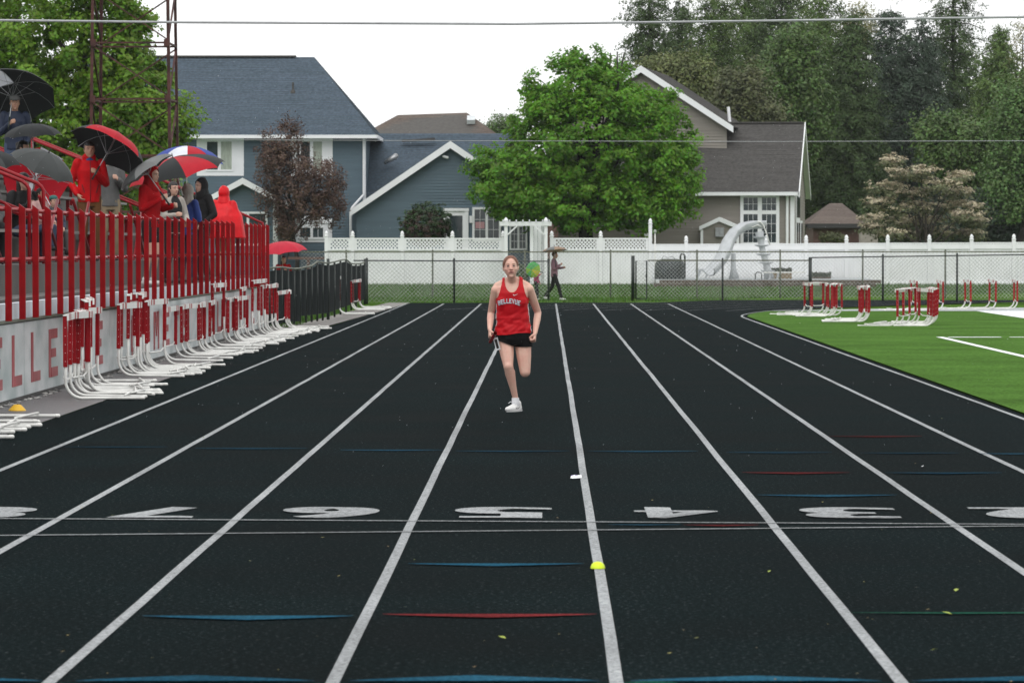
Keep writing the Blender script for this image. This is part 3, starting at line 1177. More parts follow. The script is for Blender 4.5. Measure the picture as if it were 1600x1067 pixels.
zl, zm = VZ(372), VZ(390.5)
lt = thing('lattice_fence', 'white vinyl fence with lattice top left of the arbor', 'fence', (VX(510), VY, vb))
posts = [510, 551, 628.5, 707, 786]
for p in posts:
    vpost(lt, p, zl + 0.06)
for a, b in zip(posts[:-1], posts[1:]):
    vboards(lt, a, b, vb + 0.03, zm)
    lattice(lt, a, b, zm, zl)
lt = thing('lattice_fence', 'white vinyl fence with lattice top below the large green tree', 'fence', (VX(862), VY, vb))
posts = [862, 938.5, 1016]
for k, p in enumerate(posts):
    vpost(lt, p, zl + 0.06 if k < 2 else VZ(350))
for a, b in zip(posts[:-1], posts[1:]):
    vboards(lt, a, b, vb + 0.03, zm)
    lattice(lt, a, b, zm, zl)
st = thing('board_fence', 'long plain white vinyl board fence on the right behind the pool slide', 'fence', (VX(1016), VY, vb))
posts = [1016, 1072, 1134, 1197, 1259.5, 1322.5, 1387, 1452, 1518, 1584, 1650, 1716]
for p in posts[1:]:
    vpost(st, p, VZ(381.5 - 3.2 * (p - 1016) / 600) + 0.10)
for a, b in zip(posts[:-1], posts[1:]):
    z1 = VZ(381.5 - 3.2 * ((a + b) / 2 - 1016) / 600)
    x0_, x1_ = vboards(st, a, b, vb + 0.03, z1 - 0.24)
    for (za, zb) in ((z1 - .05, z1), (z1 - .25, z1 - 0.055), (vb, vb + .12)):
        mb = MB()
        d = 0.03 if za != z1 - .25 else 0.022
        mb.span(x0_, x1_, VY - d, VY + d, za, zb)
        mb.build('rail', m_vinyl, st)
# ---- arbor
AY = 138.6
AX = lambda px: P(px, 420, AY).x
AZ = lambda py: P(800, py, AY).z
ar = thing('garden_arbor', 'white garden arbor with flat beam over the fence opening', 'arbor', (AX(822), AY, vb))
for px in (790.5, 853):
    for dy in (0, 0.9):
        mb = MB()
        x = AX(px)
        mb.span(x - .06, x + .06, AY + dy - .06, AY + dy + .06, vb, AZ(346))
        p = mb.build('post', m_vinyl, ar)
        mb = MB()
        mb.loft([(x, AY + dy, AZ(346), .08, .08), (x, AY + dy, AZ(344), .085, .085), (x, AY + dy, AZ(340), .02, .02)], 8)
        mb.build('finial', m_vinyl, p)
for dy in (0, 0.9):
    mb = MB()
    mb.span(AX(781), AX(862), AY + dy - .10, AY + dy - .065, AZ(353), AZ(346.5))
    mb.build('beam', m_vinyl, ar)
for k in range(8):
    mb = MB()
    x = AX(786 + k * 10.3)
    mb.span(x - .02, x + .02, AY - .25, AY + 1.15, AZ(346.4), AZ(343.5))
    mb.build('rafter', m_vinyl, ar)
for s, px in ((1, 790.5), (-1, 853)):
    mb = MB()
    x = AX(px)
    mb.bar((x + s * .06, AY - .08, AZ(367)), (x + s * .42, AY - .08, AZ(353)), 0.05, 0.05)
    mb.build('brace', m_vinyl, ar)
gp = thing('fence_gate', 'white board garden gate standing open in the arbor', 'gate', (AX(830), AY + 0.3, vb))
for k in range(4):
    mb = MB()
    x = AX(828) + k * 0.145
    mb.span(x, x + 0.136, AY + .25 + 0.25 * k, AY + .28 + 0.25 * k, vb + 0.05, AZ(352))
    mb.build('board', m_vinyl, gp)
mb = MB()
mb.bar((AX(828), AY + .29, 0.6), (AX(828) + .58, AY + 1.05, 0.6), 0.03, 0.09)
mb.build('rail', m_vinyl, gp)

# ================================================================== HOUSES
m_blueside = M('blue_grey_siding', (0.082, 0.128, 0.160), 0.6, 0.08, 1.5, coords='World', stretch=(0.4, 0.4, 5))
m_taupe = M('taupe_siding', (0.235, 0.215, 0.190), 0.65, 0.08, 1.5, coords='World', stretch=(0.4, 0.4, 5))
m_shblue = M('blue_grey_shingle', (0.074, 0.098, 0.124), 0.85, 0.22, 9.0, coords='World', detail=9, island=0.07, bump=0.3, bscale=30, spec=.05)
m_shgrey = M('charcoal_shingle', (0.078, 0.075, 0.072), 0.85, 0.22, 9.0, coords='World', detail=9, island=0.07, bump=0.3, bscale=30, spec=.05)
m_shbrown = M('brown_shingle', (0.125, 0.100, 0.086), 0.85, 0.22, 8.0, coords='World', detail=9, island=0.10, spec=.2)
m_brick = M('brown_brick', (0.10, 0.055, 0.045), 0.8, 0.25, 3.0, coords='World')
m_curtain = M('window_curtain', (0.36, 0.40, 0.34), 0.8, 0.15, 4.0, stretch=(6, 1, 1))


def clip_row(poly, za, zb):
    """left/right extents of a convex outline between two heights"""
    def ext(z):
        xs = []
        n = len(poly)
        for i in range(n):
            (x0, z0), (x1, z1) = poly[i], poly[(i + 1) % n]
            if (z0 - z) * (z1 - z) <= 0 and abs(z1 - z0) > 1e-6:
                xs.append(x0 + (x1 - x0) * (z - z0) / (z1 - z0))
        return (min(xs), max(xs)) if xs else None
    return ext(za), ext(zb)


def siding(parent, o, u, nrm, poly, mat, pitch=0.12, name='siding'):
    o, u, nrm = Vector(o), Vector(u).normalized(), Vector(nrm).normalized()
    mb = MB()
    zs = [p[1] for p in poly]
    z, ztop = min(zs), max(zs)
    pt = lambda s, z, d: o + u * s + Vector((0, 0, z)) + nrm * d
    while z < ztop - 0.01:
        z2 = min(z + pitch, ztop - 0.001)
        a, b = clip_row(poly, z + 0.0005, z2 - 0.0005)
        if a and b:
            mb.poly([pt(a[0], z, 0.028), pt(a[1], z, 0.028), pt(b[1], z2, 0.004), pt(b[0], z2, 0.004)])
            mb.poly([pt(a[0], z, 0.0), pt(a[1], z, 0.0), pt(a[1], z, 0.028), pt(a[0], z, 0.028)])
        z = z2
    return mb.build(name, mat, parent, kind='stuff')


def shingles(parent, p00, p10, p11, p01, mat, course=0.16, name='shingles', seed=0, tab=0.9):
    """roof plane: eave p00-p10, ridge p01-p11; courses of tabs, each lower edge lifted"""
    p00, p10, p11, p01 = map(Vector, (p00, p10, p11, p01))
    nrm = (p10 - p00).cross(p01 - p00).normalized()
    if nrm.z < 0:
        nrm = -nrm
    L_ = max((p01 - p00).length, (p11 - p10).length)
    n = max(2, int(L_ / course))
    rr = random.Random(seed)
    mb = MB()
    for k in range(n):
        t0, t1 = k / n, (k + 1) / n
        a0, b0 = p00.lerp(p01, t0), p10.lerp(p11, t0)
        a1, b1 = p00.lerp(p01, t1), p10.lerp(p11, t1)
        ln = (b0 - a0).length
        m = max(1, int(ln / tab))
        cuts = [0] + sorted((j + rr.uniform(-.3, .3)) / m for j in range(1, m)) + [1]
        for c0, c1 in zip(cuts[:-1], cuts[1:]):
            lf = nrm * (0.011 + rr.uniform(0, .006))
            mb.poly([a0.lerp(b0, c0) + lf, a0.lerp(b0, c1) + lf, a1.lerp(b1, c1) + nrm * .003, a1.lerp(b1, c0) + nrm * .003])
    o = mb.build(name, mat, parent, kind='stuff')
    deck = MB()
    deck.poly([p00, p10, p11, p01])
    deck.poly([p00 - nrm * .12, p01 - nrm * .12, p11 - nrm * .12, p10 - nrm * .12])
    deck.build('roof_deck', M('roof_deck', (0.08, 0.075, 0.07), 0.8), parent)
    return o


def window(parent, x0, x1, z0, z1, y, cols=2, rows=1, fr=0.09, grid=None, mull=0.10, glass=None, curtain=None, casing=None):
    """window in a wall facing -Y: panes behind a raised frame; grid = (c, r) bars in each pane"""
    w = MB()
    if casing:
        l, r_, b, t_ = casing
        w.span(x0 - l, x1 + r_, y - .045, y - .03, z0 - b, z1 + t_)
    w.span(x0, x0 + fr, y - .075, y - .02, z0, z1)
    w.span(x1 - fr, x1, y - .075, y - .02, z0, z1)
    w.span(x0 + fr, x1 - fr, y - .075, y - .02, z0, z0 + fr)
    w.span(x0 + fr, x1 - fr, y - .075, y - .02, z1 - fr, z1)
    fo = w.build('window_frame', m_trim, parent)
    iw, ih = (x1 - x0 - 2 * fr), (z1 - z0 - 2 * fr)
    pw, ph = (iw - mull * (cols - 1)) / cols, (ih - mull * (rows - 1)) / rows
    for c in range(cols):
        if c:
            b = MB()
            xx = x0 + fr + c * pw + (c - 1) * mull
            b.span(xx, xx + mull, y - .07, y - .02, z0 + fr, z1 - fr)
            b.build('mullion', m_trim, fo)
        for r_ in range(rows):
            xa_, za_ = x0 + fr + c * (pw + mull), z0 + fr + r_ * (ph + mull)
            if r_ and not c:
                b = MB()
                b.span(x0 + fr, x1 - fr, y - .068, y - .02, za_ - mull, za_)
                b.build('transom', m_trim, fo)
            g_ = MB()
            g_.span(xa_, xa_ + pw, y - .052, y - .047, za_, za_ + ph)
            g_.build('pane', m_glass if not (curtain and c in curtain) else m_curtain, fo)
            if grid:
                mb_ = MB()
                for k in range(1, grid[0]):
                    xx = xa_ + pw * k / grid[0]
                    mb_.span(xx - .007, xx + .007, y - .064, y - .0525, za_, za_ + ph)
                for k in range(1, grid[1]):
                    zz = za_ + ph * k / grid[1]
                    mb_.span(xa_, xa_ + pw, y - .0635, y - .0525, zz - .007, zz + .007)
                mb_.build('glazing_bars', m_trim, fo)
    return fo


# ---- blue house, main block
HY = 150.0
hx = lambda px, Y=HY: P(px, 300, Y).x
hz = lambda py, Y=HY: P(800, py, Y).z
bh = thing('blue_house', 'blue grey two storey house with steep shingled hip roof and a gabled wing', 'house', (hx(450), HY, 0))
ez, rz_ = hz(212), hz(89.5, 154.8)
xL, xR = hx(150), hx(571)
siding(bh, (0, HY, 0), (1, 0, 0), (0, -1, 0), [(xL, 0.2), (xR, 0.2), (xR, ez), (xL, ez)], m_blueside)
mb = MB()
mb.span(xL, xR - 0.01, HY + .002, HY + 9.6, 0, ez - 0.02)
mb.build('wall', m_blueside, bh)
xe = hx(588, HY - 0.45)
ov = 0.45
yR = HY + 4.8
xr = hx(491, 154.8)
shingles(bh, (xL - 1, HY - ov, ez), (xe, HY - ov, ez), (xr, yR, rz_), (xL - 1, yR, rz_), m_shblue, seed=1)
shingles(bh, (xe, HY - ov, ez), (xe, HY + 9.6 + ov, ez), (xr, yR + .01, rz_), (xr, yR - .01, rz_), m_shblue, seed=2)
shingles(bh, (xe, HY + 9.6 + ov, ez), (xL - 1, HY + 9.6 + ov, ez), (xL - 1, yR, rz_), (xr, yR, rz_), m_shblue, seed=3)
mb = MB()
mb.span(xL - 1, xe + 0.02, HY - ov - .11, HY - ov + .01, ez - .13, ez + .01)
mb.build('gutter', m_trim, bh)
mb = MB()
mb.span(xL - 1, xe - .02, HY - ov + .012, HY - .03, ez - .10, ez - .075)
mb.build('soffit', m_trim, bh)
mb = MB()
mb.span(xe - .02, xe + .06, HY - ov + .012, HY + 9.6 + ov, ez - .13, ez + .01)
mb.build('gutter', m_trim, bh)
mb = MB()
mb.bar((xL - 1, yR, rz_ + .03), (hx(463, 154.8), yR, rz_ + .03), 0.28, 0.07)
mb.build('ridge_vent', m_shgrey, bh)
mb = MB()
q = Vector((hx(458, 152.4), 152.4, 0))
zz = ez + (rz_ - ez) * (152.4 - HY + ov) / (yR - HY + ov)
mb.tube([(q.x, q.y, zz - .1), (q.x, q.y, zz + .40)], 0.04, 8)
mb.loft([(q.x, q.y, zz - .05, .13, .13), (q.x, q.y, zz + .10, .06, .06)], 8)
mb.build('vent_pipe', m_shgrey, bh)
mb = MB()
mb.span(xR - .10, xR + .02, HY - .06, HY + .002, 3.3, ez - .14)
mb.build('corner_board', m_trim, bh)
for (a, b, ca) in ((321, 365, (0.35, 0.42, .18, .12)), (468, 506, (0.35, 0.36, .18, .12))):
    window(bh, hx(a), hx(b), hz(268), hz(219), HY, 2, 1, 0.07, None, 0.13, curtain=(1,), casing=ca)
window(bh, hx(466), hx(508), hz(374), hz(353), HY, 2, 1, 0.08, (2, 1), 0.11, casing=(0.28, 0.28, .12, .30))
mb = MB()
cx_, cz_ = hx(487), hz(353)
arc = [(cx_ + 0.72 * math.cos(R(a)), HY - .085, cz_ + .1 + 0.35 * math.sin(R(a))) for a in range(0, 181, 15)]
mb.prism([(x_, y_, z_) for x_, y_, z_ in arc], (0, 0.035, 0))
mb.build('window_arch', m_trim, bh)
# gabled porch
PY = 146.2
pa, pzk = P(380, 279, PY), 0
el = hz(318.5, PY)
pxr, pxl = hx(452, PY), hx(308, PY)
pw_r, pw_l = hx(433, PY), hx(325, PY)
siding(bh, (0, PY, 0), (1, 0, 0), (0, -1, 0), [(pw_l, 0.2), (pw_r, 0.2), (pw_r, hz(306, PY)), (pa.x, pa.z - .12), (pw_l, hz(306, PY))], m_blueside)
mb = MB()
mb.span(pw_l, pw_r - .01, PY + .002, HY - .03, 0, hz(308, PY))
mb.build('wall', m_blueside, bh)
for (e_, s) in ((pxr, 1), (pxl, -1)):
    if s > 0:
        shingles(bh, (e_, PY - .3, el), (e_, HY - .04, el), (pa.x, HY - .04, pa.z), (pa.x, PY - .3, pa.z), m_shblue, seed=4)
    else:
        shingles(bh, (e_, HY - .04, el), (e_, PY - .3, el), (pa.x, PY - .3, pa.z), (pa.x, HY - .04, pa.z), m_shblue, seed=5)
    mb = MB()
    d = Vector((e_ - pa.x, 0, el - pa.z))
    n_ = Vector((-d.z, 0, d.x)).normalized() * (1 if d.x > 0 else -1)
    a0, b0 = Vector((pa.x, PY - .335, pa.z + .02)), Vector((e_, PY - .335, el + .02))
    mb.prism([a0, b0, b0 + Vector((0, 0, -.22)), a0 + Vector((0, 0, -.25))], (0, 0.032, 0))
    mb.build('rake_board', m_trim, bh)
    mb = MB()
    mb.prism([a0 + Vector((0, .34, -.16)), b0 + Vector((0, .34, -.15)), b0 + Vector((0, .34, -.17)), a0 + Vector((0, .34, -.18))], (0, -0.30, 0))
    mb.build('soffit', m_trim, bh)
mb = MB()
mb.span(pw_r - .16, pw_r + .02, PY - .06, PY + .002, 0.2, hz(314, PY))
mb.build('corner_board', m_trim, bh)
window(bh, hx(357, PY), hx(418, PY), hz(384, PY), hz(331, PY), PY, 2, 1, 0.08, None, 0.10)
# right wing with its gable
WY = 148.0
pk_ = P(704, 222, WY)
wl, wr = hx(548, WY), 2 * pk_.x - hx(548, WY)
we = hz(329, WY)
wwl, wwr = hx(557, WY), 2 * pk_.x - hx(557, WY)
slope = (pk_.z - we) / (pk_.x - wl)
zc = lambda x: pk_.z - abs(x - pk_.x) * slope
siding(bh, (0, WY, 0), (1, 0, 0), (0, -1, 0), [(wwl, 0.2), (wwr, 0.2), (wwr, zc(wwr) - .1), (pk_.x, pk_.z - .12), (wwl, zc(wwl) - .1)], m_blueside)
mb = MB()
mb.span(wwl, wwr - .01, WY + .002, 157, 0, we - .05)
mb.build('wall', m_blueside, bh)
for s in (-1, 1):
    e_ = wl if s < 0 else wr
    pts = [(e_, 156, we), (e_, WY - .35, we), (pk_.x, WY - .35, pk_.z), (pk_.x, 156, pk_.z)]
    if s > 0:
        pts = [pts[1], pts[0], pts[3], pts[2]]
    shingles(bh, *pts, m_shblue, seed=6 + s)
    mb = MB()
    a0, b0 = Vector((pk_.x, WY - .385, pk_.z + .03)), Vector((e_, WY - .385, we + .03))
    mb.prism([a0, b0, b0 + Vector((0, 0, -.26)), a0 + Vector((0, 0, -.29))], (0, 0.032, 0))
    mb.build('rake_board', m_trim, bh)
    mb = MB()
    mb.prism([a0 + Vector((0, .39, -.19)), b0 + Vector((0, .39, -.18)), b0 + Vector((0, .39, -.20)), a0 + Vector((0, .39, -.21))], (0, -0.35, 0))
    mb.build('soffit', m_trim, bh)
# roof of the link between the main block and the wing
za_, zb_ = hz(327, 150.2), hz(209, 155.0)
shingles(bh, (hx(572, 150.2), 150.2, za_), (hx(860, 150.2), 150.2, za_), (hx(815, 155), 155.0, zb_), (hx(572, 155), 155.0, zb_), m_shblue, seed=9)
mb = MB()
p0, p1 = P(628, 222.5, 154.2), P(680, 219.5, 154.2)
mb.bar(p0 + Vector((0, -.1, .05)), p1 + Vector((0, -.1, .05)), 0.2, 0.09)
mb.build('ridge_vent', m_shgrey, bh)
mb = MB()
p = P(612, 247, 152.6)
mb.tube([p + Vector((-.30, -.08, -.22)), p + Vector((-.10, -.14, -.1)), p + Vector((.12, -.12, .02)), p + Vector((.2, -.02, .1))], [.07, .10, .12, .11], 8)
mb.build('roof_vent', m_chrome, bh, True)
mb = MB()
pl = [P(568.5, 216, HY - .14), P(568.5, 304, HY - .14), P(550, 325, HY - .40), P(548, 331, HY - .40), P(548, 384, HY - .40)]
mb.tube(pl, 0.055, 6)
mb.build('downspout', m_trim, bh)
# door and windows of the wing
dz0 = 0.2
t_ = MB()
dx0, dx1 = hx(693, WY), hx(732, WY)
t_.span(dx0, dx0 + .14, WY - .10, WY - .02, dz0, hz(330, WY))
t_.span(dx1 - .14, dx1, WY - .10, WY - .02, dz0, hz(330, WY))
t_.span(dx0 - .02, dx1 + .02, WY - .11, WY - .02, hz(330, WY), hz(325.5, WY))
fr_ = t_.build('door_frame', m_trim, bh)
t_ = MB()
t_.span(dx0 + .14, dx1 - .14, WY - .06, WY - .03, dz0, hz(330, WY) - .002)
dr = t_.build('door', m_trim, bh)
t_ = MB()
t_.span(dx0 + .24, dx1 - .24, WY - .068, WY - .062, dz0 + .3, hz(337, WY))
t_.build('pane', m_glass, dr)
window(bh, hx(738, WY), hx(783, WY), hz(378, WY), hz(324, WY), WY, 2, 1, 0.09, (2, 3), 0.10)
fl = MB()
fl.span(hx(743, WY), hx(757, WY), WY - .0535, WY - .0528, hz(357, WY), hz(347, WY))
fl.build('hanging_cloth', M('pale_pink_cloth', (0.48, 0.26, 0.28), 0.8), bh)
window(bh, hx(796, WY), hx(824, WY), hz(391, WY), hz(352, WY), WY, 2, 1, 0.07, (2, 3), 0.08)
t_ = MB()
q = P(695, 245, WY - .1)
t_.box(q, (.06, .16, .10))
t_.cap(q + Vector((-.05, -.1, .0)), q + Vector((.10, -.1, -.04)), .05, .06)
t_.build('flood_light', m_trim, bh, True)
t_ = MB()
t_.box(P(736, 343, WY - .06), (.12, .1, .28))
t_.build('meter_box', m_trim, bh)

# brown timber rail seen over the dark fence
t = thing('timber_rail', 'brown timber rail and post in front of the blue house', 'railing', (hx(480, 141), 141, 0.2))
for (a, b, c_, d) in ((450, 507, 401.5, 405.5),):
    mb = MB()
    mb.span(hx(a, 141), hx(b, 141), 140.95, 141.05, P(0, d, 141).z, P(0, c_, 141).z)
    mb.build('rail', m_brick, t)
mb = MB()
mb.span(hx(479, 141), hx(484, 141), 140.96, 141.04, 0.15, P(0, 401.6, 141).z - .1)
mb.build('post', m_brick, t)

# ---- brown roofed house behind
by = 186.0
br_ = thing('brown_roof_house', 'house behind showing only its brown hip roof with a skylight', 'house', (hx(680, by), by, 0))
bx = lambda px, Y: P(px, 300, Y).x
e0, e1 = bx(400, by), bx(905, by)
ezb = P(0, 300, by).z
r0, r1 = P(622, 181, by + 6), P(729, 175.5, by + 6)
r1.z = r0.z = (r0.z + r1.z) / 2
r0.z -= 0.06
r1.z += 0.06
shingles(br_, (e0, by, ezb), (e1, by, ezb), r1, r0, m_shbrown, 0.25, seed=20, tab=1.6)
shingles(br_, (e1, by, ezb), (e1, by + 12, ezb), r1 + Vector((0, .01, 0)), r1, m_shbrown, 0.25, seed=21, tab=1.6)
shingles(br_, (e0, by + 12, ezb), (e0, by, ezb), r0, r0 + Vector((0, .01, 0)), m_shbrown, 0.25, seed=22, tab=1.6)
mb = MB()
mb.span(e0 + .5, e1 - .5, by + .5, by + 11.5, 0, ezb - .02)
mb.build('wall', m_brick, br_)
mb = MB()
p = P(736, 187.5, by + 5.1)
mb.box(p, (0.42, 0.5, 0.24), Matrix.Rotation(R(30), 3, 'X'))
mb.build('skylight', M('skylight_glass', (0.55, 0.58, 0.60), 0.2), br_)

# ---- grey house on the right, turned a little
gh = thing('grey_house', 'taupe sided house with charcoal roof and tall paned windows on the right', 'house', (hx(1240, 148.5), 148.5, 0), 0)
GA = R(-6.9)
go = Vector((hx(1240, 148.5), 148.5, 0))
Rg = Matrix.Rotation(GA, 3, 'Z')


class LW_(MB):
    """builder in the house's own frame: x to the left is negative, y into the house"""
    def build(self, name, mats, parent=None, smooth=False, kind=None, label=None):
        self.v = [tuple(Rg @ Vector(p) + go) for p in self.v]
        return MB.build(self, name, mats, parent, smooth, kind, label)


gl = lambda x, y, z: Rg @ Vector((x, y, z)) + go
sc_ = 148.5 / FOC
ez2, rz2 = P(0, 301, 148.5).z, P(0, 193, 153).z
dpt = 8.6
siding(gh, gl(0, 0, 0), Rg @ Vector((1, 0, 0)), Rg @ Vector((0, -1, 0)), [(-9.5, 0.2), (0, 0.2), (0, ez2), (-9.5, ez2)], m_taupe, 0.12)
siding(gh, gl(0, 0, 0), Rg @ Vector((0, 1, 0)), Rg @ Vector((1, 0, 0)), [(0, 0.2), (dpt, 0.2), (dpt, ez2), (dpt / 2, rz2 - .1), (0, ez2)], m_taupe, 0.12)
mb = LW_()
mb.span(-9.5, -.03, 0.03, dpt, 0, ez2 - .03)
mb.build('wall', m_taupe, gh)
o_ = 0.34
og = 0.22
shingles(gh, gl(-9.8, -o_, ez2), gl(og, -o_, ez2), gl(og, dpt / 2, rz2), gl(-9.8, dpt / 2, rz2), m_shgrey, seed=30)
shingles(gh, gl(og, dpt + o_, ez2), gl(-9.8, dpt + o_, ez2), gl(-9.8, dpt / 2, rz2), gl(og, dpt / 2, rz2), m_shgrey, seed=31)
mb = LW_()
mb.span(-9.8, og - .03, -o_ - .11, -o_ + .005, ez2 - .13, ez2 + .01)
mb.build('gutter', m_trim, gh)
mb = LW_()
mb.bar((-9.8, dpt / 2, rz2 + .02), (og - .05, dpt / 2, rz2 + .02), 0.26, 0.06)
mb.build('ridge_cap', m_shgrey, gh)
for s in (0, 1):
    mb = LW_()
    ye = -o_ if s == 0 else dpt + o_
    a0, b0 = Vector((og + .003, dpt / 2, rz2 + .03)), Vector((og + .003, ye, ez2 + .03))
    mb.prism([a0, b0, b0 + Vector((0, 0, -.24)), a0 + Vector((0, 0, -.27))], (0.035, 0, 0))
    mb.build('rake_board', m_trim, gh)
    mb = LW_()
    mb.prism([a0 + Vector((-.005, 0, -.16)), b0 + Vector((-.005, 0, -.16)), b0 + Vector((-.005, 0, -.19)), a0 + Vector((-.005, 0, -.19))], (-(og - .03), 0, 0))
    mb.build('soffit', m_trim, gh)
cb = LW_()
cb.span(-.13, .035, -.04, .16, 0.2, ez2 - .15)
cb.build('corner_board', m_trim, gh)
cb = LW_()
cb.tube([(-.25, -.16, ez2 - .13), (-.25, -.09, ez2 - .32), (-.25, -.09, 0.3)], 0.06, 6)
cb.build('downspout', m_trim, gh)


def gwin(x0, x1, z0, z1, rows, grid):
    fr = 0.13
    mull = 0.17
    w = LW_()
    w.span(x0, x0 + fr, -.09, -.02, z0, z1)
    w.span(x1 - fr, x1, -.09, -.02, z0, z1)
    w.span(x0 + fr, x1 - fr, -.09, -.02, z1 - fr, z1)
    w.span(x0 + fr, x1 - fr, -.09, -.02, z0, z0 + fr)
    f = w.build('window_frame', m_trim, gh)
    pw = (x1 - x0 - 2 * fr - mull) / 2
    w = LW_()
    w.span(x0 + fr + pw, x0 + fr + pw + mull, -.085, -.02, z0 + fr, z1 - fr)
    w.build('mullion', m_trim, f)
    for (za, zb, g_) in rows:
        for c in (0, 1):
            a = x0 + fr + c * (pw + mull)
            w = LW_()
            w.span(a, a + pw, -.052, -.047, za, zb)
            w.build('pane', m_glass, f)
            w = LW_()
            for k in range(1, g_[0]):
                w.span(a + pw * k / g_[0] - .007, a + pw * k / g_[0] + .007, -.066, -.0525, za, zb)
            for k in range(1, g_[1]):
                zz = za + (zb - za) * k / g_[1]
                w.span(a, a + pw, -.0655, -.0525, zz - .007, zz + .007)
            w.build('glazing_bars', m_trim, f)
    w = LW_()
    w.span(x0 + fr, x1 - fr, -.08, -.02, rows[0][1], rows[1][0])
    w.build('transom', m_trim, f)


gx = lambda px: (px - 1240) * sc_
gwin(gx(1157), gx(1218), P(0, 384, 148.5).z, P(0, 304, 148.5).z,
     [(P(0, 384, 148.5).z + .13, P(0, 335, 148.5).z, (3, 3)), (P(0, 329, 148.5).z, P(0, 304, 148.5).z - .13, (3, 2))], None)
# side windows in the end wall
for (ya, yb, za, zb) in ((1.2, 2.2, 1.2, 2.6), (2.6, 3.6, 1.2, 2.6), (1.2, 3.6, 2.8, 3.7), (4.6, 5.6, 1.2, 2.6)):
    w = LW_()
    w.span(.02, .07, ya - .1, yb + .1, za - .1, zb + .1)
    f = w.build('window_frame', m_trim, gh)
    w = LW_()
    w.span(.071, .075, ya, yb, za, zb)
    w.build('pane', m_glass, f)
# chimney chase with its own little gable
cx0, cx1, cpk = gx(1099), gx(1155), gx(1126)
zt_, zp = P(0, 354, 148).z, P(0, 341, 148).z
w = LW_()
w.span(cx0, cx1, -.75, -.03, 0.2, zt_)
w.prism([(cx0, -.75, zt_), (cx1, -.75, zt_), (cpk, -.75, zp - .08)], (0, .7, 0))
ch = w.build('chimney_chase', m_taupe, gh)
for s, xx in ((-1, cx0 - .10), (1, cx1 + .10)):
    w = LW_()
    a0, b0 = Vector((cpk, -.84, zp + .04)), Vector((xx, -.84, zt_ + .0))
    w.prism([a0, b0, b0 + Vector((0, 0, -.15)), a0 + Vector((0, 0, -.17))], (0, .85, 0))
    w.build('rake_board', m_trim, ch)
    w = LW_()
    xq = cx0 if s < 0 else cx1
    w.span(xq - .05, xq + .05, -.79, -.73, 0.2, zt_ - .13)
    w.build('corner_board', m_trim, ch)
w = LW_()
w.box(((gx(1127)), -.82, P(0, 363, 148).z), (.34, .14, .36))
w.build('vent_hood', m_chrome, ch)
# upper gable behind, turned a little more
Rg = Matrix.Rotation(R(-9.5), 3, 'Z')
uy = 3.4
ux = gx(1003) * 152 / 148.5 + 0.55
pt = P(1003, 104.5, 152)
ptl = Rg.transposed() @ (pt - go)
er = Rg.transposed() @ (P(1150, 200, 152) - go)
hw = er.x - ptl.x
siding(gh, gl(0, ptl.y, 0), Rg @ Vector((1, 0, 0)), Rg @ Vector((0, -1, 0)),
       [(ptl.x - hw + .3, 3.0), (ptl.x + hw - .3, 3.0), (ptl.x + hw - .3, er.z + .05), (ptl.x, ptl.z - .15), (ptl.x - hw + .3, er.z + .05)], m_taupe, 0.12)
for s in (-1, 1):
    e_ = ptl.x + s * hw
    A, B = gl(e_, ptl.y - .3, er.z), gl(e_, ptl.y + 8, er.z)
    Cc, D = gl(ptl.x, ptl.y + 8, ptl.z), gl(ptl.x, ptl.y - .3, ptl.z)
    if s > 0:
        shingles(gh, A, B, Cc, D, m_shgrey, seed=33)
    else:
        shingles(gh, B, A, D, Cc, m_shgrey, seed=34)
    w = LW_()
    a0, b0 = Vector((ptl.x, ptl.y - .335, ptl.z + .03)), Vector((e_, ptl.y - .335, er.z + .03))
    w.prism([a0, b0, b0 + Vector((0, 0, -.26)), a0 + Vector((0, 0, -.28))], (0, .032, 0))
    w.build('rake_board', m_trim, gh)
w = LW_()
vp = Rg.transposed() @ (P(1139, 188, 153.4) - go)
w.tube([vp + Vector((.05, 0, -.3)), vp + Vector((-.03, 0, .55))], 0.065, 8)
w.build('vent_pipe', m_trim, gh)
Rg = Matrix.Rotation(GA, 3, 'Z')
w = LW_()
w.span(gx(1007), gx(1015), -.25, -.1, .2, P(0, 344, 148).z)
w.build('corner_board', m_trim, gh)

# ---- small brown house far right
sy = 178.0
sh = thing('small_brown_house', 'small brick house with low brown hip roof beyond the white fence', 'house', (bx(1308, sy), sy, 0))
e0, e1, ezb = bx(1262, sy), bx(1356, sy), P(0, 350, sy).z
rp = P(1306, 318, sy + 3)
shingles(sh, (e0, sy, ezb), (e1, sy, ezb), rp + Vector((.3, 0, 0)), rp - Vector((.3, 0, 0)), m_shbrown, 0.25, seed=40, tab=1.2)
shingles(sh, (e1, sy, ezb), (e1, sy + 6, ezb), rp + Vector((.3, .01, 0)), rp + Vector((.3, 0, 0)), m_shbrown, 0.25, seed=41, tab=1.2)
shingles(sh, (e0, sy + 6, ezb), (e0, sy, ezb), rp - Vector((.3, 0, 0)), rp - Vector((.3, -.01, 0)), m_shbrown, 0.25, seed=42, tab=1.2)
mb = MB()
mb.span(e0 + .3, e1 - .3, sy + .35, sy + 5.6, 0, ezb - .03)
mb.build('wall', m_brick, sh)
mb = MB()
mb.span(e0, e1, sy - .05, sy, ezb - .2, ezb)
mb.build('fascia', M('dark_fascia', (0.03, 0.03, 0.03), 0.6), sh)
mb = MB()
mb.span(bx(1345, sy - 2), bx(1372, sy - 2), sy - 2, sy - 1, 0, P(0, 362, sy).z)
mb.build('wall', M('pale_stucco', (0.30, 0.27, 0.24), 0.8), sh)

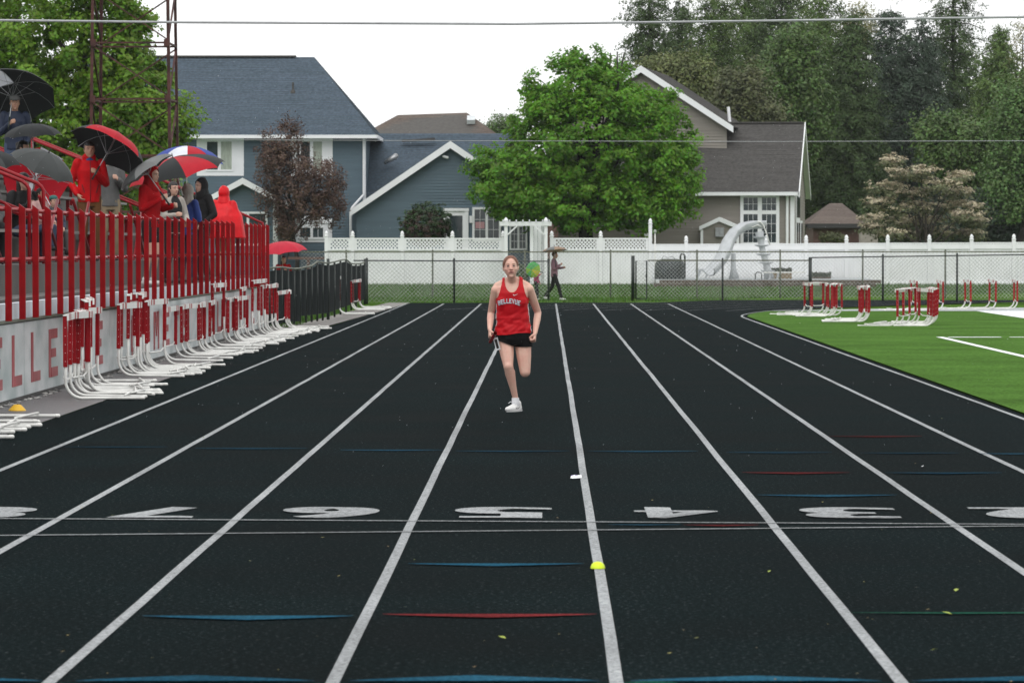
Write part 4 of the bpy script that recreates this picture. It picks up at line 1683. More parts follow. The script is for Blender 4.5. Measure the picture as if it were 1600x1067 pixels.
# ================================================================== POOL TERRACE AND SLIDE
SY = 136.0
sx = lambda px, Y=SY: P(px, 420, Y).x
szz = lambda py, Y=SY: P(800, py, Y).z
m_stone = M('brown_garden_stone', (0.085, 0.060, 0.045), 0.8, 0.35, 5, coords='World', bump=0.4)
tw_ = thing('stone_edging', 'low brown stone edging wall under the pool terrace', 'wall', (sx(1190), SY - 2, 0))
rr = random.Random(5)
xx = sx(1022, SY - 2)
zbm, ztm = szz(448, SY - 2), szz(437, SY - 2)
while xx < sx(1368, SY - 2):
    w_ = rr.uniform(.42, .62)
    for k in range(2):
        mb = MB()
        h0 = zbm + (ztm - zbm) * k / 2
        off_ = 0.2 * k
        mb.span(xx + off_, xx + off_ + w_ - .015, SY - 2.0 + rr.uniform(-.02, .02), SY - 1.7, h0 - (0.15 if k == 0 else 0), h0 + (ztm - zbm) / 2 - .012)
        mb.build('stone', m_stone, tw_)
    xx += w_
mb = MB()
mb.poly([(sx(1022, SY - 1.7), SY - 1.72, ztm - .01), (sx(1365, SY - 1.7), SY - 1.72, ztm - .01), (sx(1365), VY - .2, ztm + .02), (sx(1022), VY - .2, ztm + .02)])
struct('terrace', mb, m_curb, 'pale paved pool terrace in front of the white fence')
tz = ztm
# slide
m_slide = M('grey_fibreglass', (0.46, 0.48, 0.50), 0.35, 0.12, 3)
sl = thing('pool_slide', 'grey fibreglass pool slide curving down from a stepped pedestal', 'slide', (sx(1160), SY, tz))
path = [(1192, 356), (1178, 356), (1164, 359), (1152, 367), (1144, 380), (1138, 396), (1131, 410), (1121, 421), (1112, 430)]
wid = [.40, .44, .48, .56, .64, .68, .68, .62, .54]
mb = MB()
rows_ = []
for k, (px_, py_) in enumerate(path):
    c = P(px_, py_, SY - 0.9 * (k / 8) ** 1.5)
    a, b = path[max(0, k - 1)], path[min(len(path) - 1, k + 1)]
    tdir = (P(b[0], b[1], SY - 0.25) - P(a[0], a[1], SY)).normalized()
    side = Vector((0.55, -1, 0)).normalized()
    side = (side - tdir * side.dot(tdir)).normalized()
    nrm = side.cross(tdir).normalized()
    if nrm.z < 0:
        nrm = -nrm
    prof = []
    for j in range(9):
        u_ = -1 + 2 * j / 8
        prof.append(c + side * (u_ * wid[k] / 2) + nrm * (0.26 * abs(u_) ** 3))
    for j in range(8, -1, -1):
        u_ = -1 + 2 * j / 8
        prof.append(c + side * (u_ * (wid[k] / 2 + .03)) + nrm * (0.26 * abs(u_) ** 3 - .04))
    rows_.append(prof)
m_ = len(rows_[0])
vsl = [p for r_ in rows_ for p in r_]
fsl = [(k * m_ + j, k * m_ + (j + 1) % m_, (k + 1) * m_ + (j + 1) % m_, (k + 1) * m_ + j) for k in range(len(rows_) - 1) for j in range(m_)]
mb.add(vsl, fsl)
mb.build('chute', m_slide, sl, True)
mb = MB()
pts = [P(1186, 362, SY), P(1188, 372, SY), P(1190, 384, SY), P(1194, 400, SY), P(1198, 416, SY), P(1202, 436, SY)]
mb.tube(pts, [.17, .13, .11, .12, .13, .2], 10)
mb.build('pedestal', m_slide, sl, True)
for k, (px_, py_) in enumerate(((1187, 371), (1190, 384), (1193, 398), (1197, 411), (1200, 424))):
    mb = MB()
    c = P(px_, py_, SY)
    mb.loft([(c.x, c.y, c.z - .05, .10, .10), (c.x, c.y, c.z, .25, .22), (c.x, c.y, c.z + .035, .27, .24), (c.x, c.y, c.z + .04, .14, .14)], 12)
    mb.build('step', m_slide, sl, True)
mb = MB()
mb.tube([P(1146, 396, SY - .1), P(1146, 420, SY - .1), P(1147, 436, SY - .1)], [.09, .10, .2], 8)
mb.build('support', m_slide, sl, True)
for dy in (-.25, .25):
    mb = MB()
    q = lambda a, b: P(a, b, SY + dy)
    mb.tube([q(1163, 358), q(1168, 350), q(1178, 346.5), q(1188, 347), q(1193, 352), q(1198, 366), q(1203, 383)], 0.022, 8)
    mb.build('hand_rail', m_tubewhite, sl, True)
    mb = MB()
    mb.tube([q(1168, 351), q(1176, 355), q(1184, 351.5), q(1190, 355)], 0.018, 6)
    mb.build('hand_rail', m_tubewhite, sl, True)
# diving board
t = thing('diving_board', 'white diving board on a low stand right of the slide', 'diving board', (sx(1222), SY - .6, tz))
mb = MB()
mb.span(sx(1192), sx(1256), SY - .8, SY - .4, szz(426.5), szz(424.5))
mb.build('board', m_tubewhite, t)
for px_ in (1200, 1212):
    mb = MB()
    mb.bar((sx(px_), SY - .6, tz - .02), (sx(px_ + 3), SY - .6, szz(426.6)), .3, .06)
    mb.build('support', m_slide, t)
mb = MB()
a = sx(1186)
mb.tube([(sx(1178), SY - .9, tz), (sx(1178), SY - .9, szz(427)), (sx(1181), SY - .9, szz(425)), (sx(1187), SY - .9, szz(426)), (sx(1188), SY - .9, szz(430)), (sx(1188), SY - .9, tz)], .02, 8)
mb.build('grab_rail', m_dark, t, True)
# dark covered heater by the gate, ladder rails, low planting, bench
t = thing('covered_equipment', 'dark tarpaulin covered pool equipment by the lattice fence end', 'cover', (sx(1047), SY, tz))
mb = MB()
rings = []
for k, (z_, s_) in enumerate(((0, 1.0), (.3, 1.02), (.55, .98), (.68, .85), (.74, .5))):
    rings.append((sx(1047), SY + .3, tz + z_, .56 * s_, .45 * s_))
mb.loft(rings, 14)
mb.build('tarpaulin', M('dark_tarpaulin', (0.014, 0.022, 0.026), 0.5, 0.4, 4, bump=0.6, bscale=12), t, True)
mb = MB()
mb.tube([(sx(1033), SY, tz + .70), (sx(1037), SY, tz + .86), (sx(1043), SY, tz + .78), (sx(1050), SY, tz + .84), (sx(1056), SY, tz + .72)], .018, 6)
mb.build('rope', m_chrome, t, True)
t = thing('pool_ladder', 'dark hooped pool ladder rail beside the covered equipment', 'ladder', (sx(1066), SY - .3, tz))
for dy in (0, .5):
    mb = MB()
    mb.tube([(sx(1063), SY - .3 + dy, tz), (sx(1063), SY - .3 + dy, szz(400)), (sx(1064.5), SY - .3 + dy, szz(397)), (sx(1068), SY - .3 + dy, szz(397)), (sx(1070), SY - .3 + dy, szz(400)), (sx(1070), SY - .3 + dy, tz)], .026, 8)
    mb.build('rail', m_dark, t, True)
for z_ in (.2, .45):
    mb = MB()
    mb.span(sx(1063.5), sx(1069.5), SY - .3, SY + .2, tz + z_, tz + z_ + .03)
    mb.build('step', m_dark, t)
t = thing('garden_bench', 'pale plastic bench standing on the terrace left of the slide', 'bench', (sx(1101), SY + .5, tz))
mb = MB()
mb.span(sx(1087), sx(1112), SY + .4, SY + .8, szz(424), szz(420.5))
mb.build('seat', m_slide, t)
for px_ in (1093, 1106):
    mb = MB()
    mb.bar((sx(px_ - 3), SY + .6, tz), (sx(px_ + 3), SY + .6, szz(421)), .3, .07)
    mb.build('leg', m_slide, t)
for (a, b, c_, lab) in ((1208, 1240, 420, 'low tan box planter behind the diving board'), (1268, 1302, 427, 'low dark planter beyond the thick fence post')):
    t = thing('planter', lab, 'planter', (sx((a + b) / 2), SY + 1.2, tz))
    mb = MB()
    mb.span(sx(a), sx(b), SY + 1, SY + 1.5, tz - .01, szz(c_ + 6))
    mb.build('box', M('tan_box', (0.20, 0.15, 0.09), 0.7) if a == 1208 else m_stone, t)
    rs = np.random.RandomState(a)
    n = 500
    c = np.stack([rs.uniform(sx(a), sx(b), n), rs.uniform(SY + 1, SY + 1.5, n), rs.uniform(szz(c_ + 6) - .02, szz(c_), n)], 1)
    d1, d2 = rs.normal(size=(n, 3)) * .03, rs.normal(size=(n, 3)) * .03
    vv = np.stack([c - d1, c + d2, c + d1, c - d2], 1)
    arrays_mesh('leaves', (vv - np.array(t.location)).reshape(-1, 3), 4, M('planter_leaf', (0.03, 0.045, 0.02), 0.6, 0.3, island=.3), t, 'stuff')
t = thing('lamp_pole', 'thin white pole with small round lamp by the lattice fence end', 'lamp', (sx(1023.5, 138), 138, tz))
mb = MB()
mb.tube([(sx(1023.5, 138), 138, 0.2), (sx(1023.5, 138), 138, P(0, 364, 138).z)], .022, 8)
mb.build('pole', m_tubewhite, t, True)
mb = MB()
mb.sphere(P(1023.5, 362, 138), (.055, .055, .08))
mb.build('lamp_head', m_curtain, t, True)

# ================================================================== OVERHEAD WIRES
for (pts, Y, r, lab) in (([(-60, 31.5), (300, 35.5), (800, 38.0), (1200, 33), (1600, 27), (1720, 25)], 60, 0.021, 'thick grey overhead cable crossing near the top of the view'),
                         ([(150, 218), (500, 219.5), (800, 220.5), (1200, 221.5), (1720, 220)], 104, 0.0085, 'thin overhead wire crossing in front of the houses')):
    mb = MB()
    w3 = [P(a, b, Y) for a, b in pts]
    w3 = [w3[0] + (w3[0] - w3[1]) * 3] + w3 + [w3[-1] + (w3[-1] - w3[-2]) * 3]
    mb.tube(w3, r, 6)
    o = mb.build('overhead_wire', M('wire_grey', (0.35, 0.36, 0.37), 0.5))
    tag(o, lab, 'wire')
# ================================================================== TREES
def leaf_quads(c, nrm, size, rs, asp=0.55):
    n = len(c)
    a = rs.normal(size=(n, 3))
    a -= nrm * (a * nrm).sum(1, keepdims=True)
    a /= np.linalg.norm(a, axis=1, keepdims=True) + 1e-9
    b = np.cross(nrm, a)
    s = (size * rs.uniform(0.6, 1.35, n))[:, None]
    fold = nrm * s * rs.uniform(-.15, .15, n)[:, None]
    return np.stack([c - a * s * .5, c + b * s * asp * .5 + fold, c + a * s * .5, c - b * s * asp * .5 + fold], 1)


def crown_leaves(blobs, n_clump, per, size, seed, clump_r=0.45, flat=0.7, shell=0.45, up=0.55, asp=0.6):
    rs = np.random.RandomState(seed)
    bl = np.array(blobs, float)
    wt = (bl[:, 3] * bl[:, 4] * bl[:, 5]) ** (2 / 3)
    idx = rs.choice(len(bl), n_clump, p=wt / wt.sum())
    d = rs.normal(size=(n_clump, 3))
    d /= np.linalg.norm(d, axis=1, keepdims=True)
    rad = shell + (1 - shell) * rs.rand(n_clump) ** 0.6
    rad *= 1 + 0.10 * rs.normal(size=n_clump)
    cc = bl[idx, :3] + d * bl[idx, 3:] * rad[:, None]
    cr = clump_r * rs.uniform(0.5, 1.35, n_clump)
    k = np.repeat(np.arange(n_clump), per)
    n = len(k)
    e = rs.normal(size=(n, 3))
    e /= np.linalg.norm(e, axis=1, keepdims=True)
    e *= (rs.rand(n) ** 0.45)[:, None]
    e[:, 2] *= flat
    c = cc[k] + e * cr[k][:, None]
    nr = d[k] * 0.5 + e * 0.5 + np.array([0, 0, up]) + rs.normal(size=(n, 3)) * 0.45
    nr /= np.linalg.norm(nr, axis=1, keepdims=True)
    return leaf_quads(c, nr, size, rs, asp)


def limb_path(a, b, rr, n=6, wob=0.12, sag=0.0):
    a, b = Vector(a), Vector(b)
    L_ = (b - a).length
    pts = []
    for k in range(n + 1):
        t = k / n
        p = a.lerp(b, t)
        if 0 < k < n:
            p += Vector((rr.uniform(-1, 1), rr.uniform(-1, 1), rr.uniform(-.5, .5))) * wob * L_ * .3
        p.z += math.sin(t * math.pi) * sag * L_
        pts.append(p)
    return pts


m_bark = M('grey_bark', (0.055, 0.045, 0.038), 0.85, 0.3, 6, bump=0.6, bscale=25)
m_darkbark = M('dark_wet_bark', (0.018, 0.015, 0.013), 0.8, 0.3, 6, bump=0.6, bscale=25)


def tree(name, label, base, blobs, leafmat, n_clump, per, size, seed, group=None, trunk_r=0.18, bark=None, stems=1, limbs=10, fork=0.25, cat='tree', **kw):
    base = Vector(base)
    t = thing(name, label, cat, base, 0, group)
    rr = random.Random(seed)
    q = crown_leaves(blobs, n_clump, per, size, seed, **kw)
    loc = np.array(base)
    o = arrays_mesh('crown', (q - loc).reshape(-1, 3), 4, leafmat, t)
    mb = MB()
    top = max(b[2] + b[5] * .6 for b in blobs)
    cx = sum(b[0] for b in blobs) / len(blobs)
    cy = sum(b[1] for b in blobs) / len(blobs)
    low = min(b[2] - b[5] for b in blobs)
    fk = base.z + max(0.2, (low - base.z) + (top - low) * fork)
    for s in range(stems):
        tx = cx + (rr.uniform(-1, 1) * blobs[0][3] * .5 if stems > 1 else 0)
        ty = cy + (rr.uniform(-1, 1) * blobs[0][4] * .4 if stems > 1 else 0)
        b0 = base + Vector((rr.uniform(-.2, .2), rr.uniform(-.2, .2), -.1)) * (1 if stems > 1 else 0)
        pts = limb_path(b0, (tx, ty, top), rr, 7, 0.10)
        mb.tube(pts, [trunk_r * (1 - .86 * k / 7) for k in range(8)], 8)
        for j in range(limbs // stems):
            k = rr.choice((2, 3, 4, 5))
            bl = rr.choice(blobs)
            e = Vector((bl[0] + rr.uniform(-.8, .8) * bl[3], bl[1] + rr.uniform(-.8, .8) * bl[4], bl[2] + rr.uniform(-.4, .7) * bl[5]))
            st_ = pts[k]
            lp = limb_path(st_, e, rr, 5, .15, .08)
            r0 = trunk_r * (1 - .86 * k / 7) * .6
            mb.tube(lp, [r0 * (1 - .8 * i / 5) for i in range(6)], 6)
    mb.build('trunk', bark or m_bark, t, True)
    return t


def at(px, py, Y):
    return P(px, py, Y)


def bl(px, py, rx, ry, Y, dy=0.0, depth=None):
    """an ellipsoid of foliage given in photograph pixels at distance Y"""
    c = P(px, py, Y + dy)
    s = (Y + dy) / FOC
    return (c.x, c.y, c.z, rx * s, (depth if depth else rx * s), ry * s)


LEAF = lambda nm, c, c2, tr=0.25, isl=0.35, rough=0.5: M(nm, c, rough, 0.2, 0.9, col2=c2, coords='World', island=isl, translucent=tr, spec=0.35)
l_maple = LEAF('maple_leaf', (0.098, 0.238, 0.012), (0.160, 0.340, 0.022), .45)
l_left = LEAF('spring_maple_leaf', (0.105, 0.215, 0.014), (0.225, 0.370, 0.038), .42)
l_spruce = LEAF('spruce_needle', (0.048, 0.084, 0.026), (0.072, 0.116, 0.036), .08, .3, .7)
l_pine = LEAF('pine_needle', (0.082, 0.138, 0.034), (0.120, 0.186, 0.046), .1, .3, .7)
l_dark = LEAF('dark_evergreen', (0.040, 0.066, 0.044), (0.060, 0.094, 0.058), .05, .3, .7)
l_mid = LEAF('mid_green_leaf', (0.066, 0.122, 0.026), (0.100, 0.170, 0.036), .2)
l_olive = LEAF('olive_spring_leaf', (0.112, 0.140, 0.044), (0.160, 0.185, 0.060), .25)
l_brownish = LEAF('bronze_spring_leaf', (0.086, 0.102, 0.042), (0.126, 0.138, 0.056), .2)
l_bright = LEAF('bright_green_leaf', (0.085, 0.160, 0.042), (0.125, 0.215, 0.060), .25)
l_pale = LEAF('pale_budding_leaf', (0.20, 0.20, 0.09), (0.28, 0.27, 0.13), .3)
l_cherry = LEAF('purple_brown_leaf', (0.085, 0.048, 0.038), (0.140, 0.082, 0.062), .15)
l_dog = LEAF('dogwood_blossom', (0.42, 0.36, 0.25), (0.56, 0.49, 0.35), .25)
l_dogleaf = LEAF('dogwood_leaf', (0.110, 0.130, 0.060), (0.17, 0.18, 0.09), .2)
l_yew = LEAF('yew_green', (0.020, 0.050, 0.012), (0.035, 0.075, 0.018), .1)
l_yewin = LEAF('yew_rust', (0.045, 0.026, 0.020), (0.065, 0.040, 0.028), .05)

# the large maple behind the lattice fence
MY = 144.5
mblobs = [bl(915, 235, 130, 108, MY, 0, 3.2), bl(845, 265, 92, 82, MY, .4, 2.6), bl(1000, 240, 92, 92, MY, .2, 2.6), bl(790, 292, 56, 56, MY, -.3, 1.9), bl(1050, 285, 50, 62, MY, .3, 2.0),
          bl(905, 135, 60, 46, MY, 0, 2.0), bl(950, 150, 60, 50, MY, .3, 2.0), bl(850, 170, 44, 36, MY, 0, 1.6), bl(1020, 170, 44, 38, MY, 0, 1.6), bl(905, 315, 120, 46, MY, -.8, 2.6), bl(1000, 325, 74, 36, MY, -.5, 2.0),
          bl(825, 318, 62, 36, MY, -.5, 2.0), bl(898, 98, 22, 24, MY, 0, .7), bl(836, 132, 16, 26, MY, 0, .6), bl(930, 100, 22, 26, MY, 0, .7), bl(1075, 235, 28, 34, MY, 0, 1.0), bl(755, 260, 26, 30, MY, 0, 1.0)]
tree('maple_tree', 'large round bright green tree with several dark stems behind the white lattice fence', P(903, 438, MY), mblobs, l_maple, 1500, 62, 0.165, 11,
     trunk_r=0.17, bark=m_darkbark, stems=4, limbs=24, fork=.1, clump_r=0.42, shell=0.5)
# spring maples behind the stand
LY = 104.0
lb = [bl(70, 80, 150, 110, LY, 0, 2.6), bl(180, 120, 70, 90, LY, 0, 2.0), bl(60, 200, 150, 110, LY, .5, 2.6), bl(210, 60, 34, 50, LY, 0, 1.0), bl(225, 180, 66, 70, LY, -.4, 1.6), bl(140, -60, 90, 110, LY, 0, 2.2),
      bl(235, 130, 34, 36, LY, 0, 1.0), bl(275, 190, 32, 36, LY, -.3, .9), bl(-80, 60, 110, 170, LY, .6, 2.4), bl(200, 20, 34, 30, LY, 0, 1.0), bl(250, 240, 50, 36, LY, 0, 1.2), bl(130, 300, 130, 60, LY, 1.0, 2.0)]
tree('maple_tree', 'tall light green spring maple behind the rusty lattice tower', (P(90, 400, LY).x, LY, 0), lb, l_left, 1150, 84, 0.145, 12, trunk_r=0.26, limbs=14, fork=.3, clump_r=0.40, shell=0.35)
lb2 = [bl(-20, 120, 120, 170, 122, 0, 3), bl(-150, 60, 140, 200, 122, 0, 3), bl(120, 260, 110, 110, 122, 0, 2.5), bl(230, 300, 60, 70, 122, 0, 1.8)]
tree('maple_tree', 'mid green tree standing behind the light spring maple at the left edge', (P(-40, 400, 122).x, 122, 0), lb2, l_mid, 700, 40, 0.19, 13, trunk_r=0.26, limbs=8, clump_r=0.5)

# purple brown weeping tree in front of the blue house
CY = 144.0
cbl = [bl(445, 225, 34, 34, CY, 0, .9), bl(440, 262, 46, 44, CY, 0, 1.2), bl(475, 285, 58, 46, CY, 0, 1.4), bl(505, 300, 42, 50, CY, 0, 1.1), bl(430, 310, 34, 50, CY, .3, 1.0), bl(470, 325, 50, 44, CY, 0, 1.2), bl(525, 318, 22, 46, CY, 0, .7),
       bl(440, 355, 22, 30, CY, .3, .7), bl(455, 196, 22, 12, CY, 0, .5), bl(425, 245, 26, 30, CY, 0, .7)]
t = tree('cherry_tree', 'purple brown weeping ornamental tree in front of the blue house windows', (P(462, 420, CY).x, CY, 0.2), cbl, l_cherry, 600, 46, 0.085, 14, trunk_r=0.10, bark=m_darkbark, limbs=22, clump_r=0.24, flat=1.3, shell=0.25, up=0.1)
# dark shrub by the porch corner
tree('evergreen_shrub', 'dark narrow evergreen shrub beside the porch corner of the blue house', (P(448, 420, 145.5).x, 145.5, 0.2), [bl(449, 355, 15, 34, 145.5, 0, .5)], l_dark, 120, 30, 0.08, 15, trunk_r=0.05, limbs=3, clump_r=0.15, cat='shrub')
# domed yew
YY = 143.2
yb = [bl(666, 352, 36, 34, YY, 0, .95)]
t = tree('yew_shrub', 'domed green shrub with rusty brown face before the blue gable wall', (P(666, 420, YY).x, YY, 0.2), yb, l_yew, 420, 44, 0.07, 16, trunk_r=0.07, limbs=5, clump_r=0.13, shell=.78, cat='shrub')
q = crown_leaves([bl(663, 356, 31, 26, YY, -.30, .72)], 240, 40, 0.06, 17, clump_r=0.12, shell=.82)
arrays_mesh('dead_foliage', (q - np.array(t.location)).reshape(-1, 3), 4, l_yewin, t)
# low plants at the arbor
for (px, py, rx, ry, Y, lab, m, sd) in ((815, 428, 9, 14, 141.2, 'small leafy shrub seen through the arbor opening', l_mid, 3), (1300, 372, 22, 8, 150, 'low bronze hedge beyond the plain white fence', l_brownish, 4)):
    tree('garden_shrub', lab, (P(px, 440, Y).x, Y, 0.15), [bl(px, py, rx, ry, Y, 0, .5)], m, 90, 30, 0.07, sd, trunk_r=0.03, limbs=3, clump_r=0.14, cat='shrub')

# dogwood, blossoms in level sprays
DY = 166.0
rr = random.Random(6)
base = Vector((P(1445, 400, DY).x, DY, 0.2))
t = thing('dogwood_tree', 'spreading tan blossomed tree before the dark conifers on the right', 'tree', base)
mb = MB()
sprays = [(1392, 252, 22, 9), (1410, 272, 34, 9), (1440, 268, 30, 9), (1385, 292, 36, 9), (1425, 300, 44, 10), (1470, 288, 40, 9), (1495, 300, 28, 8), (1500, 276, 20, 7), (1375, 318, 34, 9), (1420, 325, 46, 10),
          (1470, 322, 46, 10), (1516, 322, 32, 8), (1365, 342, 24, 8), (1400, 348, 40, 10), (1450, 345, 46, 10), (1505, 336, 34, 8), (1525, 345, 16, 6), (1480, 362, 40, 10), (1390, 366, 34, 8), (1430, 366, 40, 8), (1520, 366, 24, 7), (1360, 356, 16, 5)]
qs, ql = [], []
for k, (px, py, rx, ry) in enumerate(sprays):
    b_ = bl(px, py, rx, ry, DY + rr.uniform(-1.2, 1.2), 0, 1.0)
    qs.append(crown_leaves([(b_[0], b_[1], b_[2] + .10, *b_[3:])], 26, 22, 0.12, 50 + k, clump_r=.26, flat=.35, shell=.2, up=1.2))
    ql.append(crown_leaves([(b_[0], b_[1], b_[2] - .14, *b_[3:])], 20, 20, 0.13, 90 + k, clump_r=.3, flat=.4, shell=.2, up=.8))
    lp = limb_path(base + Vector((rr.uniform(-.2, .2), 0, 0.6 + (390 - py) * .010)), (b_[0], b_[1], b_[2] - .1), rr, 5, .12, .06)
    mb.tube(lp, [.05 * (1 - .8 * i / 5) for i in range(6)], 6)
mb.tube(limb_path(base, base + Vector((0.1, 0, 3.4)), rr, 6, .08), [.14 * (1 - .8 * i / 6) for i in range(7)], 8)
loc = np.array(base)
arrays_mesh('blossom', (np.concatenate(qs) - loc).reshape(-1, 3), 4, l_dog, t)
arrays_mesh('crown', (np.concatenate(ql) - loc).reshape(-1, 3), 4, l_dogleaf, t)
mb.build('trunk', m_bark, t, True)


def conifer(label, px, ptop, pbot, rpx, Y, mat, seed, dens=1.0, size=0.17, droop=0.35, EX=0.55, group='evergreens in the wood behind the houses', sky=0.0):
    """layered evergreen: whorls of drooping branches carrying needle sprays"""
    rs = np.random.RandomState(seed)
    top = P(px, ptop, Y)
    s = Y / FOC
    base = Vector((top.x, Y, 0))
    zb = max(0.8, P(px, pbot, Y).z)
    Hh = top.z - zb
    Rm = rpx * s
    t = thing('conifer_tree', label, 'tree', base, 0, group)
    nlev = int(Hh / 0.45)
    cs, nr = [], []
    mb = MB()
    mb.tube([base, (top.x, Y, top.z * .5), top], [0.008 * top.z + .06, .005 * top.z + .03, .015], 7)
    for L_ in range(nlev):
        h = L_ / nlev
        z = zb + Hh * h
        r = Rm * (1 - h) ** EX * (0.85 + .3 * rs.rand()) + .25
        nb = max(4, int((6 + 5 * (1 - h))))
        a0 = rs.rand() * 6.28
        for k in range(nb):
            if rs.rand() < sky:
                continue
            a = a0 + 6.283 * k / nb + rs.uniform(-.3, .3)
            rr_ = r * rs.uniform(.62, 1.12)
            tip = np.array([top.x + rr_ * math.cos(a), Y + rr_ * math.sin(a), z - rr_ * droop * rs.uniform(.5, 1.2)])
            org = np.array([top.x, Y, z + .05])
            if L_ % 2 == 0 and k % 2 == 0:
                mb.tube([tuple(org), tuple(org * .5 + tip * .5 + np.array([0, 0, .06 * rr_])), tuple(tip)], [.05 * (1 - h) + .02, .03, .01], 4)
            n = int((26 + 70 * rr_ / 1.5) * dens)
            tt = rs.rand(n) ** .7
            p = org + (tip - org) * tt[:, None]
            p[:, 2] += np.sin(tt * math.pi) * .07 * rr_
            p += rs.normal(size=(n, 3)) * (np.array([.22, .22, .12]) * (0.5 + .5 * (1 - tt))[:, None] * min(1.4, .5 + rr_ * .4))
            p[:, 2] -= rs.rand(n) * .18
            cs.append(p)
            d = np.stack([np.cos(a) * np.ones(n) * .5, np.sin(a) * np.ones(n) * .5, np.full(n, .6)], 1) + rs.normal(size=(n, 3)) * .5
            nr.append(d / np.linalg.norm(d, axis=1, keepdims=True))
    c, nrm = np.concatenate(cs), np.concatenate(nr)
    q = leaf_quads(c, nrm, size, rs, .34)
    nb_ = 9
    fill = [(top.x, Y, zb + Hh * (i + .5) / nb_, .74 * Rm * (1 - (i + .5) / nb_) ** EX, .74 * Rm * (1 - (i + .5) / nb_) ** EX, Hh / nb_ * .75) for i in range(nb_)]
    q = np.concatenate([q, crown_leaves(fill, int(520 * dens * (1 - 2.2 * sky)), 52, size * 1.1, seed + 500, clump_r=.55, flat=.8, shell=.4, up=.3, asp=.36)])
    arrays_mesh('crown', (q - np.array(base)).reshape(-1, 3), 4, mat, t)
    mb.build('trunk', m_darkbark, t, True)
    return t


def wood(label, px, py, rx, ry, Y, mat, seed, n=420, per=36, size=.30, cr=.85, extra=(), group='leafy trees in the wood behind the houses', **kw):
    b = [bl(px, py, rx, ry, Y, 0, min(4.5, rx * Y / FOC))] + [bl(*e, Y, 0, min(3.5, e[2] * Y / FOC)) for e in extra]
    return tree('woodland_tree', label, (P(px, 400, Y).x, Y, 0), b, mat, n, int(per * 1.7), size * .72, seed, group=group, trunk_r=.22, bark=m_darkbark, limbs=8, clump_r=cr, flat=.8, **kw)


conifer('ragged dark spruce tallest at the left end of the wood', 1015, -110, 330, 88, 212, l_spruce, 101, .9, .18, .30, sky=.12)
conifer('dark spruce filling the gap between the ragged and the slim spruce', 1066, 2, 330, 66, 228, l_spruce, 113, 1, .17, .35, EX=.42)
conifer('slim spruce poking up just right of the ragged left spruce', 1115, -60, 330, 74, 218, l_pine, 102, 1, .17, .35, EX=.42)
conifer('broad dark green spruce behind the grey gable house roof', 1170, -70, 340, 100, 224, l_pine, 103, 1.1, .17, .35, EX=.4)
conifer('spruce with a narrow tip left of the tallest middle trees', 1222, -60, 350, 100, 214, l_spruce, 104, 1.1, .17, .4, EX=.4)
conifer('central spruce whose tip touches the cable', 1280, -50, 360, 100, 208, l_pine, 105, 1.1, .17, .4, EX=.42)
conifer('rounded dark spruce right of the central tips', 1332, 14, 370, 98, 206, l_spruce, 106, 1.1, .17, .4)
conifer('blackish spruce filling the middle of the wood', 1392, 8, 372, 100, 214, l_dark, 107, 1.2, .17, .45, EX=.45)
conifer('low blackish spruce beside the grey house gable end', 1310, 130, 374, 86, 218, l_dark, 108, 1.2, .17, .45, EX=.45)
conifer('tall see-through spruce rising above the frame at right', 1490, -130, 370, 84, 220, l_spruce, 109, .9, .18, .25, sky=.15)
conifer('dark spruce close behind the dogwood', 1440, 30, 380, 90, 213, l_dark, 110, 1.2, .17, .45, EX=.45)
conifer('mid green spruce on the far right behind the dogwood', 1560, 40, 384, 84, 205, l_pine, 111, 1.1, .17, .4)
conifer('spruce at the right picture edge', 1625, 80, 384, 78, 208, l_spruce, 112, 1.0, .17, .4)
wood('olive spring tree right behind the tall grey gable', 1062, 150, 66, 66, 196, l_olive, 120, 420, 34, .26, .8, extra=((1030, 120, 36, 30), (1105, 190, 40, 60)))
wood('bronze green rounded tree above the charcoal roof', 1162, 152, 44, 52, 190, l_brownish, 121, 340, 34, .24, .7, extra=((1185, 190, 40, 40), (1140, 180, 30, 40)))
wood('soft mid green tree between bronze tree and dark spruces', 1238, 150, 60, 110, 200, l_mid, 122, 520, 36, .28, .8, extra=((1220, 230, 50, 60),))
wood('soft green bush like tree right of the dogwood', 1505, 235, 70, 52, 184, l_mid, 123, 420, 36, .26, .7, extra=((1470, 210, 40, 34), (1545, 280, 60, 60)))
wood('bright green tree at the right edge of the picture', 1590, 200, 46, 84, 178, l_bright, 124, 460, 36, .24, .7, extra=((1575, 290, 40, 70), (1640, 240, 50, 120)))
wood('pale budding tree showing above the far spruces', 1338, 45, 30, 44, 240, l_pale, 125, 70, 26, .22, .7)
wood('pale budding tree at the top right picture edge', 1598, 95, 44, 66, 240, l_pale, 126, 90, 26, .22, .8)
wood('distant green tree left of the large maple over the brown roof', 782, 215, 30, 36, 236, l_mid, 127, 120, 30, .26, .8)
wood('dark understorey tree between dogwood and bright green tree', 1552, 345, 70, 40, 180, l_dark, 128, 300, 34, .26, .7)
wood('dark understorey tree beside the small brown house', 1290, 280, 60, 60, 226, l_dark, 129, 300, 34, .28, .8, extra=((1375, 345, 50, 40),))
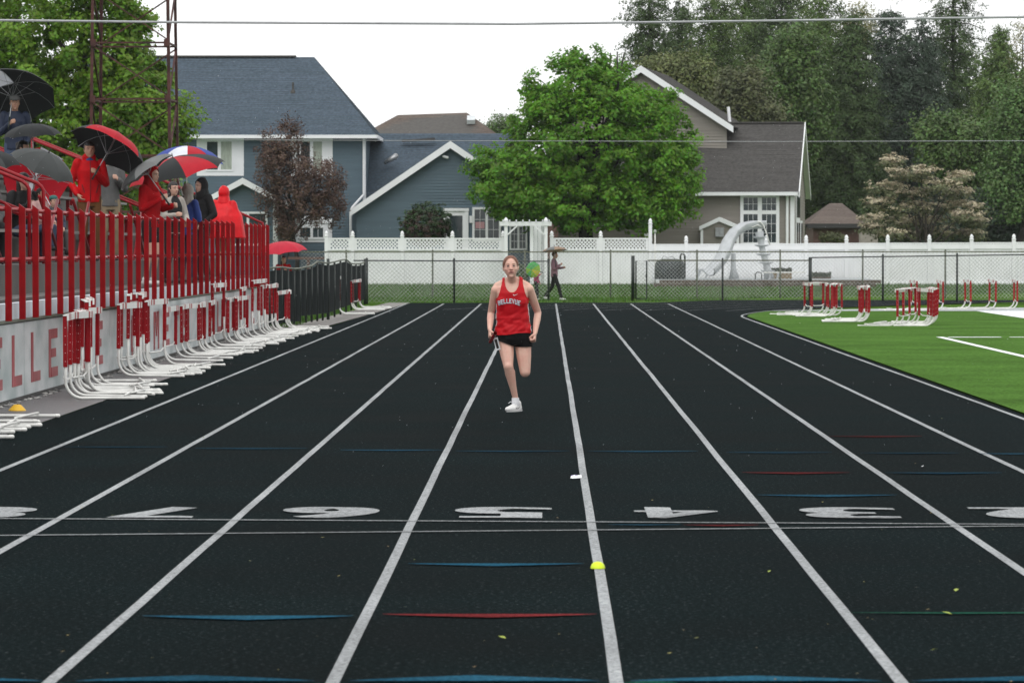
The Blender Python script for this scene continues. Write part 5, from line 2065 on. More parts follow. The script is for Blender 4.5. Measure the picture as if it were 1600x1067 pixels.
# tree line beyond everything
rs = np.random.RandomState(77)
qs = []
for k in range(46):
    px = -300 + k * 55
    if 240 < px < 940:
        continue
    Y = 290 + rs.uniform(-15, 15)
    hgt = 40 if px < 900 else (345 if 1080 < px < 1330 else 325 if 1330 < px < 1700 else 335 if px > 970 else 250) + rs.uniform(-25, 20)
    qs.append(crown_leaves([bl(px, 395 - hgt / 2, 46, hgt / 2 + 12, Y, 0, 4)], 170, 30, .42, 300 + k, clump_r=1.1))
q = np.concatenate(qs)
o = arrays_mesh('woodland', q.reshape(-1, 3), 4, l_pine)  # haze put into the colour: lighter pine green than the dark evergreens
tag(o, 'dark continuous wood far behind the houses on the right', 'woodland', None, 'stuff')
# ================================================================== PEOPLE
DG = bpy.context.evaluated_depsgraph_get


def fuse(name, mb, voxel, smooth=4, mat=None, amp=0.0, freq=9.0, seed=0.0, zstretch=1.0):
    """one continuous smooth surface from overlapping closed solids"""
    me = mb.mesh(name, [])
    o = bpy.data.objects.new(name, me)
    C.objects.link(o)
    m = o.modifiers.new('r', 'REMESH')
    m.mode = 'VOXEL'
    m.voxel_size = voxel
    s = o.modifiers.new('s', 'SMOOTH')
    s.factor = 0.5
    s.iterations = smooth
    bpy.context.view_layer.update()
    out = bpy.data.meshes.new_from_object(o.evaluated_get(DG()))
    bpy.data.objects.remove(o)
    bpy.data.meshes.remove(me)
    if amp:
        for v, nn in zip(out.vertices, [v.normal.copy() for v in out.vertices]):
            p = v.co
            q = Vector((p.x * freq + seed, p.y * freq, p.z * freq * zstretch))
            v.co = p + nn * (amp * (mnoise.noise(q) + .5 * mnoise.noise(q * 2.3)))
    out.name = name
    out.materials.clear()
    if mat:
        out.materials.append(mat)
    out.polygons.foreach_set('use_smooth', [True] * len(out.polygons))
    out.update()
    return out


def link(name, me, parent=None, loc=None, label=None):
    o = bpy.data.objects.new(name, me)
    C.objects.link(o)
    if parent is not None:
        o.parent = parent
        if parent.get('local') is not None:
            o['local'] = 1
    if loc is not None:
        o.location = loc
    if label:
        o['label'] = label
    return o


def cut_mesh(me, keep):
    """drop faces whose centre fails the test"""
    bm = bmesh.new()
    bm.from_mesh(me)
    kill = [f for f in bm.faces if not keep(f.calc_center_median())]
    bmesh.ops.delete(bm, geom=kill, context='FACES')
    for _ in range(6):                                  # smooth the cut hem
        new = {}
        for v in bm.verts:
            if v.is_boundary:
                nb = [e.other_vert(v).co for e in v.link_edges if e.is_boundary]
                if len(nb) == 2:
                    new[v] = v.co * .4 + (nb[0] + nb[1]) * .3
        for v, c in new.items():
            v.co = c
    bm.to_mesh(me)
    bm.free()
    return me


m_skin = M('fair_skin', (0.56, 0.335, 0.255), 0.5, 0.06, 9.0, spec=0.35)
m_skin2 = M('tan_skin', (0.42, 0.235, 0.165), 0.5, 0.08, 9.0, spec=0.35)
m_lips = M('lips', (0.46, 0.19, 0.17), 0.45, 0.1)
m_eye = M('eye_white', (0.36, 0.34, 0.33), 0.35, 0.03)
m_iris = M('eye_iris', (0.035, 0.04, 0.05), 0.25, 0.1)
m_brow = M('brow_hair', (0.10, 0.05, 0.03), 0.7, 0.2)
m_hair_dk = M('dark_hair', (0.014, 0.010, 0.009), 0.5, 0.4, 30, bump=.5, bscale=90)
m_hair_br = M('brown_hair', (0.09, 0.045, 0.025), 0.5, 0.3, 30, bump=.5, bscale=90)
m_hair_red = M('auburn_hair', (0.155, 0.055, 0.028), 0.5, 0.3, 40, bump=.5, bscale=120)
m_shoe_w = M('white_shoe', (0.68, 0.68, 0.67), 0.45, 0.08, 20)
m_shoe_d = M('dark_shoe', (0.025, 0.025, 0.025), 0.5)
m_sock = M('white_sock', (0.72, 0.72, 0.74), 0.8, 0.05, 20)


def HEAD(mb, c, rot, s=1.0, fem=False):
    """skull, jaw, nose and ears as closed solids; face towards -Y before rot"""
    rings = [(0, -.030, -.118, .022, .022), (0, -.030, -.108, .038, .040), (0, -.022, -.085, .055, .060), (0, -.012, -.050, .066, .078), (0, -.004, -.010, .070, .092),
             (0, .002, .030, .074, .096), (0, .006, .065, .070, .090), (0, .008, .092, .055, .070), (0, .008, .108, .030, .040)]
    if fem:
        rings[0:4] = [(0, -.034, -.114, .018, .020), (0, -.032, -.104, .031, .036), (0, -.022, -.082, .050, .060), (0, -.012, -.048, .066, .079)]
    t = MB()
    t.loft(rings, 16)
    t.cap((0, -.092, .005), (0, -.108, -.030), .008, .0115, 8)
    t.cap((-.011, -.097, -.034), (.011, -.097, -.034), .0085, .0085, 8)
    t.cap((0, -.060, -.100), (0, -.058, -.098), .024)
    for sx_ in (-1, 1):
        t.sphere((sx_ * .074, .012, -.012), (.010, .020, .032), 8, 6)
        if not fem:
            t.cap((sx_ * .012, -.089, .022), (sx_ * .046, -.078, .022), .012, .012, 8)
        t.cap((sx_ * .034, -.062, -.030), (sx_ * .044, -.048, -.028), .021, .021, 8)
    t.cap((-.016, -.078, -.062), (.016, -.078, -.062), .015, .015, 8)
    mb.add([rot @ (Vector(v) * s) + c for v in t.v], t.f)


def face_bits(root, c, rot, s, lips=True, brow=m_brow, open_mouth=False):
    f = lambda p: rot @ (Vector(p) * s) + c
    for sx_ in (-1, 1):
        e = MB()
        e.sphere((0, 0, 0), (.0115 * s, .009 * s, .0056 * s), 10, 6)
        e.v = [tuple(rot @ Vector(v) + f((sx_ * .030, -.0845, .002))) for v in e.v]
        eo = e.build('eye', m_eye, root, True)
        i_ = MB()
        i_.sphere((0, 0, 0), (.0068 * s, .0045 * s, .0058 * s), 8, 6)
        i_.v = [tuple(rot @ Vector(v) + f((sx_ * .030, -.0925, .002))) for v in i_.v]
        i_.build('iris', m_iris, eo, True)
        b = MB()
        b.tube([f((sx_ * .015, -.1005, .020)), f((sx_ * .030, -.0985, .026)), f((sx_ * .048, -.088, .020))], [.0035 * s, .0042 * s, .002 * s], 6)
        b.build('eyebrow', brow, root, True)
    m = MB()
    if open_mouth:
        m.tube([f((-.027, -.0855, -.060)), f((-.010, -.0955, -.056)), f((0, -.0955, -.0575)), f((.010, -.0955, -.056)), f((.027, -.0855, -.060))], [.002 * s, .0036 * s, .0032 * s, .0036 * s, .002 * s], 6)
        m.tube([f((-.024, -.0875, -.064)), f((0, -.0945, -.072)), f((.024, -.0875, -.064))], [.002 * s, .0042 * s, .002 * s], 6)
        m.build('lips', m_lips, root, True)
        d = MB()
        d.sphere((0, 0, 0), (.0165 * s, .005 * s, .0042 * s), 8, 5)
        d.v = [tuple(rot @ Vector(v) + f((0, -.0905, -.0640))) for v in d.v]
        d.build('mouth', M('mouth_dark', (0.05, 0.012, 0.012), 0.6), root, True)
    else:
        m.tube([f((-.024, -.088, -.062)), f((0, -.0985, -.061)), f((.024, -.088, -.062))], [.003 * s, .006 * s, .003 * s], 6)
        m.build('lips', m_lips, root, True)


def HAND(mb, w, d, n, side, s=1.0, curl=1.0):
    """palm, four unequal bent fingers and a thumb; d towards the knuckles, n out of the palm, side towards the thumb"""
    w, d, n, side = Vector(w), Vector(d).normalized(), Vector(n).normalized(), Vector(side).normalized()
    for k in range(4):
        off = side * ((.028 - .0187 * k) * s)
        mb.cap(w + d * (.015 * s) + off * .6, w + d * (.082 * s) + off, .015 * s, .0135 * s, 8)
        ln = (.92, 1.0, .95, .78)[k] * s
        K = w + d * (.085 * s) + off
        ca = R(72 * curl)
        d1 = d * math.cos(ca) + n * math.sin(ca)
        p1 = K + d1 * (.042 * ln)
        cb = R(165 * curl)
        d2 = d * math.cos(cb) + n * math.sin(cb)
        p2 = p1 + d2 * (.026 * ln)
        cc = R(215 * curl)
        d3 = d * math.cos(cc) + n * math.sin(cc)
        p3 = p2 + d3 * (.020 * ln)
        mb.cap(K, p1, .0105 * s, .0095 * s, 8)
        mb.cap(p1, p2, .0095 * s, .0088 * s, 8)
        mb.cap(p2, p3, .0088 * s, .008 * s, 8)
    t0 = w + d * (.025 * s) + side * (.026 * s)
    t1 = t0 + (d * .55 + side * .45 + n * .55).normalized() * (.042 * s)
    t2 = t1 + (d * .6 + n * .75 - side * .35).normalized() * (.034 * s)
    mb.cap(t0, t1, .015 * s, .012 * s, 8)
    mb.cap(t1, t2, .012 * s, .0095 * s, 8)


def cloth(name, col, rough=0.75, spec=0.25, var=0.15, scale=7.0):
    return M(name, col, rough, var, scale, spec=spec, bump=.2, bscale=35)


def spectator(label, loc, rz, H, top, legs, head='bare', hairm=None, seated=False, arms=('down', 'down'), jacket='jacket', legcut=None, lean=0.0, headyaw=0.0, skin=None,
              shoes=None, collar=None, vest=None, zipm=None, hoodm=None, stride=0.0, girth=1.0, capm=None, name='person', grp='spectators and walkers in the rain'):
    """standing or seated figure, facing -Y before rz"""
    skin = skin or m_skin
    s = H / 1.75
    vx = 0.0095 if s > .75 else 0.008
    rotz = Matrix.Rotation(R(rz), 3, 'Z')
    loc = Vector(loc)
    dz = -.47 * s if seated else 0.0

    def L(x, y, z):
        return Vector((x * s, y * s - lean * max(0, z - .95) * s, z * s + dz))
    hip = [L(-.09, 0, .93), L(.09, 0, .93)]
    if seated:
        knee = [L(-.10, -.42, .95), L(.10, -.42, .95)]
        ank = [L(-.10, -.40, .56), L(.10, -.40, .56)]
        hip = [L(-.09, -.02, .92), L(.09, -.02, .92)]
    else:
        knee = [L(-.095, -.02 - stride * .5, .50), L(.095, -.02 + stride * .35, .50)]
        ank = [L(-.10, .03 - stride, .09), L(.10, .03 + stride, .09 + abs(stride) * .12)]
    sh = [L(-.175, .01, 1.43), L(.175, .01, 1.43)]
    hc = L(0, -.025, 1.64)
    el, wr = [], []
    for i, a in enumerate(arms):
        sg = -1 if i == 0 else 1
        if a == 'down':
            el.append(L(sg * .235, .04, 1.13)); wr.append(L(sg * .235, -.08, .90))
        elif a == 'pocket':
            el.append(L(sg * .27, .07, 1.15)); wr.append(L(sg * .19, -.10, .98))
        elif a == 'hold':
            el.append(L(sg * .24, -.02, 1.14)); wr.append(L(sg * .09, -.22, 1.28))
        elif a == 'fwd':
            el.append(L(sg * .23, -.06, 1.15)); wr.append(L(sg * .15, -.30, 1.18))
        elif a == 'lap':
            el.append(L(sg * .24, -.05, 1.15)); wr.append(L(sg * .09, -.30, 1.04))
    hr = Matrix.Rotation(R(headyaw), 3, 'Z')
    # --- one continuous body
    b = MB()
    HEAD(b, hc, hr, s * 1.02)
    b.cap(L(0, .005, 1.46), hc + Vector((0, .012 * s, -.07 * s)), .056 * s, .052 * s)
    b.loft([(*L(0, 0, .88), .13 * s, .09 * s), (*L(0, 0, 1.0), .14 * s, .095 * s), (*L(0, 0, 1.15), .125 * s, .09 * s), (*L(0, 0, 1.33), .15 * s, .10 * s), (*L(0, .005, 1.44), .13 * s, .075 * s), (*L(0, .005, 1.49), .06 * s, .05 * s)])
    for i in (0, 1):
        b.cap(sh[i], el[i], .043 * s, .036 * s)
        b.cap(el[i], wr[i], .036 * s, .026 * s)
        d = (wr[i] - el[i]).normalized()
        inn = Vector((1 if i == 0 else -1, 0, 0))
        sd = Vector((0, -1, .4)) if arms[i] in ('down', 'pocket') else Vector((0, 0.1, 1))
        HAND(b, wr[i], d, inn, sd, s * 1.0, .85 if arms[i] in ('hold', 'fwd') else .45)
        b.cap(hip[i], knee[i], .072 * s, .052 * s)
        b.cap(knee[i], ank[i], .052 * s, .034 * s)
        b.cap(knee[i].lerp(ank[i], .28) + L(0, .018, 0) - L(0, 0, 0), knee[i].lerp(ank[i], .5), .046 * s, .034 * s)
        b.cap(ank[i] + Vector((0, .02 * s, -.04 * s)), ank[i] + Vector((0, -.13 * s, -.055 * s)), .036 * s, .028 * s)
    me = fuse(name, b, vx, 3, skin)
    root = link(name, me)
    root.location = loc
    root.rotation_euler = (0, 0, R(rz))
    root['local'] = 1
    tag(root, label, 'person', grp)
    face_bits(root, hc, hr, s * 1.02)

    def child(nm, mb_, mat, vox=None, amp=.008, freq=11, keep=None, smooth=3, zs=.45):
        m_ = fuse(nm, mb_, vox or vx, smooth, mat, amp * s, freq, random.random() * 9, zs)
        if keep:
            cut_mesh(m_, keep)
        return link(nm, m_, root)
    # --- trousers or shorts
    t = MB()
    t.loft([(*(L(0, 0, .80) if not seated else L(0, 0, .84)), .15 * s * girth, .11 * s * girth), (*L(0, 0, .93), .165 * s * girth, .118 * s * girth), (*L(0, 0, 1.02), .15 * s * girth, .105 * s * girth)])
    for i in (0, 1):
        if legcut is None:
            t.cap(hip[i], knee[i], .093 * s * girth, .072 * s)
            t.cap(knee[i], ank[i] + Vector((0, .005, .03 * s)), .072 * s, .058 * s)
        else:
            t.cap(hip[i], hip[i].lerp(knee[i], legcut), .094 * s * girth, .085 * s)
    child('trousers' if legcut is None else 'shorts', t, legs)
    # --- jacket or poncho
    j = MB()
    g_ = girth
    if jacket == 'poncho':
        j.loft([(*L(0, .02, .78), .44 * s, .32 * s), (*L(0, .02, 1.0), .415 * s, .29 * s), (*L(0, .01, 1.2), .365 * s, .24 * s), (*L(0, .005, 1.36), .27 * s, .17 * s), (*L(0, .005, 1.45), .16 * s, .12 * s), (*L(0, 0, 1.53), .10 * s, .10 * s)], 24)
        for i in (0, 1):
            j.cap(sh[i], el[i].lerp(sh[i], .25), .085 * s, .10 * s)
    else:
        hem = .86 if jacket == 'jacket' else .92
        j.loft([(*L(0, 0, hem), .175 * s * g_, .13 * s * g_), (*L(0, 0, .98), .172 * s * g_, .125 * s * g_), (*L(0, 0, 1.15), .168 * s * g_, .125 * s * g_), (*L(0, 0, 1.33), .185 * s * g_, .128 * s * g_), (*L(0, .005, 1.43), .165 * s * g_, .098 * s * g_), (*L(0, .005, 1.505), .072 * s, .066 * s)], 20)
        for i in (0, 1):
            j.cap(sh[i], el[i], .074 * s * g_, .060 * s * g_)
            j.cap(el[i], wr[i].lerp(el[i], .04), .060 * s * g_, .045 * s * g_)
        if collar:
            j.cap(L(-.03, 0, 1.52), L(.03, 0, 1.52), .075 * s)
    jk = child(jacket if jacket in ('poncho', 'jacket') else 'sweater', j, top, amp=.016 if jacket == 'poncho' else .011, freq=7 if jacket == 'poncho' else 8, zs=.25 if jacket == 'poncho' else .45)
    if collar and collar is not True:
        c_ = MB()
        c_.loft([(*L(0, .01, 1.455), .10 * s, .085 * s), (*L(0, 0, 1.50), .082 * s, .078 * s), (*L(0, 0, 1.535), .072 * s, .072 * s)])
        child('collar', c_, collar, amp=.002)
    if vest:
        v_ = MB()
        v_.loft([(*L(0, 0, .88), .182 * s, .138 * s), (*L(0, 0, 1.15), .178 * s, .136 * s), (*L(0, 0, 1.33), .180 * s, .137 * s), (*L(0, .005, 1.43), .150 * s, .106 * s), (*L(0, .005, 1.51), .078 * s, .074 * s)], 20)
        child('vest', v_, vest, amp=.006)
    if zipm:
        z_ = MB()
        z_.tube([L(0, -.134 * g_, .88), L(0, -.136 * g_, 1.10), L(0, -.138 * g_, 1.33), L(0, -.085, 1.49)], .006 * s, 5)
        z_.build('zip', zipm, root, True)
        for sg in (-1, 1):
            z_ = MB()
            z_.bar(L(sg * .085, -.128 * g_, 1.0), L(sg * .12, -.112 * g_, 1.12), .010 * s, .012 * s)
            z_.build('pocket_zip', zipm, root)
    # --- head covering
    hq = lambda p: hr @ (Vector(p) * s) + hc
    if head == 'hood':
        h = MB()
        h.sphere(hq((0, .015, .012)), (.108 * s, .128 * s, .142 * s), 16, 10)
        h.cap(hq((0, .03, -.19)), hq((0, .02, -.04)), .135 * s, .10 * s)
        h.cap(hq((0, .05, .07)), hq((0, .075, .12)), .075 * s, .035 * s)
        face = hq((0, -.115, -.012))
        fwd = hr @ Vector((0, -1, 0))
        child('hood', h, hoodm or top, amp=.006, keep=lambda p: not ((p - hc).dot(fwd) > .052 * s and abs((p - face).cross(fwd).length) < .098 * s))
    else:
        h = MB()
        h.sphere(hq((0, .012, .024)), (.084 * s, .113 * s, .101 * s), 16, 10)
        if head in ('long', 'bun'):
            h.cap(hq((0, .055, 0)), hq((0, .075, -.12)), .078 * s, .07 * s)
        if head == 'long':
            h.cap(hq((-.06, .03, -.03)), hq((-.07, .02, -.16)), .035 * s, .03 * s)
            h.cap(hq((.06, .03, -.03)), hq((.07, .02, -.16)), .035 * s, .03 * s)
        if head == 'bun':
            h.sphere(hq((0, .10, .05)), .045 * s)
        fwd = hr @ Vector((0, -1, 0))
        lim = lambda p: not ((p - hc).dot(fwd) > .030 * s and (p - hc).z < (.048 + .25 * max(0, .07 - (p - hc).dot(fwd) / s)) * s)
        child('hair', h, hairm or m_hair_dk, amp=.004, freq=30, keep=lim)
        if head in ('cap', 'beanie'):
            k = MB()
            k.loft([(*hq((0, .006, .035)), .092 * s, .112 * s), (*hq((0, .006, .075)), .090 * s, .108 * s), (*hq((0, .006, .110)), .070 * s, .085 * s), (*hq((0, .006, .128)), .03 * s, .04 * s)])
            if head == 'cap':
                k.cap(hq((-.03, -.10, .045)), hq((-.025, -.17, .035)), .016 * s, .012 * s)
                k.cap(hq((.03, -.10, .045)), hq((.025, -.17, .035)), .016 * s, .012 * s)
                k.cap(hq((0, -.10, .050)), hq((0, -.18, .038)), .018 * s, .012 * s)
            child('cap' if head == 'cap' else 'knit_hat', k, capm or m_hair_dk, amp=.001)
    # --- shoes
    for i in (0, 1):
        q = MB()
        q.cap(ank[i] + Vector((0, .03 * s, -.045 * s)), ank[i] + Vector((0, -.14 * s, -.055 * s)), .044 * s, .034 * s)
        q.cap(ank[i] + Vector((0, .015 * s, 0)), ank[i] + Vector((0, -.01 * s, -.05 * s)), .045 * s, .045 * s)
        child('shoe', q, shoes or m_shoe_d, amp=0)
    root['hand0'] = list(rotz @ (wr[0] + Vector((0, -.05 * s, .06 * s))) + loc)
    root['hand1'] = list(rotz @ (wr[1] + Vector((0, -.05 * s, .06 * s))) + loc)
    return root


def umbrella(label, grip, apex, radius, mats, depth=0.30, panels=8, handle=m_dark, spin=0.0, grp='open umbrellas', below=0.18, shaft=None):
    grip, apex = Vector(grip), Vector(apex)
    ax = (apex - grip).normalized()
    t = thing('umbrella', label, 'umbrella', grip, 0, grp)
    up = Vector((0, 0, 1)) if abs(ax.z) < .95 else Vector((0, 1, 0))
    u = ax.cross(up).normalized()
    v = ax.cross(u).normalized()
    pt = lambda a, r, h: apex + u * (r * math.cos(a)) + v * (r * math.sin(a)) + ax * h
    D = depth * radius
    for k in range(panels):
        a0 = 2 * math.pi * k / panels + spin
        a1 = 2 * math.pi * (k + 1) / panels + spin
        mb = MB()
        NR, NA = 7, 6
        vs_ = []
        for i in range(NR + 1):
            tt = i / NR
            for j in range(NA + 1):
                f = j / NA
                a = a0 + (a1 - a0) * f
                bow = 4 * f * (1 - f)
                r = radius * math.sin(tt * 1.25) / math.sin(1.25) * (1 - .075 * bow * tt ** 1.5)
                h = -D * (1 - math.cos(tt * 1.25)) / (1 - math.cos(1.25)) + .045 * radius * bow * tt ** 2 - (.02 * radius * bow * math.sin(tt * 3.14))
                vs_.append(pt(a, r, h))
        mb.add(vs_, [(i * (NA + 1) + j, i * (NA + 1) + j + 1, (i + 1) * (NA + 1) + j + 1, (i + 1) * (NA + 1) + j) for i in range(NR) for j in range(NA)])
        mb.build('panel', mats[k % len(mats)], t, True)
        rb = MB()
        rb.tube([pt(a0, radius * math.sin(x_ * 1.25) / math.sin(1.25), -D * (1 - math.cos(x_ * 1.25)) / (1 - math.cos(1.25)) - .008) for x_ in (0.02, .25, .5, .75, 1.0)], .004, 5)
        rb.build('rib', m_chrome, t)
        sb = MB()
        sb.tube([pt(a0, 0.01, -D * 1.15), pt(a0, radius * .5, -D * .20 - .012)], .0035, 5)
        sb.build('stretcher', m_chrome, t)
    mb = MB()
    mb.tube([grip - ax * below * .4, apex - ax * .01], .0075, 8)
    mb.build('shaft', shaft or m_chrome, t, True)
    mb = MB()
    mb.tube([grip - ax * below, grip + ax * .06], .014, 8)
    mb.build('handle', handle, t, True)
    mb = MB()
    mb.tube([apex - ax * .01, apex + ax * .07], [.010, .005], 8)
    mb.build('ferrule', handle, t, True)
    return t


UM = lambda n, c: M('umbrella_' + n, c, 0.55, 0.10, 4.0, spec=0.18, translucent=0.18, bump=.15, bscale=14)
u_black, u_grey, u_red, u_white = UM('black', (0.016, 0.018, 0.019)), UM('grey', (0.055, 0.060, 0.060)), UM('red', (0.42, 0.010, 0.022)), UM('white', (0.70, 0.72, 0.78))
u_blue, u_midgrey, u_tan, u_green, u_yel, u_lime = UM('blue', (0.03, 0.06, 0.30)), UM('mid_grey', (0.16, 0.165, 0.165)), UM('tan', (0.30, 0.21, 0.15)), UM('green', (0.08, 0.34, 0.10)), UM('yellow', (0.55, 0.48, 0.05)), UM('lime', (0.24, 0.42, 0.04))
u_rose = UM('bright_red', (0.52, 0.020, 0.045))

c_redj = cloth('red_jacket', (0.46, 0.006, 0.010), .65, .1)
c_redh = cloth('red_hoodie', (0.36, 0.005, 0.009), .8, .1)
c_poncho = M('red_plastic_poncho', (0.60, 0.006, 0.012), 0.42, 0.12, 6, spec=.2, bump=.25, bscale=16)
c_black = cloth('black_cloth', (0.012, 0.012, 0.013), .7)
c_navy = cloth('navy_cloth', (0.016, 0.024, 0.050), .55)
c_denim = cloth('denim_shirt', (0.03, 0.075, 0.22))
c_blue = cloth('blue_jacket', (0.025, 0.055, 0.24), .6)
c_grey = cloth('grey_cloth', (0.10, 0.10, 0.10))
c_lgrey = cloth('light_grey_sweat', (0.34, 0.31, 0.28))
c_khaki = cloth('khaki_trousers', (0.22, 0.17, 0.11))
c_brown = cloth('brown_trousers', (0.12, 0.052, 0.018))
c_jean = cloth('blue_jeans', (0.045, 0.065, 0.11))
c_pink = cloth('pink_jacket', (0.58, 0.36, 0.34))
c_hotpink = cloth('bright_pink_coat', (0.52, 0.06, 0.17))
c_mauve = cloth('mauve_jacket', (0.21, 0.115, 0.145))
c_dzip = M('dark_zip', (0.12, 0.01, 0.012), 0.5)
c_teal = cloth('teal_hat', (0.03, 0.11, 0.10))
c_whitec = cloth('white_collar', (0.62, 0.60, 0.64))

def apx(grip, px, py, dy):
    return P(px, py, Vector(grip).y + dy)


def stand_at(px, Y, z):
    p = P(px, 400, Y)
    return (p.x, Y, z)


# man with cap on the third tier under the black and white umbrella
p = spectator('man in dark cap and navy jacket high in the stand under a black white umbrella', stand_at(24, 61.6, TZ[3]), 8, 1.76, c_navy, c_jean, 'cap', arms=('hold', 'pocket'), skin=m_skin2, capm=c_grey)
g0 = Vector(p['hand0'])
umbrella('large black umbrella with white panels behind the capped man', g0, apx(g0, 22, 130, .42), .74, [u_black, u_black, u_black, u_white, u_white, u_black, u_black, u_black], .34, spin=.5)
# seated woman in profile
p = spectator('dark haired woman seated in profile in black top with white collar', stand_at(35, 57.2, TZ[2] + .02), 72, 1.62, c_black, c_black, 'bun', seated=True, arms=('hold', 'lap'), collar=c_whitec, skin=m_skin2)
umbrella('plain black umbrella over the woman seated in profile', Vector(p['hand0']), apx(p['hand0'], 49, 193.5, -.04), .455, [u_black], .44, spin=.2)
# seated group low at the left
p = spectator('dark haired person in black coat seated low behind the nearest handrail', stand_at(36, 50.3, TZ[0]), 40, 1.66, c_black, c_jean, 'long', seated=True, arms=('hold', 'lap'))
umbrella('grey umbrella in front at the left with matt dome', Vector(p['hand0']), apx(p['hand0'], 76, 239, -.12), .475, [u_grey], .50, spin=.3)
q = spectator('small child in pale pink jacket seated beside the black coat', stand_at(63, 50.0, TZ[0] + .16), 60, 1.15, c_pink, c_jean, 'short', seated=True, arms=('lap', 'lap'), skin=m_skin2)
q = spectator('small child in teal knit hat seated beyond the pink jacket', stand_at(83, 51.4, TZ[0] + .10), 40, 1.12, c_navy, c_grey, 'beanie', seated=True, arms=('hold', 'lap'), capm=c_teal)
umbrella('red and white umbrella tipped open towards the camera at the left', Vector(q['hand0']) + Vector((-.08, .1, .1)), P(54, 276, 53.0), .48, [u_red, u_white, u_red, u_red], .36, spin=.9)
p = spectator('person in grey coat seated at the left picture edge', stand_at(-26, 47.6, TZ[0]), 30, 1.68, c_grey, c_black, 'short', seated=True, arms=('hold', 'lap'))
umbrella('charcoal umbrella cut by the left picture edge', Vector(p['hand0']), apx(p['hand0'], -26, 232, -.08), .48, [u_grey, u_black], .46)
# man in the red jacket
p = spectator('man standing in red jacket over a blue shirt and brown trousers', stand_at(140, 54.6, TZ[0]), 14, 1.76, c_redj, c_brown, 'short', arms=('pocket', 'hold'), collar=c_denim, skin=m_skin2, zipm=c_dzip)
umbrella('black umbrella with red panels held by the man in the red jacket', Vector(p['hand1']), apx(p['hand1'], 183, 212, .22), .62, [u_black, u_black, u_red, u_red, u_black, u_black, u_black, u_black], .46, spin=3.4)
spectator('person in dark grey jacket and khaki trousers behind the red jacket', stand_at(171, 57.0, TZ[0]), 20, 1.70, c_grey, c_khaki, 'short', arms=('down', 'hold'))
# woman in the red hoodie
p = spectator('woman in red hood and shorts standing in profile at the railing', stand_at(236, 54.6, WALK), 62, 1.74, c_redh, c_black, 'hood', arms=('hold', 'fwd'), legcut=.55, shoes=m_shoe_w, hoodm=c_redh)
umbrella('grey umbrella tipped back over the woman in the red hood', Vector(p['hand0']), apx(p['hand0'], 220, 256, -.02), .48, [u_midgrey, u_midgrey, u_grey, u_midgrey], .34, spin=.4)
spectator('person in black vest over light grey sweatshirt among the group', stand_at(270, 57.6, WALK), 40, 1.58, c_lgrey, c_black, 'long', arms=('fwd', 'lap'), hairm=m_hair_dk, vest=c_black)
p = spectator('child in blue jacket with pale grey hood holding a white umbrella shaft', stand_at(293, 59.2, WALK), 150, 1.55, c_blue, c_navy, 'hood', arms=('hold', 'fwd'), hoodm=c_lgrey)
umbrella('wide red and black golf umbrella over the group at the railing', P(287, 312, 58.8), P(270, 246, 58.7), .80, [u_red, u_black], .36, shaft=m_tubewhite, spin=.25)
p = spectator('person in black hooded jacket left of the red poncho', stand_at(316, 62.2, WALK), -50, 1.70, c_black, c_black, 'hood', arms=('hold', 'pocket'))
umbrella('blue white and red umbrella standing above the golf umbrella', Vector(p['hand0']), apx(p['hand0'], 293, 228, -.05), .61, [u_blue, u_white, u_red, u_blue, u_white, u_red, u_blue, u_red], .50, spin=.1, shaft=m_tubewhite)
spectator('person in bright red plastic poncho seen from behind', stand_at(350, 66.2, WALK), 165, 1.63, c_poncho, c_khaki, 'hood', arms=('down', 'down'), jacket='poncho', legcut=.8, hoodm=c_poncho)
# person with red umbrella beyond the dark fence
p = spectator('dark haired person in red top under a red umbrella beyond the dark fence', stand_at(443, 92, 0), 20, 1.40, c_redh, c_black, 'long', arms=('hold', 'down'))
umbrella('plain red umbrella beyond the end of the picket railing', Vector(p['hand0']), apx(p['hand0'], 437, 377.5, -.03), .66, [u_rose], .45)
# walkers on the path
p = spectator('walker in mauve jacket and black trousers striding along the fence', stand_at(866, 112.6, .0), 84, 1.47, c_mauve, c_black, 'short', arms=('hold', 'fwd'), shoes=m_shoe_w, stride=.30, skin=m_skin2, hairm=m_hair_br)
umbrella('tan striped umbrella over the walker in the mauve jacket', P(868, 409, 112.3), P(866, 385.5, 112.35), .39, [u_tan, u_midgrey, u_tan], .36)
p = spectator('small child in bright pink coat walking behind a green umbrella', stand_at(838, 112.9, .0), 70, 1.06, c_hotpink, c_black, 'long', arms=('hold', 'down'), shoes=m_shoe_w, stride=.15, hairm=m_hair_br)
umbrella('small green and yellow umbrella carried low by the child', Vector(p['hand0']) + Vector((0, -.05, .05)), P(831, 421, 112.2), .255, [u_green, u_lime, u_yel, u_lime, u_green, u_green], .36, spin=.6)
# ================================================================== THE RUNNER
RY = 36.74
SC = RY / FOC
rb = G(800, 643)
RO = Vector((rb.x, RY, 0))
fx = lambda px: (px - 800) * SC
fz = lambda py: (643 - py) * SC
m_rskin = M('runner_skin', (0.70, 0.455, 0.36), 0.46, 0.05, 11.0, col2=(0.64, 0.345, 0.275), spec=0.4, bump=.05, bscale=60)
b = MB()
hs = 0.935
hc = Vector((fx(798.2), -.125, 1.438))
hr = Matrix.Rotation(R(2), 3, 'Z') @ Matrix.Rotation(R(-2.5), 3, 'Y') @ Matrix.Rotation(R(-4), 3, 'X')
hb_ = MB()
HEAD(hb_, Vector((0, 0, 0)), Matrix.Identity(3), hs, True)
b.add([hr @ Vector((x * 1.07, y, z)) + hc for x, y, z in hb_.v], hb_.f)
b.cap((fx(801), -.02, 1.245), hc + Vector((.006, .022, -.075)), .051, .045)
b.cap((fx(801), -.03, 1.20), (fx(800), -.05, 1.33), .053, .044)
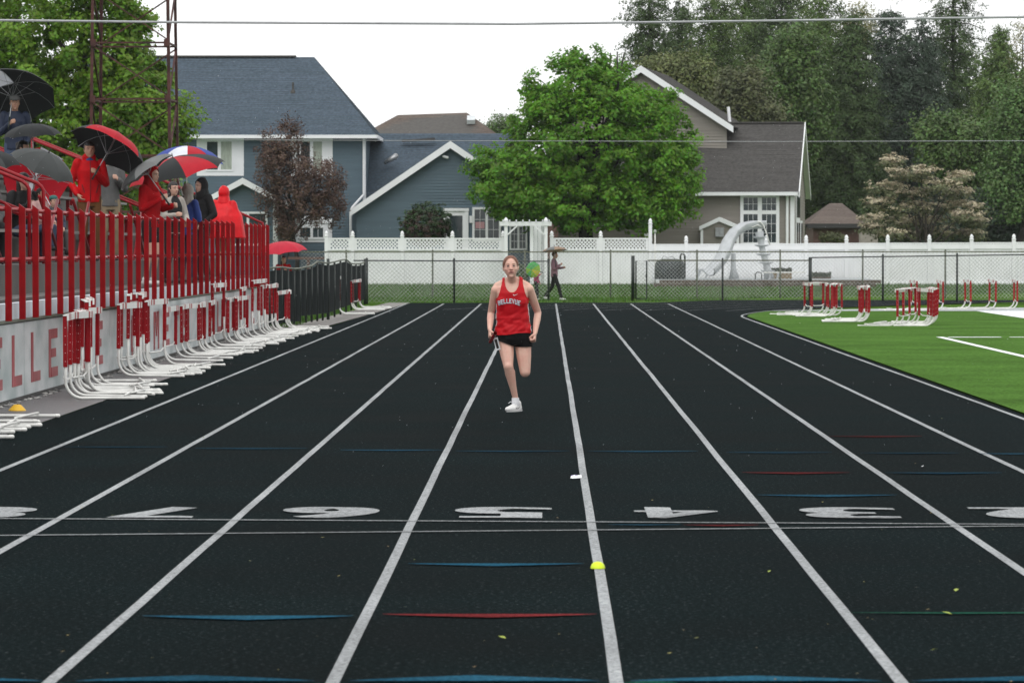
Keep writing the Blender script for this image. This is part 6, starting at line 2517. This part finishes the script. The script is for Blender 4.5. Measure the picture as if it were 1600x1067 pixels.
cx_ = lambda z: fx(801.5) + .0
b.loft([(fx(802), .01, .66, .150, .10), (fx(802), .008, .72, .172, .115), (fx(802), .005, .80, .166, .110), (fx(801.5), 0, .90, .145, .098), (fx(801), -.012, 1.0, .140, .098),
        (fx(800.5), -.025, 1.10, .150, .105), (fx(800.5), -.035, 1.18, .160, .100), (fx(800.5), -.035, 1.235, .150, .080), (fx(801), -.03, 1.275, .095, .062), (fx(801), -.03, 1.30, .06, .05)], 20)
for sx_ in (-1, 1):                               # bust and trapezius
    b.sphere((fx(800.5) + sx_ * .066, -.085, 1.10), (.070, .048, .066))
    b.cap((fx(801) + sx_ * .04, -.01, 1.30), (fx(800.5) + sx_ * .15, -.015, 1.245), .042, .040)
shl, shr = Vector((fx(774.5), -.03, fz(453))), Vector((fx(826.8), -.03, fz(451.5)))
ell, elr = Vector((fx(766.8), .10, fz(490))), Vector((fx(840.5), .12, fz(489)))
wrl, wrr = Vector((fx(765.6), -.085, fz(514))), Vector((fx(836), -.045, fz(520)))
for (s_, e_, w_, sg) in ((shl, ell, wrl, -1), (shr, elr, wrr, 1)):
    b.sphere(s_, .047)
    b.cap(s_, s_.lerp(e_, .45), .047, .043)
    b.cap(s_.lerp(e_, .3), e_, .045, .035)
    b.cap(e_, e_.lerp(w_, .35), .036, .037)
    b.cap(e_.lerp(w_, .3), w_, .038, .024)
hd_l, hside_l = Vector((0, -.33, -.944)), Vector((.18, -.92, .32)).normalized()
hn_l = hside_l.cross(hd_l).normalized()
if hn_l.x < 0:
    hn_l = -hn_l
HAND(b, wrl, hd_l, hn_l, hside_l, .93, .95)
HAND(b, wrr, (-.06, -.42, -.9), (-1, .05, 0), (-.1, -.9, .43), .95, 1.05)
# stance leg
h1, k1, a1 = Vector((fx(789.5), .0, fz(529))), Vector((fx(794.5), -.11, fz(572))), Vector((fx(805), .01, fz(620.5)))
b.cap(h1, h1.lerp(k1, .5), .090, .072)
b.cap(h1.lerp(k1, .5), k1, .073, .050)
b.sphere(k1 + Vector((-.002, -.018, .004)), (.040, .036, .045))
b.cap(k1, k1.lerp(a1, .60), .051, .038)
b.cap(k1.lerp(a1, .20) + Vector((.002, .020, 0)), k1.lerp(a1, .80), .054, .031)
b.cap(k1.lerp(a1, .5), a1, .040, .029)
b.cap(a1, a1 + Vector((.004, .01, -.09)), .030, .034)
b.cap(a1 + Vector((.004, .03, -.10)), a1 + Vector((-.004, -.02, -.10)), .024, .020)
# folded leg
h2, k2, a2 = Vector((fx(816.5), .01, fz(531))), Vector((fx(820.5), -.04, fz(580.5))), Vector((fx(817), .27, .545))
b.cap(h2, h2.lerp(k2, .5), .091, .076)
b.cap(h2.lerp(k2, .5), k2, .077, .055)
b.cap(k2, k2.lerp(a2, .4), .054, .052)
b.cap(k2.lerp(a2, .3), a2, .053, .030)
b.cap(a2, a2 + Vector((0, .05, -.11)), .031, .026)
body = link('person', fuse('person', b, 0.0050, 9, m_rskin))
body.location = RO
body['local'] = 1
tag(body, 'teenage girl sprinting towards the camera in red singlet and black shorts', 'person')
face_bits(body, hc, hr, hs, brow=M('light_brow', (0.36, 0.20, 0.14), 0.7), open_mouth=True)
# dark brown line over each eye for lashes and painted lid shadow
for sx_ in (-1, 1):
    f_ = lambda p: hr @ (Vector(p) * hs) + hc
    e = MB()
    e.tube([f_((sx_ * .017, -.0905, .0045)), f_((sx_ * .030, -.0955, .0105)), f_((sx_ * .044, -.0875, .0035))], [.0012, .0018, .0012], 6)
    e.build('lid_line', M('lash_and_lid_shadow', (0.10, 0.05, 0.04), 0.6), body, True)
e = MB()
e.sphere(hr @ Vector((.077 * hs, .006, -.042 * hs)) + hc, .0055, 8, 6)
e.build('earring', m_chrome, body, True)
# hair pulled tightly back
h = MB()
hq = lambda p: hr @ (Vector(p) * hs) + hc
h.sphere(hq((0, .011, .0265)), (.0862 * hs, .1100 * hs, .0960 * hs), 20, 14)
h.sphere(hq((0, .115, .02)), .04 * hs)
h.cap(hq((0, .125, .0)), hq((.01, .17, -.12)), .028 * hs, .012 * hs)
hm = fuse('hair', h, .005, 3, m_hair_red, .0022, 45, 1.0, .3)
fwd = hr @ Vector((0, -1, 0))
upv = hr @ Vector((0, 0, 1))


def hair_keep(p):
    q_ = p - hc
    fy, uz = q_.dot(fwd) / hs, q_.dot(upv) / hs
    line = .074 - .55 * max(0, .045 - fy) if fy > .0 else .02
    if fy > .0:
        xr_ = abs(q_.dot(hr @ Vector((1, 0, 0)))) / hs
        return uz > .090 - .102 * (xr_ / .080) ** 2.2 and (fy < .07 or uz > .070)
    return uz > -.045 + fy * .3


cut_mesh(hm, hair_keep)
link('hair', hm, body)

# singlet
j = MB()
j.loft([(fx(801.5), .002, .755, .184, .130), (fx(801.5), .002, .80, .180, .124), (fx(801.3), 0, .90, .168, .118), (fx(800.8), -.012, 1.0, .163, .118),
        (fx(800.5), -.027, 1.08, .162, .122), (fx(800.5), -.035, 1.18, .167, .113), (fx(800.5), -.035, 1.235, .156, .091), (fx(801), -.03, 1.28, .103, .073), (fx(801), -.03, 1.315, .070, .060)], 24)
for sx_ in (-1, 1):
    j.sphere((fx(800.5) + sx_ * .062, -.082, 1.095), (.088, .062, .085))
    j.cap((fx(801) + sx_ * .04, -.01, 1.305), (fx(800.5) + sx_ * .15, -.015, 1.25), .050, .046)
m_sing = M('red_singlet', (0.46, 0.006, 0.012), 0.5, 0.06, 10.0, spec=0.18, bump=.05, bscale=120)
m_side = M('white_side_panel', (0.60, 0.58, 0.60), 0.6, 0.2, 40)
sm_ = fuse('singlet', j, 0.0055, 10, m_sing)
for v, nn in zip(sm_.vertices, [v.normal.copy() for v in sm_.vertices]):
    p = v.co
    k_ = max(0, min(1, (1.10 - p.z) / .2))
    q_ = Vector((p.x * 9 + p.z * 5, p.y * 9, p.z * 15 - p.x * 7))
    amp = .012 * k_ + .002
    v.co = p + nn * (amp * (mnoise.noise(q_) + .45 * mnoise.noise(q_ * 2.1)))
X0 = fx(800.6)


def sing_keep(p):
    x, z = p.x - X0, p.z
    if z < .772 + .012 * math.sin(x * 14):
        return False
    lw = abs(x)
    if z > 1.125:                                   # armholes
        t_ = min(1, (z - 1.125) / .165)
        if lw > .158 - .056 * t_ ** .55:
            return False
    front = p.y < -.02
    zc_, hz_ = 1.315, (.132 if front else .07)
    if ((x + .004) / .074) ** 2 + ((z - zc_) / hz_) ** 2 < 1:
        return False
    return z < 1.345


cut_mesh(sm_, sing_keep)
sm_.materials.append(m_side)
for f in sm_.polygons:
    if abs(f.normal.x) > .93 and f.center.z < 1.07 and abs(f.center.x - X0) > .14:
        f.material_index = 1
sing = link('singlet', sm_, body)
bvh = BVHTree.FromPolygons([v.co for v in sm_.vertices], [tuple(f.vertices) for f in sm_.polygons])


def onto(bv, x, z, off=.0035, y0=-1.0):
    hit = bv.ray_cast(Vector((x, y0, z)), Vector((0, 1, 0)))
    if hit[0] is None:
        return None
    return hit[0] + Vector((0, -off, 0))


def decal(name, polys, bv, mat, parent, off, n=3):
    """flat print: outline quads subdivided and laid on the cloth"""
    mb = MB()
    for q_ in polys:
        a, b_, c_, d = q_
        gr = []
        for i in range(n + 1):
            for k in range(n + 1):
                u, w = k / n, i / n
                x = (a[0] * (1 - u) + b_[0] * u) * (1 - w) + (d[0] * (1 - u) + c_[0] * u) * w
                z = (a[1] * (1 - u) + b_[1] * u) * (1 - w) + (d[1] * (1 - u) + c_[1] * u) * w
                gr.append(onto(bv, x, z, off))
        if any(g is None for g in gr):
            continue
        mb.add(gr, [(i * (n + 1) + k, i * (n + 1) + k + 1, (i + 1) * (n + 1) + k + 1, (i + 1) * (n + 1) + k) for i in range(n) for k in range(n)])
    return mb.build(name, mat, parent)


m_print = M('white_print', (0.66, 0.67, 0.70), 0.5, 0.05, 20)
m_printnavy = M('navy_print_edge', (0.05, 0.03, 0.12), 0.5, 0.05, 20)
word = 'BELLEVUE'
nL = len(word)
for pas, (mat, grow, off) in enumerate(((m_printnavy, .0022, .0030), (m_print, 0, .0045))):
    for i, ch in enumerate(word):
        t = (i + .5) / nL
        ang = (t - .5)
        cxl = fx(777.8) + (fx(813.4) - fx(777.8)) * t
        wl_, hl_ = .0232, .046
        base_z = fz(473.6) - .105 * ang ** 2 * 1.0
        tilt = -.34 * ang
        polys = []
        serif = []
        for q_ in glyph(ch):
            pp = []
            mx_ = sum(p_[0] for p_ in q_) / 4
            mz_ = sum(p_[1] for p_ in q_) / 4
            for (u, v_) in q_:
                u_ = (u - .5) * wl_ + (grow if u > mx_ else -grow)
                w_ = v_ * hl_ + (grow if v_ > mz_ else -grow)
                pp.append((cxl + u_ * math.cos(tilt) - (w_ - hl_ / 2) * math.sin(tilt), base_z + hl_ / 2 + u_ * math.sin(tilt) + (w_ - hl_ / 2) * math.cos(tilt)))
            polys.append(pp)
        decal('letter' if pas else 'letter_edge', polys, bvh, mat, sing, off)
# tick shaped maker's mark on the chest
tick = [[(801.5, 460.2), (803.2, 461.8), (803.6, 460.9), (802.4, 459.4)], [(803.2, 461.8), (805.4, 461.2), (805.2, 460.4), (803.6, 460.9)], [(805.4, 461.2), (809.2, 459.0), (809.0, 458.8), (805.2, 460.4)]]
decal('chest_mark', [[(fx(a), fz(c)) for a, c in q_] for q_ in tick], bvh, m_print, sing, .004)

# shorts
j = MB()
j.loft([(fx(802), .008, .66, .165, .118), (fx(802), .008, .72, .183, .127), (fx(802), .005, .79, .176, .120), (fx(801.5), .005, .83, .165, .11)], 22)
j.cap(h1, h1.lerp(k1, .30), .101, .092)
j.cap(h2, h2.lerp(k2, .34), .103, .096)
shm = fuse('shorts', j, .006, 3, M('black_shorts', (0.004, 0.004, 0.0045), 0.7, 0.3, 8, spec=.1), .003, 14)
cut_mesh(shm, lambda p: p.z > fz(531 + 10.5 * max(0, min(1, (p.x - fx(776)) / (fx(806) - fx(776))))) and p.z < .80)
link('shorts', shm, body)
# hip sticker with white edge
hx_, hz0 = fx(776.5), fz(537)
mb = MB()
rot = Matrix.Rotation(R(-16), 3, 'Y')
Rz_ = Matrix.Rotation(R(-25), 3, 'Z')
mb.box((hx_, -.075, hz0), (.050, .004, .125), Rz_ @ rot)
st_ = mb.build('hip_sticker', m_print, body)
mb = MB()
mb.box((hx_ - .0012, -.0785, hz0), (.026, .003, .092), Rz_ @ rot)
mb.build('sticker_face', m_hair_dk, st_)

# baton in the right fist
bc = wrl + hd_l * .088 + hn_l * .028
tb_ = thing('relay_baton', 'red relay baton held in the runner\'s fist', 'baton', RO + bc, 0)
mb = MB()
mb.tube([RO + bc - hside_l * .13, RO + bc + hside_l * .15], .0175, 14, caps=False)
mb.tube([RO + bc - hside_l * .13, RO + bc + hside_l * .15], .0150, 14, caps=False)
mb.build('tube', M('baton_red', (0.34, 0.006, 0.012), 0.25, 0.1, 6, spec=.5), tb_, True)
for e_ in (-.128, .148):
    mb = MB()
    n = 14
    mb.tube([RO + bc + hside_l * (e_ - .010), RO + bc + hside_l * (e_ + .004)], .0188, 14, caps=False)
    mb.build('end_ring', M('baton_ring', (0.03, 0.01, 0.012), 0.3), tb_, True)
mb = MB()
mb.tube([RO + bc + hside_l * .05, RO + bc + hside_l * .06], .0149, 14)
mb.build('bore_shade', m_hair_dk, tb_)  # dark disc added to stand for the shade inside the hollow tube

# sock and shoes
j = MB()
j.cap(a1 + Vector((.001, .0, .030)), a1 + Vector((.003, .008, -.07)), .0365, .040)
sk = fuse('sock', j, .005, 2, m_sock, .0015, 30)
cut_mesh(sk, lambda p: p.z < fz(621.3))
link('sock', sk, body)


def shoe(A, toe, upv, label=None):
    """A ankle point above the sole, toe direction"""
    A, toe, upv = Vector(A), Vector(toe).normalized(), Vector(upv).normalized()
    sd = toe.cross(upv).normalized()
    L_ = lambda t, u, s_=0: A + toe * t + upv * u + sd * s_
    q = MB()
    q.cap(L_(-.045, .040), L_(-.035, .075), .036, .036)
    q.cap(L_(-.05, .032), L_(.05, .034), .036, .034)
    q.cap(L_(.02, .046), L_(.09, .034), .036, .030)
    q.cap(L_(.06, .030, .012), L_(.15, .024, .006), .033, .024)
    q.cap(L_(.06, .030, -.012), L_(.14, .024, -.008), .033, .024)
    o_ = link('shoe', fuse('shoe', q, .005, 2, m_shoe_w, .001, 30), body)
    so = MB()
    n = 16
    ring = [L_(.05 + .135 * math.cos(2 * math.pi * k / n) - .02, 0.0, .045 * math.sin(2 * math.pi * k / n)) for k in range(n)]
    so.prism([p - upv * .004 for p in ring], upv * .020)
    so.build('sole', M('grey_sole', (0.45, 0.45, 0.45), 0.6), o_)
    la = MB()
    for k in range(3):
        t_ = .025 + .022 * k
        la.tube([L_(t_, .072 - .008 * k, -.020), L_(t_ + .008, .083 - .008 * k, 0), L_(t_, .072 - .008 * k, .020)], .004, 5)
    la.tube([L_(.03, .085, 0), L_(.05, .095, .03), L_(.065, .08, .045)], .0035, 5)
    la.tube([L_(.03, .085, 0), L_(.05, .095, -.03), L_(.07, .078, -.04)], .0035, 5)
    la.build('laces', m_print, o_, kind='stuff')
    return o_


s1 = shoe((a1.x + .006, .02, .003), (-.62, -1, 0), (0, 0, 1))
bs = BVHTree.FromPolygons([v.co for v in s1.data.vertices], [tuple(f.vertices) for f in s1.data.polygons])
tick2 = [[(806.0, 636.8), (807.4, 639.0), (808.4, 638.2), (807.2, 636.2)], [(807.4, 639.0), (810.2, 638.0), (810.0, 637.0), (808.4, 638.2)], [(810.2, 638.0), (813.0, 635.2), (812.8, 635.0), (810.0, 637.0)]]
decal('shoe_mark', [[(fx(a), fz(c)) for a, c in q_] for q_ in tick2], bs, m_hair_dk, s1, .003)
s2 = shoe(a2 + Vector((0, .075, .02)), (0, .35, -1), (0, -1, -.35))
# ================================================================== SMALL THINGS
def disc_cone(label, px, py, r, h, mat, dome=False):
    g_ = G(px, py, .006)
    t = thing('marker_cone', label, 'cone', g_)
    mb = MB()
    n = 20
    pr = [(r, 0), (r, .005), (r * .96, h * .30), (r * .84, h * .62), (r * .62, h * .86), (r * .36, h * .98), (r * .24, h), (r * .21, h * .97), (r * .21, h * .6)] if dome else [(r, 0), (r, .006), (r * .93, .012), (r * .72, h * .55), (r * .40, h * .96), (r * .30, h), (r * .27, h * .97), (r * .27, h * .6)]
    vs_ = [(g_.x + a * math.cos(2 * math.pi * k / n), g_.y + a * math.sin(2 * math.pi * k / n), g_.z + z) for a, z in pr for k in range(n)]
    mb.add(vs_, [(i * n + k, i * n + (k + 1) % n, (i + 1) * n + (k + 1) % n, (i + 1) * n + k) for i in range(len(pr) - 1) for k in range(n)])
    mb.build('disc', mat, t, True)
    return t


disc_cone('lime yellow disc cone standing on a white lane line', 934, 887.5, .037, .034, M('lime_plastic', (0.62, 0.78, 0.02), 0.45, .06), True)
disc_cone('yellow disc cone on the wet concrete by the wall', 27, 641.5, .088, .062, M('yellow_plastic', (0.72, 0.42, 0.02), 0.45, .06))
# scraps
g_ = G(900, 747, .006)
t = thing('paper_scrap', 'crumpled white and purple scrap lying by a lane line', 'scrap', g_)
mb = MB()
for k, (dx, dy, w_) in enumerate(((0, 0, .028), (.02, .03, .022), (-.022, .02, .018))):
    c = g_ + Vector((dx, dy, 0))
    mb.poly([c + Vector((-w_, -.02, 0)), c + Vector((w_, -.03, .004)), c + Vector((w_ * .8, .04, .022)), c + Vector((-w_ * .7, .05, .012))])
mb.build('paper', m_white, t)
mb = MB()
c = g_ + Vector((-.03, .03, .004))
mb.poly([c, c + Vector((.03, -.01, .004)), c + Vector((.035, .05, .016)), c + Vector((-.005, .05, .012))])
mb.build('ribbon', M('purple_ribbon', (0.12, 0.05, 0.35), 0.5), t)
# fallen leaf bits and grit on the track
rs = np.random.RandomState(21)
vv, cls = [], []
for k in range(80):
    if k < 60:
        px, py = rs.uniform(30, 1590), 1067 - 380 * rs.rand() ** 1.3
    else:
        px, py = rs.uniform(0, 1600), rs.uniform(640, 1060)
    q = G(px, py, .010)
    s_ = rs.uniform(.004, .012)
    a = rs.uniform(0, 6.28)
    d1 = np.array([math.cos(a), math.sin(a), .15]) * s_
    d2 = np.array([-math.sin(a), math.cos(a), .1]) * s_ * .6
    c = np.array(q)
    vv.append([c - d1, c + d2, c + d1, c - d2])
m_litter = M('leaf_litter', (0.16, 0.17, 0.03), 0.6, 0.3, 2.0, col2=(0.28, 0.18, 0.05), coords='World', island=.45)
o = arrays_mesh('leaf_litter', np.array(vv).reshape(-1, 3), 4, m_litter)
tag(o, 'tiny fallen leaf scraps scattered over the wet track', 'leaf litter', None, 'stuff')
for (px, py, s_) in ((1494, 921, .022), (1480, 957, .024), (1460, 1014, .018), (785, 995, .02), (1202, 892, .016), (318, 683, .012), (1442, 728, .018)):
    q = G(px, py, .010)
    o_ = thing('fallen_leaf', 'proto', 'leaf', q, 0, 'single fallen leaves on the track')
    mb = MB()
    a = px * 1.7
    d1, d2 = Vector((math.cos(a), math.sin(a), .2)) * s_, Vector((-math.sin(a), math.cos(a), .15)) * s_ * .6
    mb.add([q - d1, q + d2, q + d1 * 1.1, q - d2 + Vector((0, 0, .006)), q], [(0, 4, 1), (1, 4, 2), (2, 4, 3), (3, 4, 0)])
    mb.build('blade', M('yellow_leaf', (0.30, 0.36, 0.05), 0.6, .2) if px != 1442 else m_white, o_)
    o_['label'] = {1494: 'yellow green fallen leaf right of the third white line from the right edge', 1480: 'yellow green fallen leaf lying on the thin green line', 1460: 'yellow green fallen leaf nearest the bottom right corner',
                   785: 'yellow green fallen leaf below the long red mark', 1202: 'small yellow green fallen leaf right of the lime disc cone', 318: 'tiny yellow leaf between the two left lanes above the blue line',
                   1442: 'small white paper bit above the short blue mark on the right'}[px]
# falling rain, short bright streaks through the air
rs = np.random.RandomState(31)
n = 3200
Yr = 24 + 60 * rs.rand(n)
vv = np.zeros((n, 3, 3), np.float32)
px, py = rs.uniform(-60, 1660, n), rs.uniform(-40, 1060, n)
xr = (px - 854) * Yr / FOC
zr = 1.64 - (py - 385) * Yr / FOC
ok = zr > 0.05
xr, zr, Yr = xr[ok], zr[ok], Yr[ok]
n = len(xr)
vv = np.zeros((n, 3, 3), np.float32)
w_ = 0.0011
ln_ = rs.uniform(.004, .009, n)
vv[:, 0] = np.stack([xr - w_, Yr, zr], 1)
vv[:, 1] = np.stack([xr + w_, Yr, zr], 1)
vv[:, 2] = np.stack([xr + .15 * ln_, Yr, zr + ln_], 1)

m_rain = M('rain_drop', (0.75, 0.77, 0.80), 0.3, 0.02)
o = arrays_mesh('rain', vv.reshape(-1, 3), 3, m_rain)
tag(o, 'fine pale raindrops falling through the air over the whole track', 'rain', None, 'stuff')

# damp air
hz_ = MB()
hz_.span(-440, 440, -110, 780, -1.03, 27)
mh = bpy.data.materials.new('damp_air')
mh.use_nodes = True
hn, hl = mh.node_tree.nodes, mh.node_tree.links
for q_ in list(hn):
    if q_.type != 'OUTPUT_MATERIAL':
        hn.remove(q_)
pv = hn.new('ShaderNodeVolumePrincipled')
pv.inputs['Color'].default_value = (0.92, 0.95, 0.97, 1)
pv.inputs['Density'].default_value = 0.00011
hl.new(pv.outputs[0], hn['Material Output'].inputs['Volume'])
o = hz_.build('haze', mh)
tag(o, 'thin damp haze filling the air over the track and houses', 'haze', None, 'stuff')
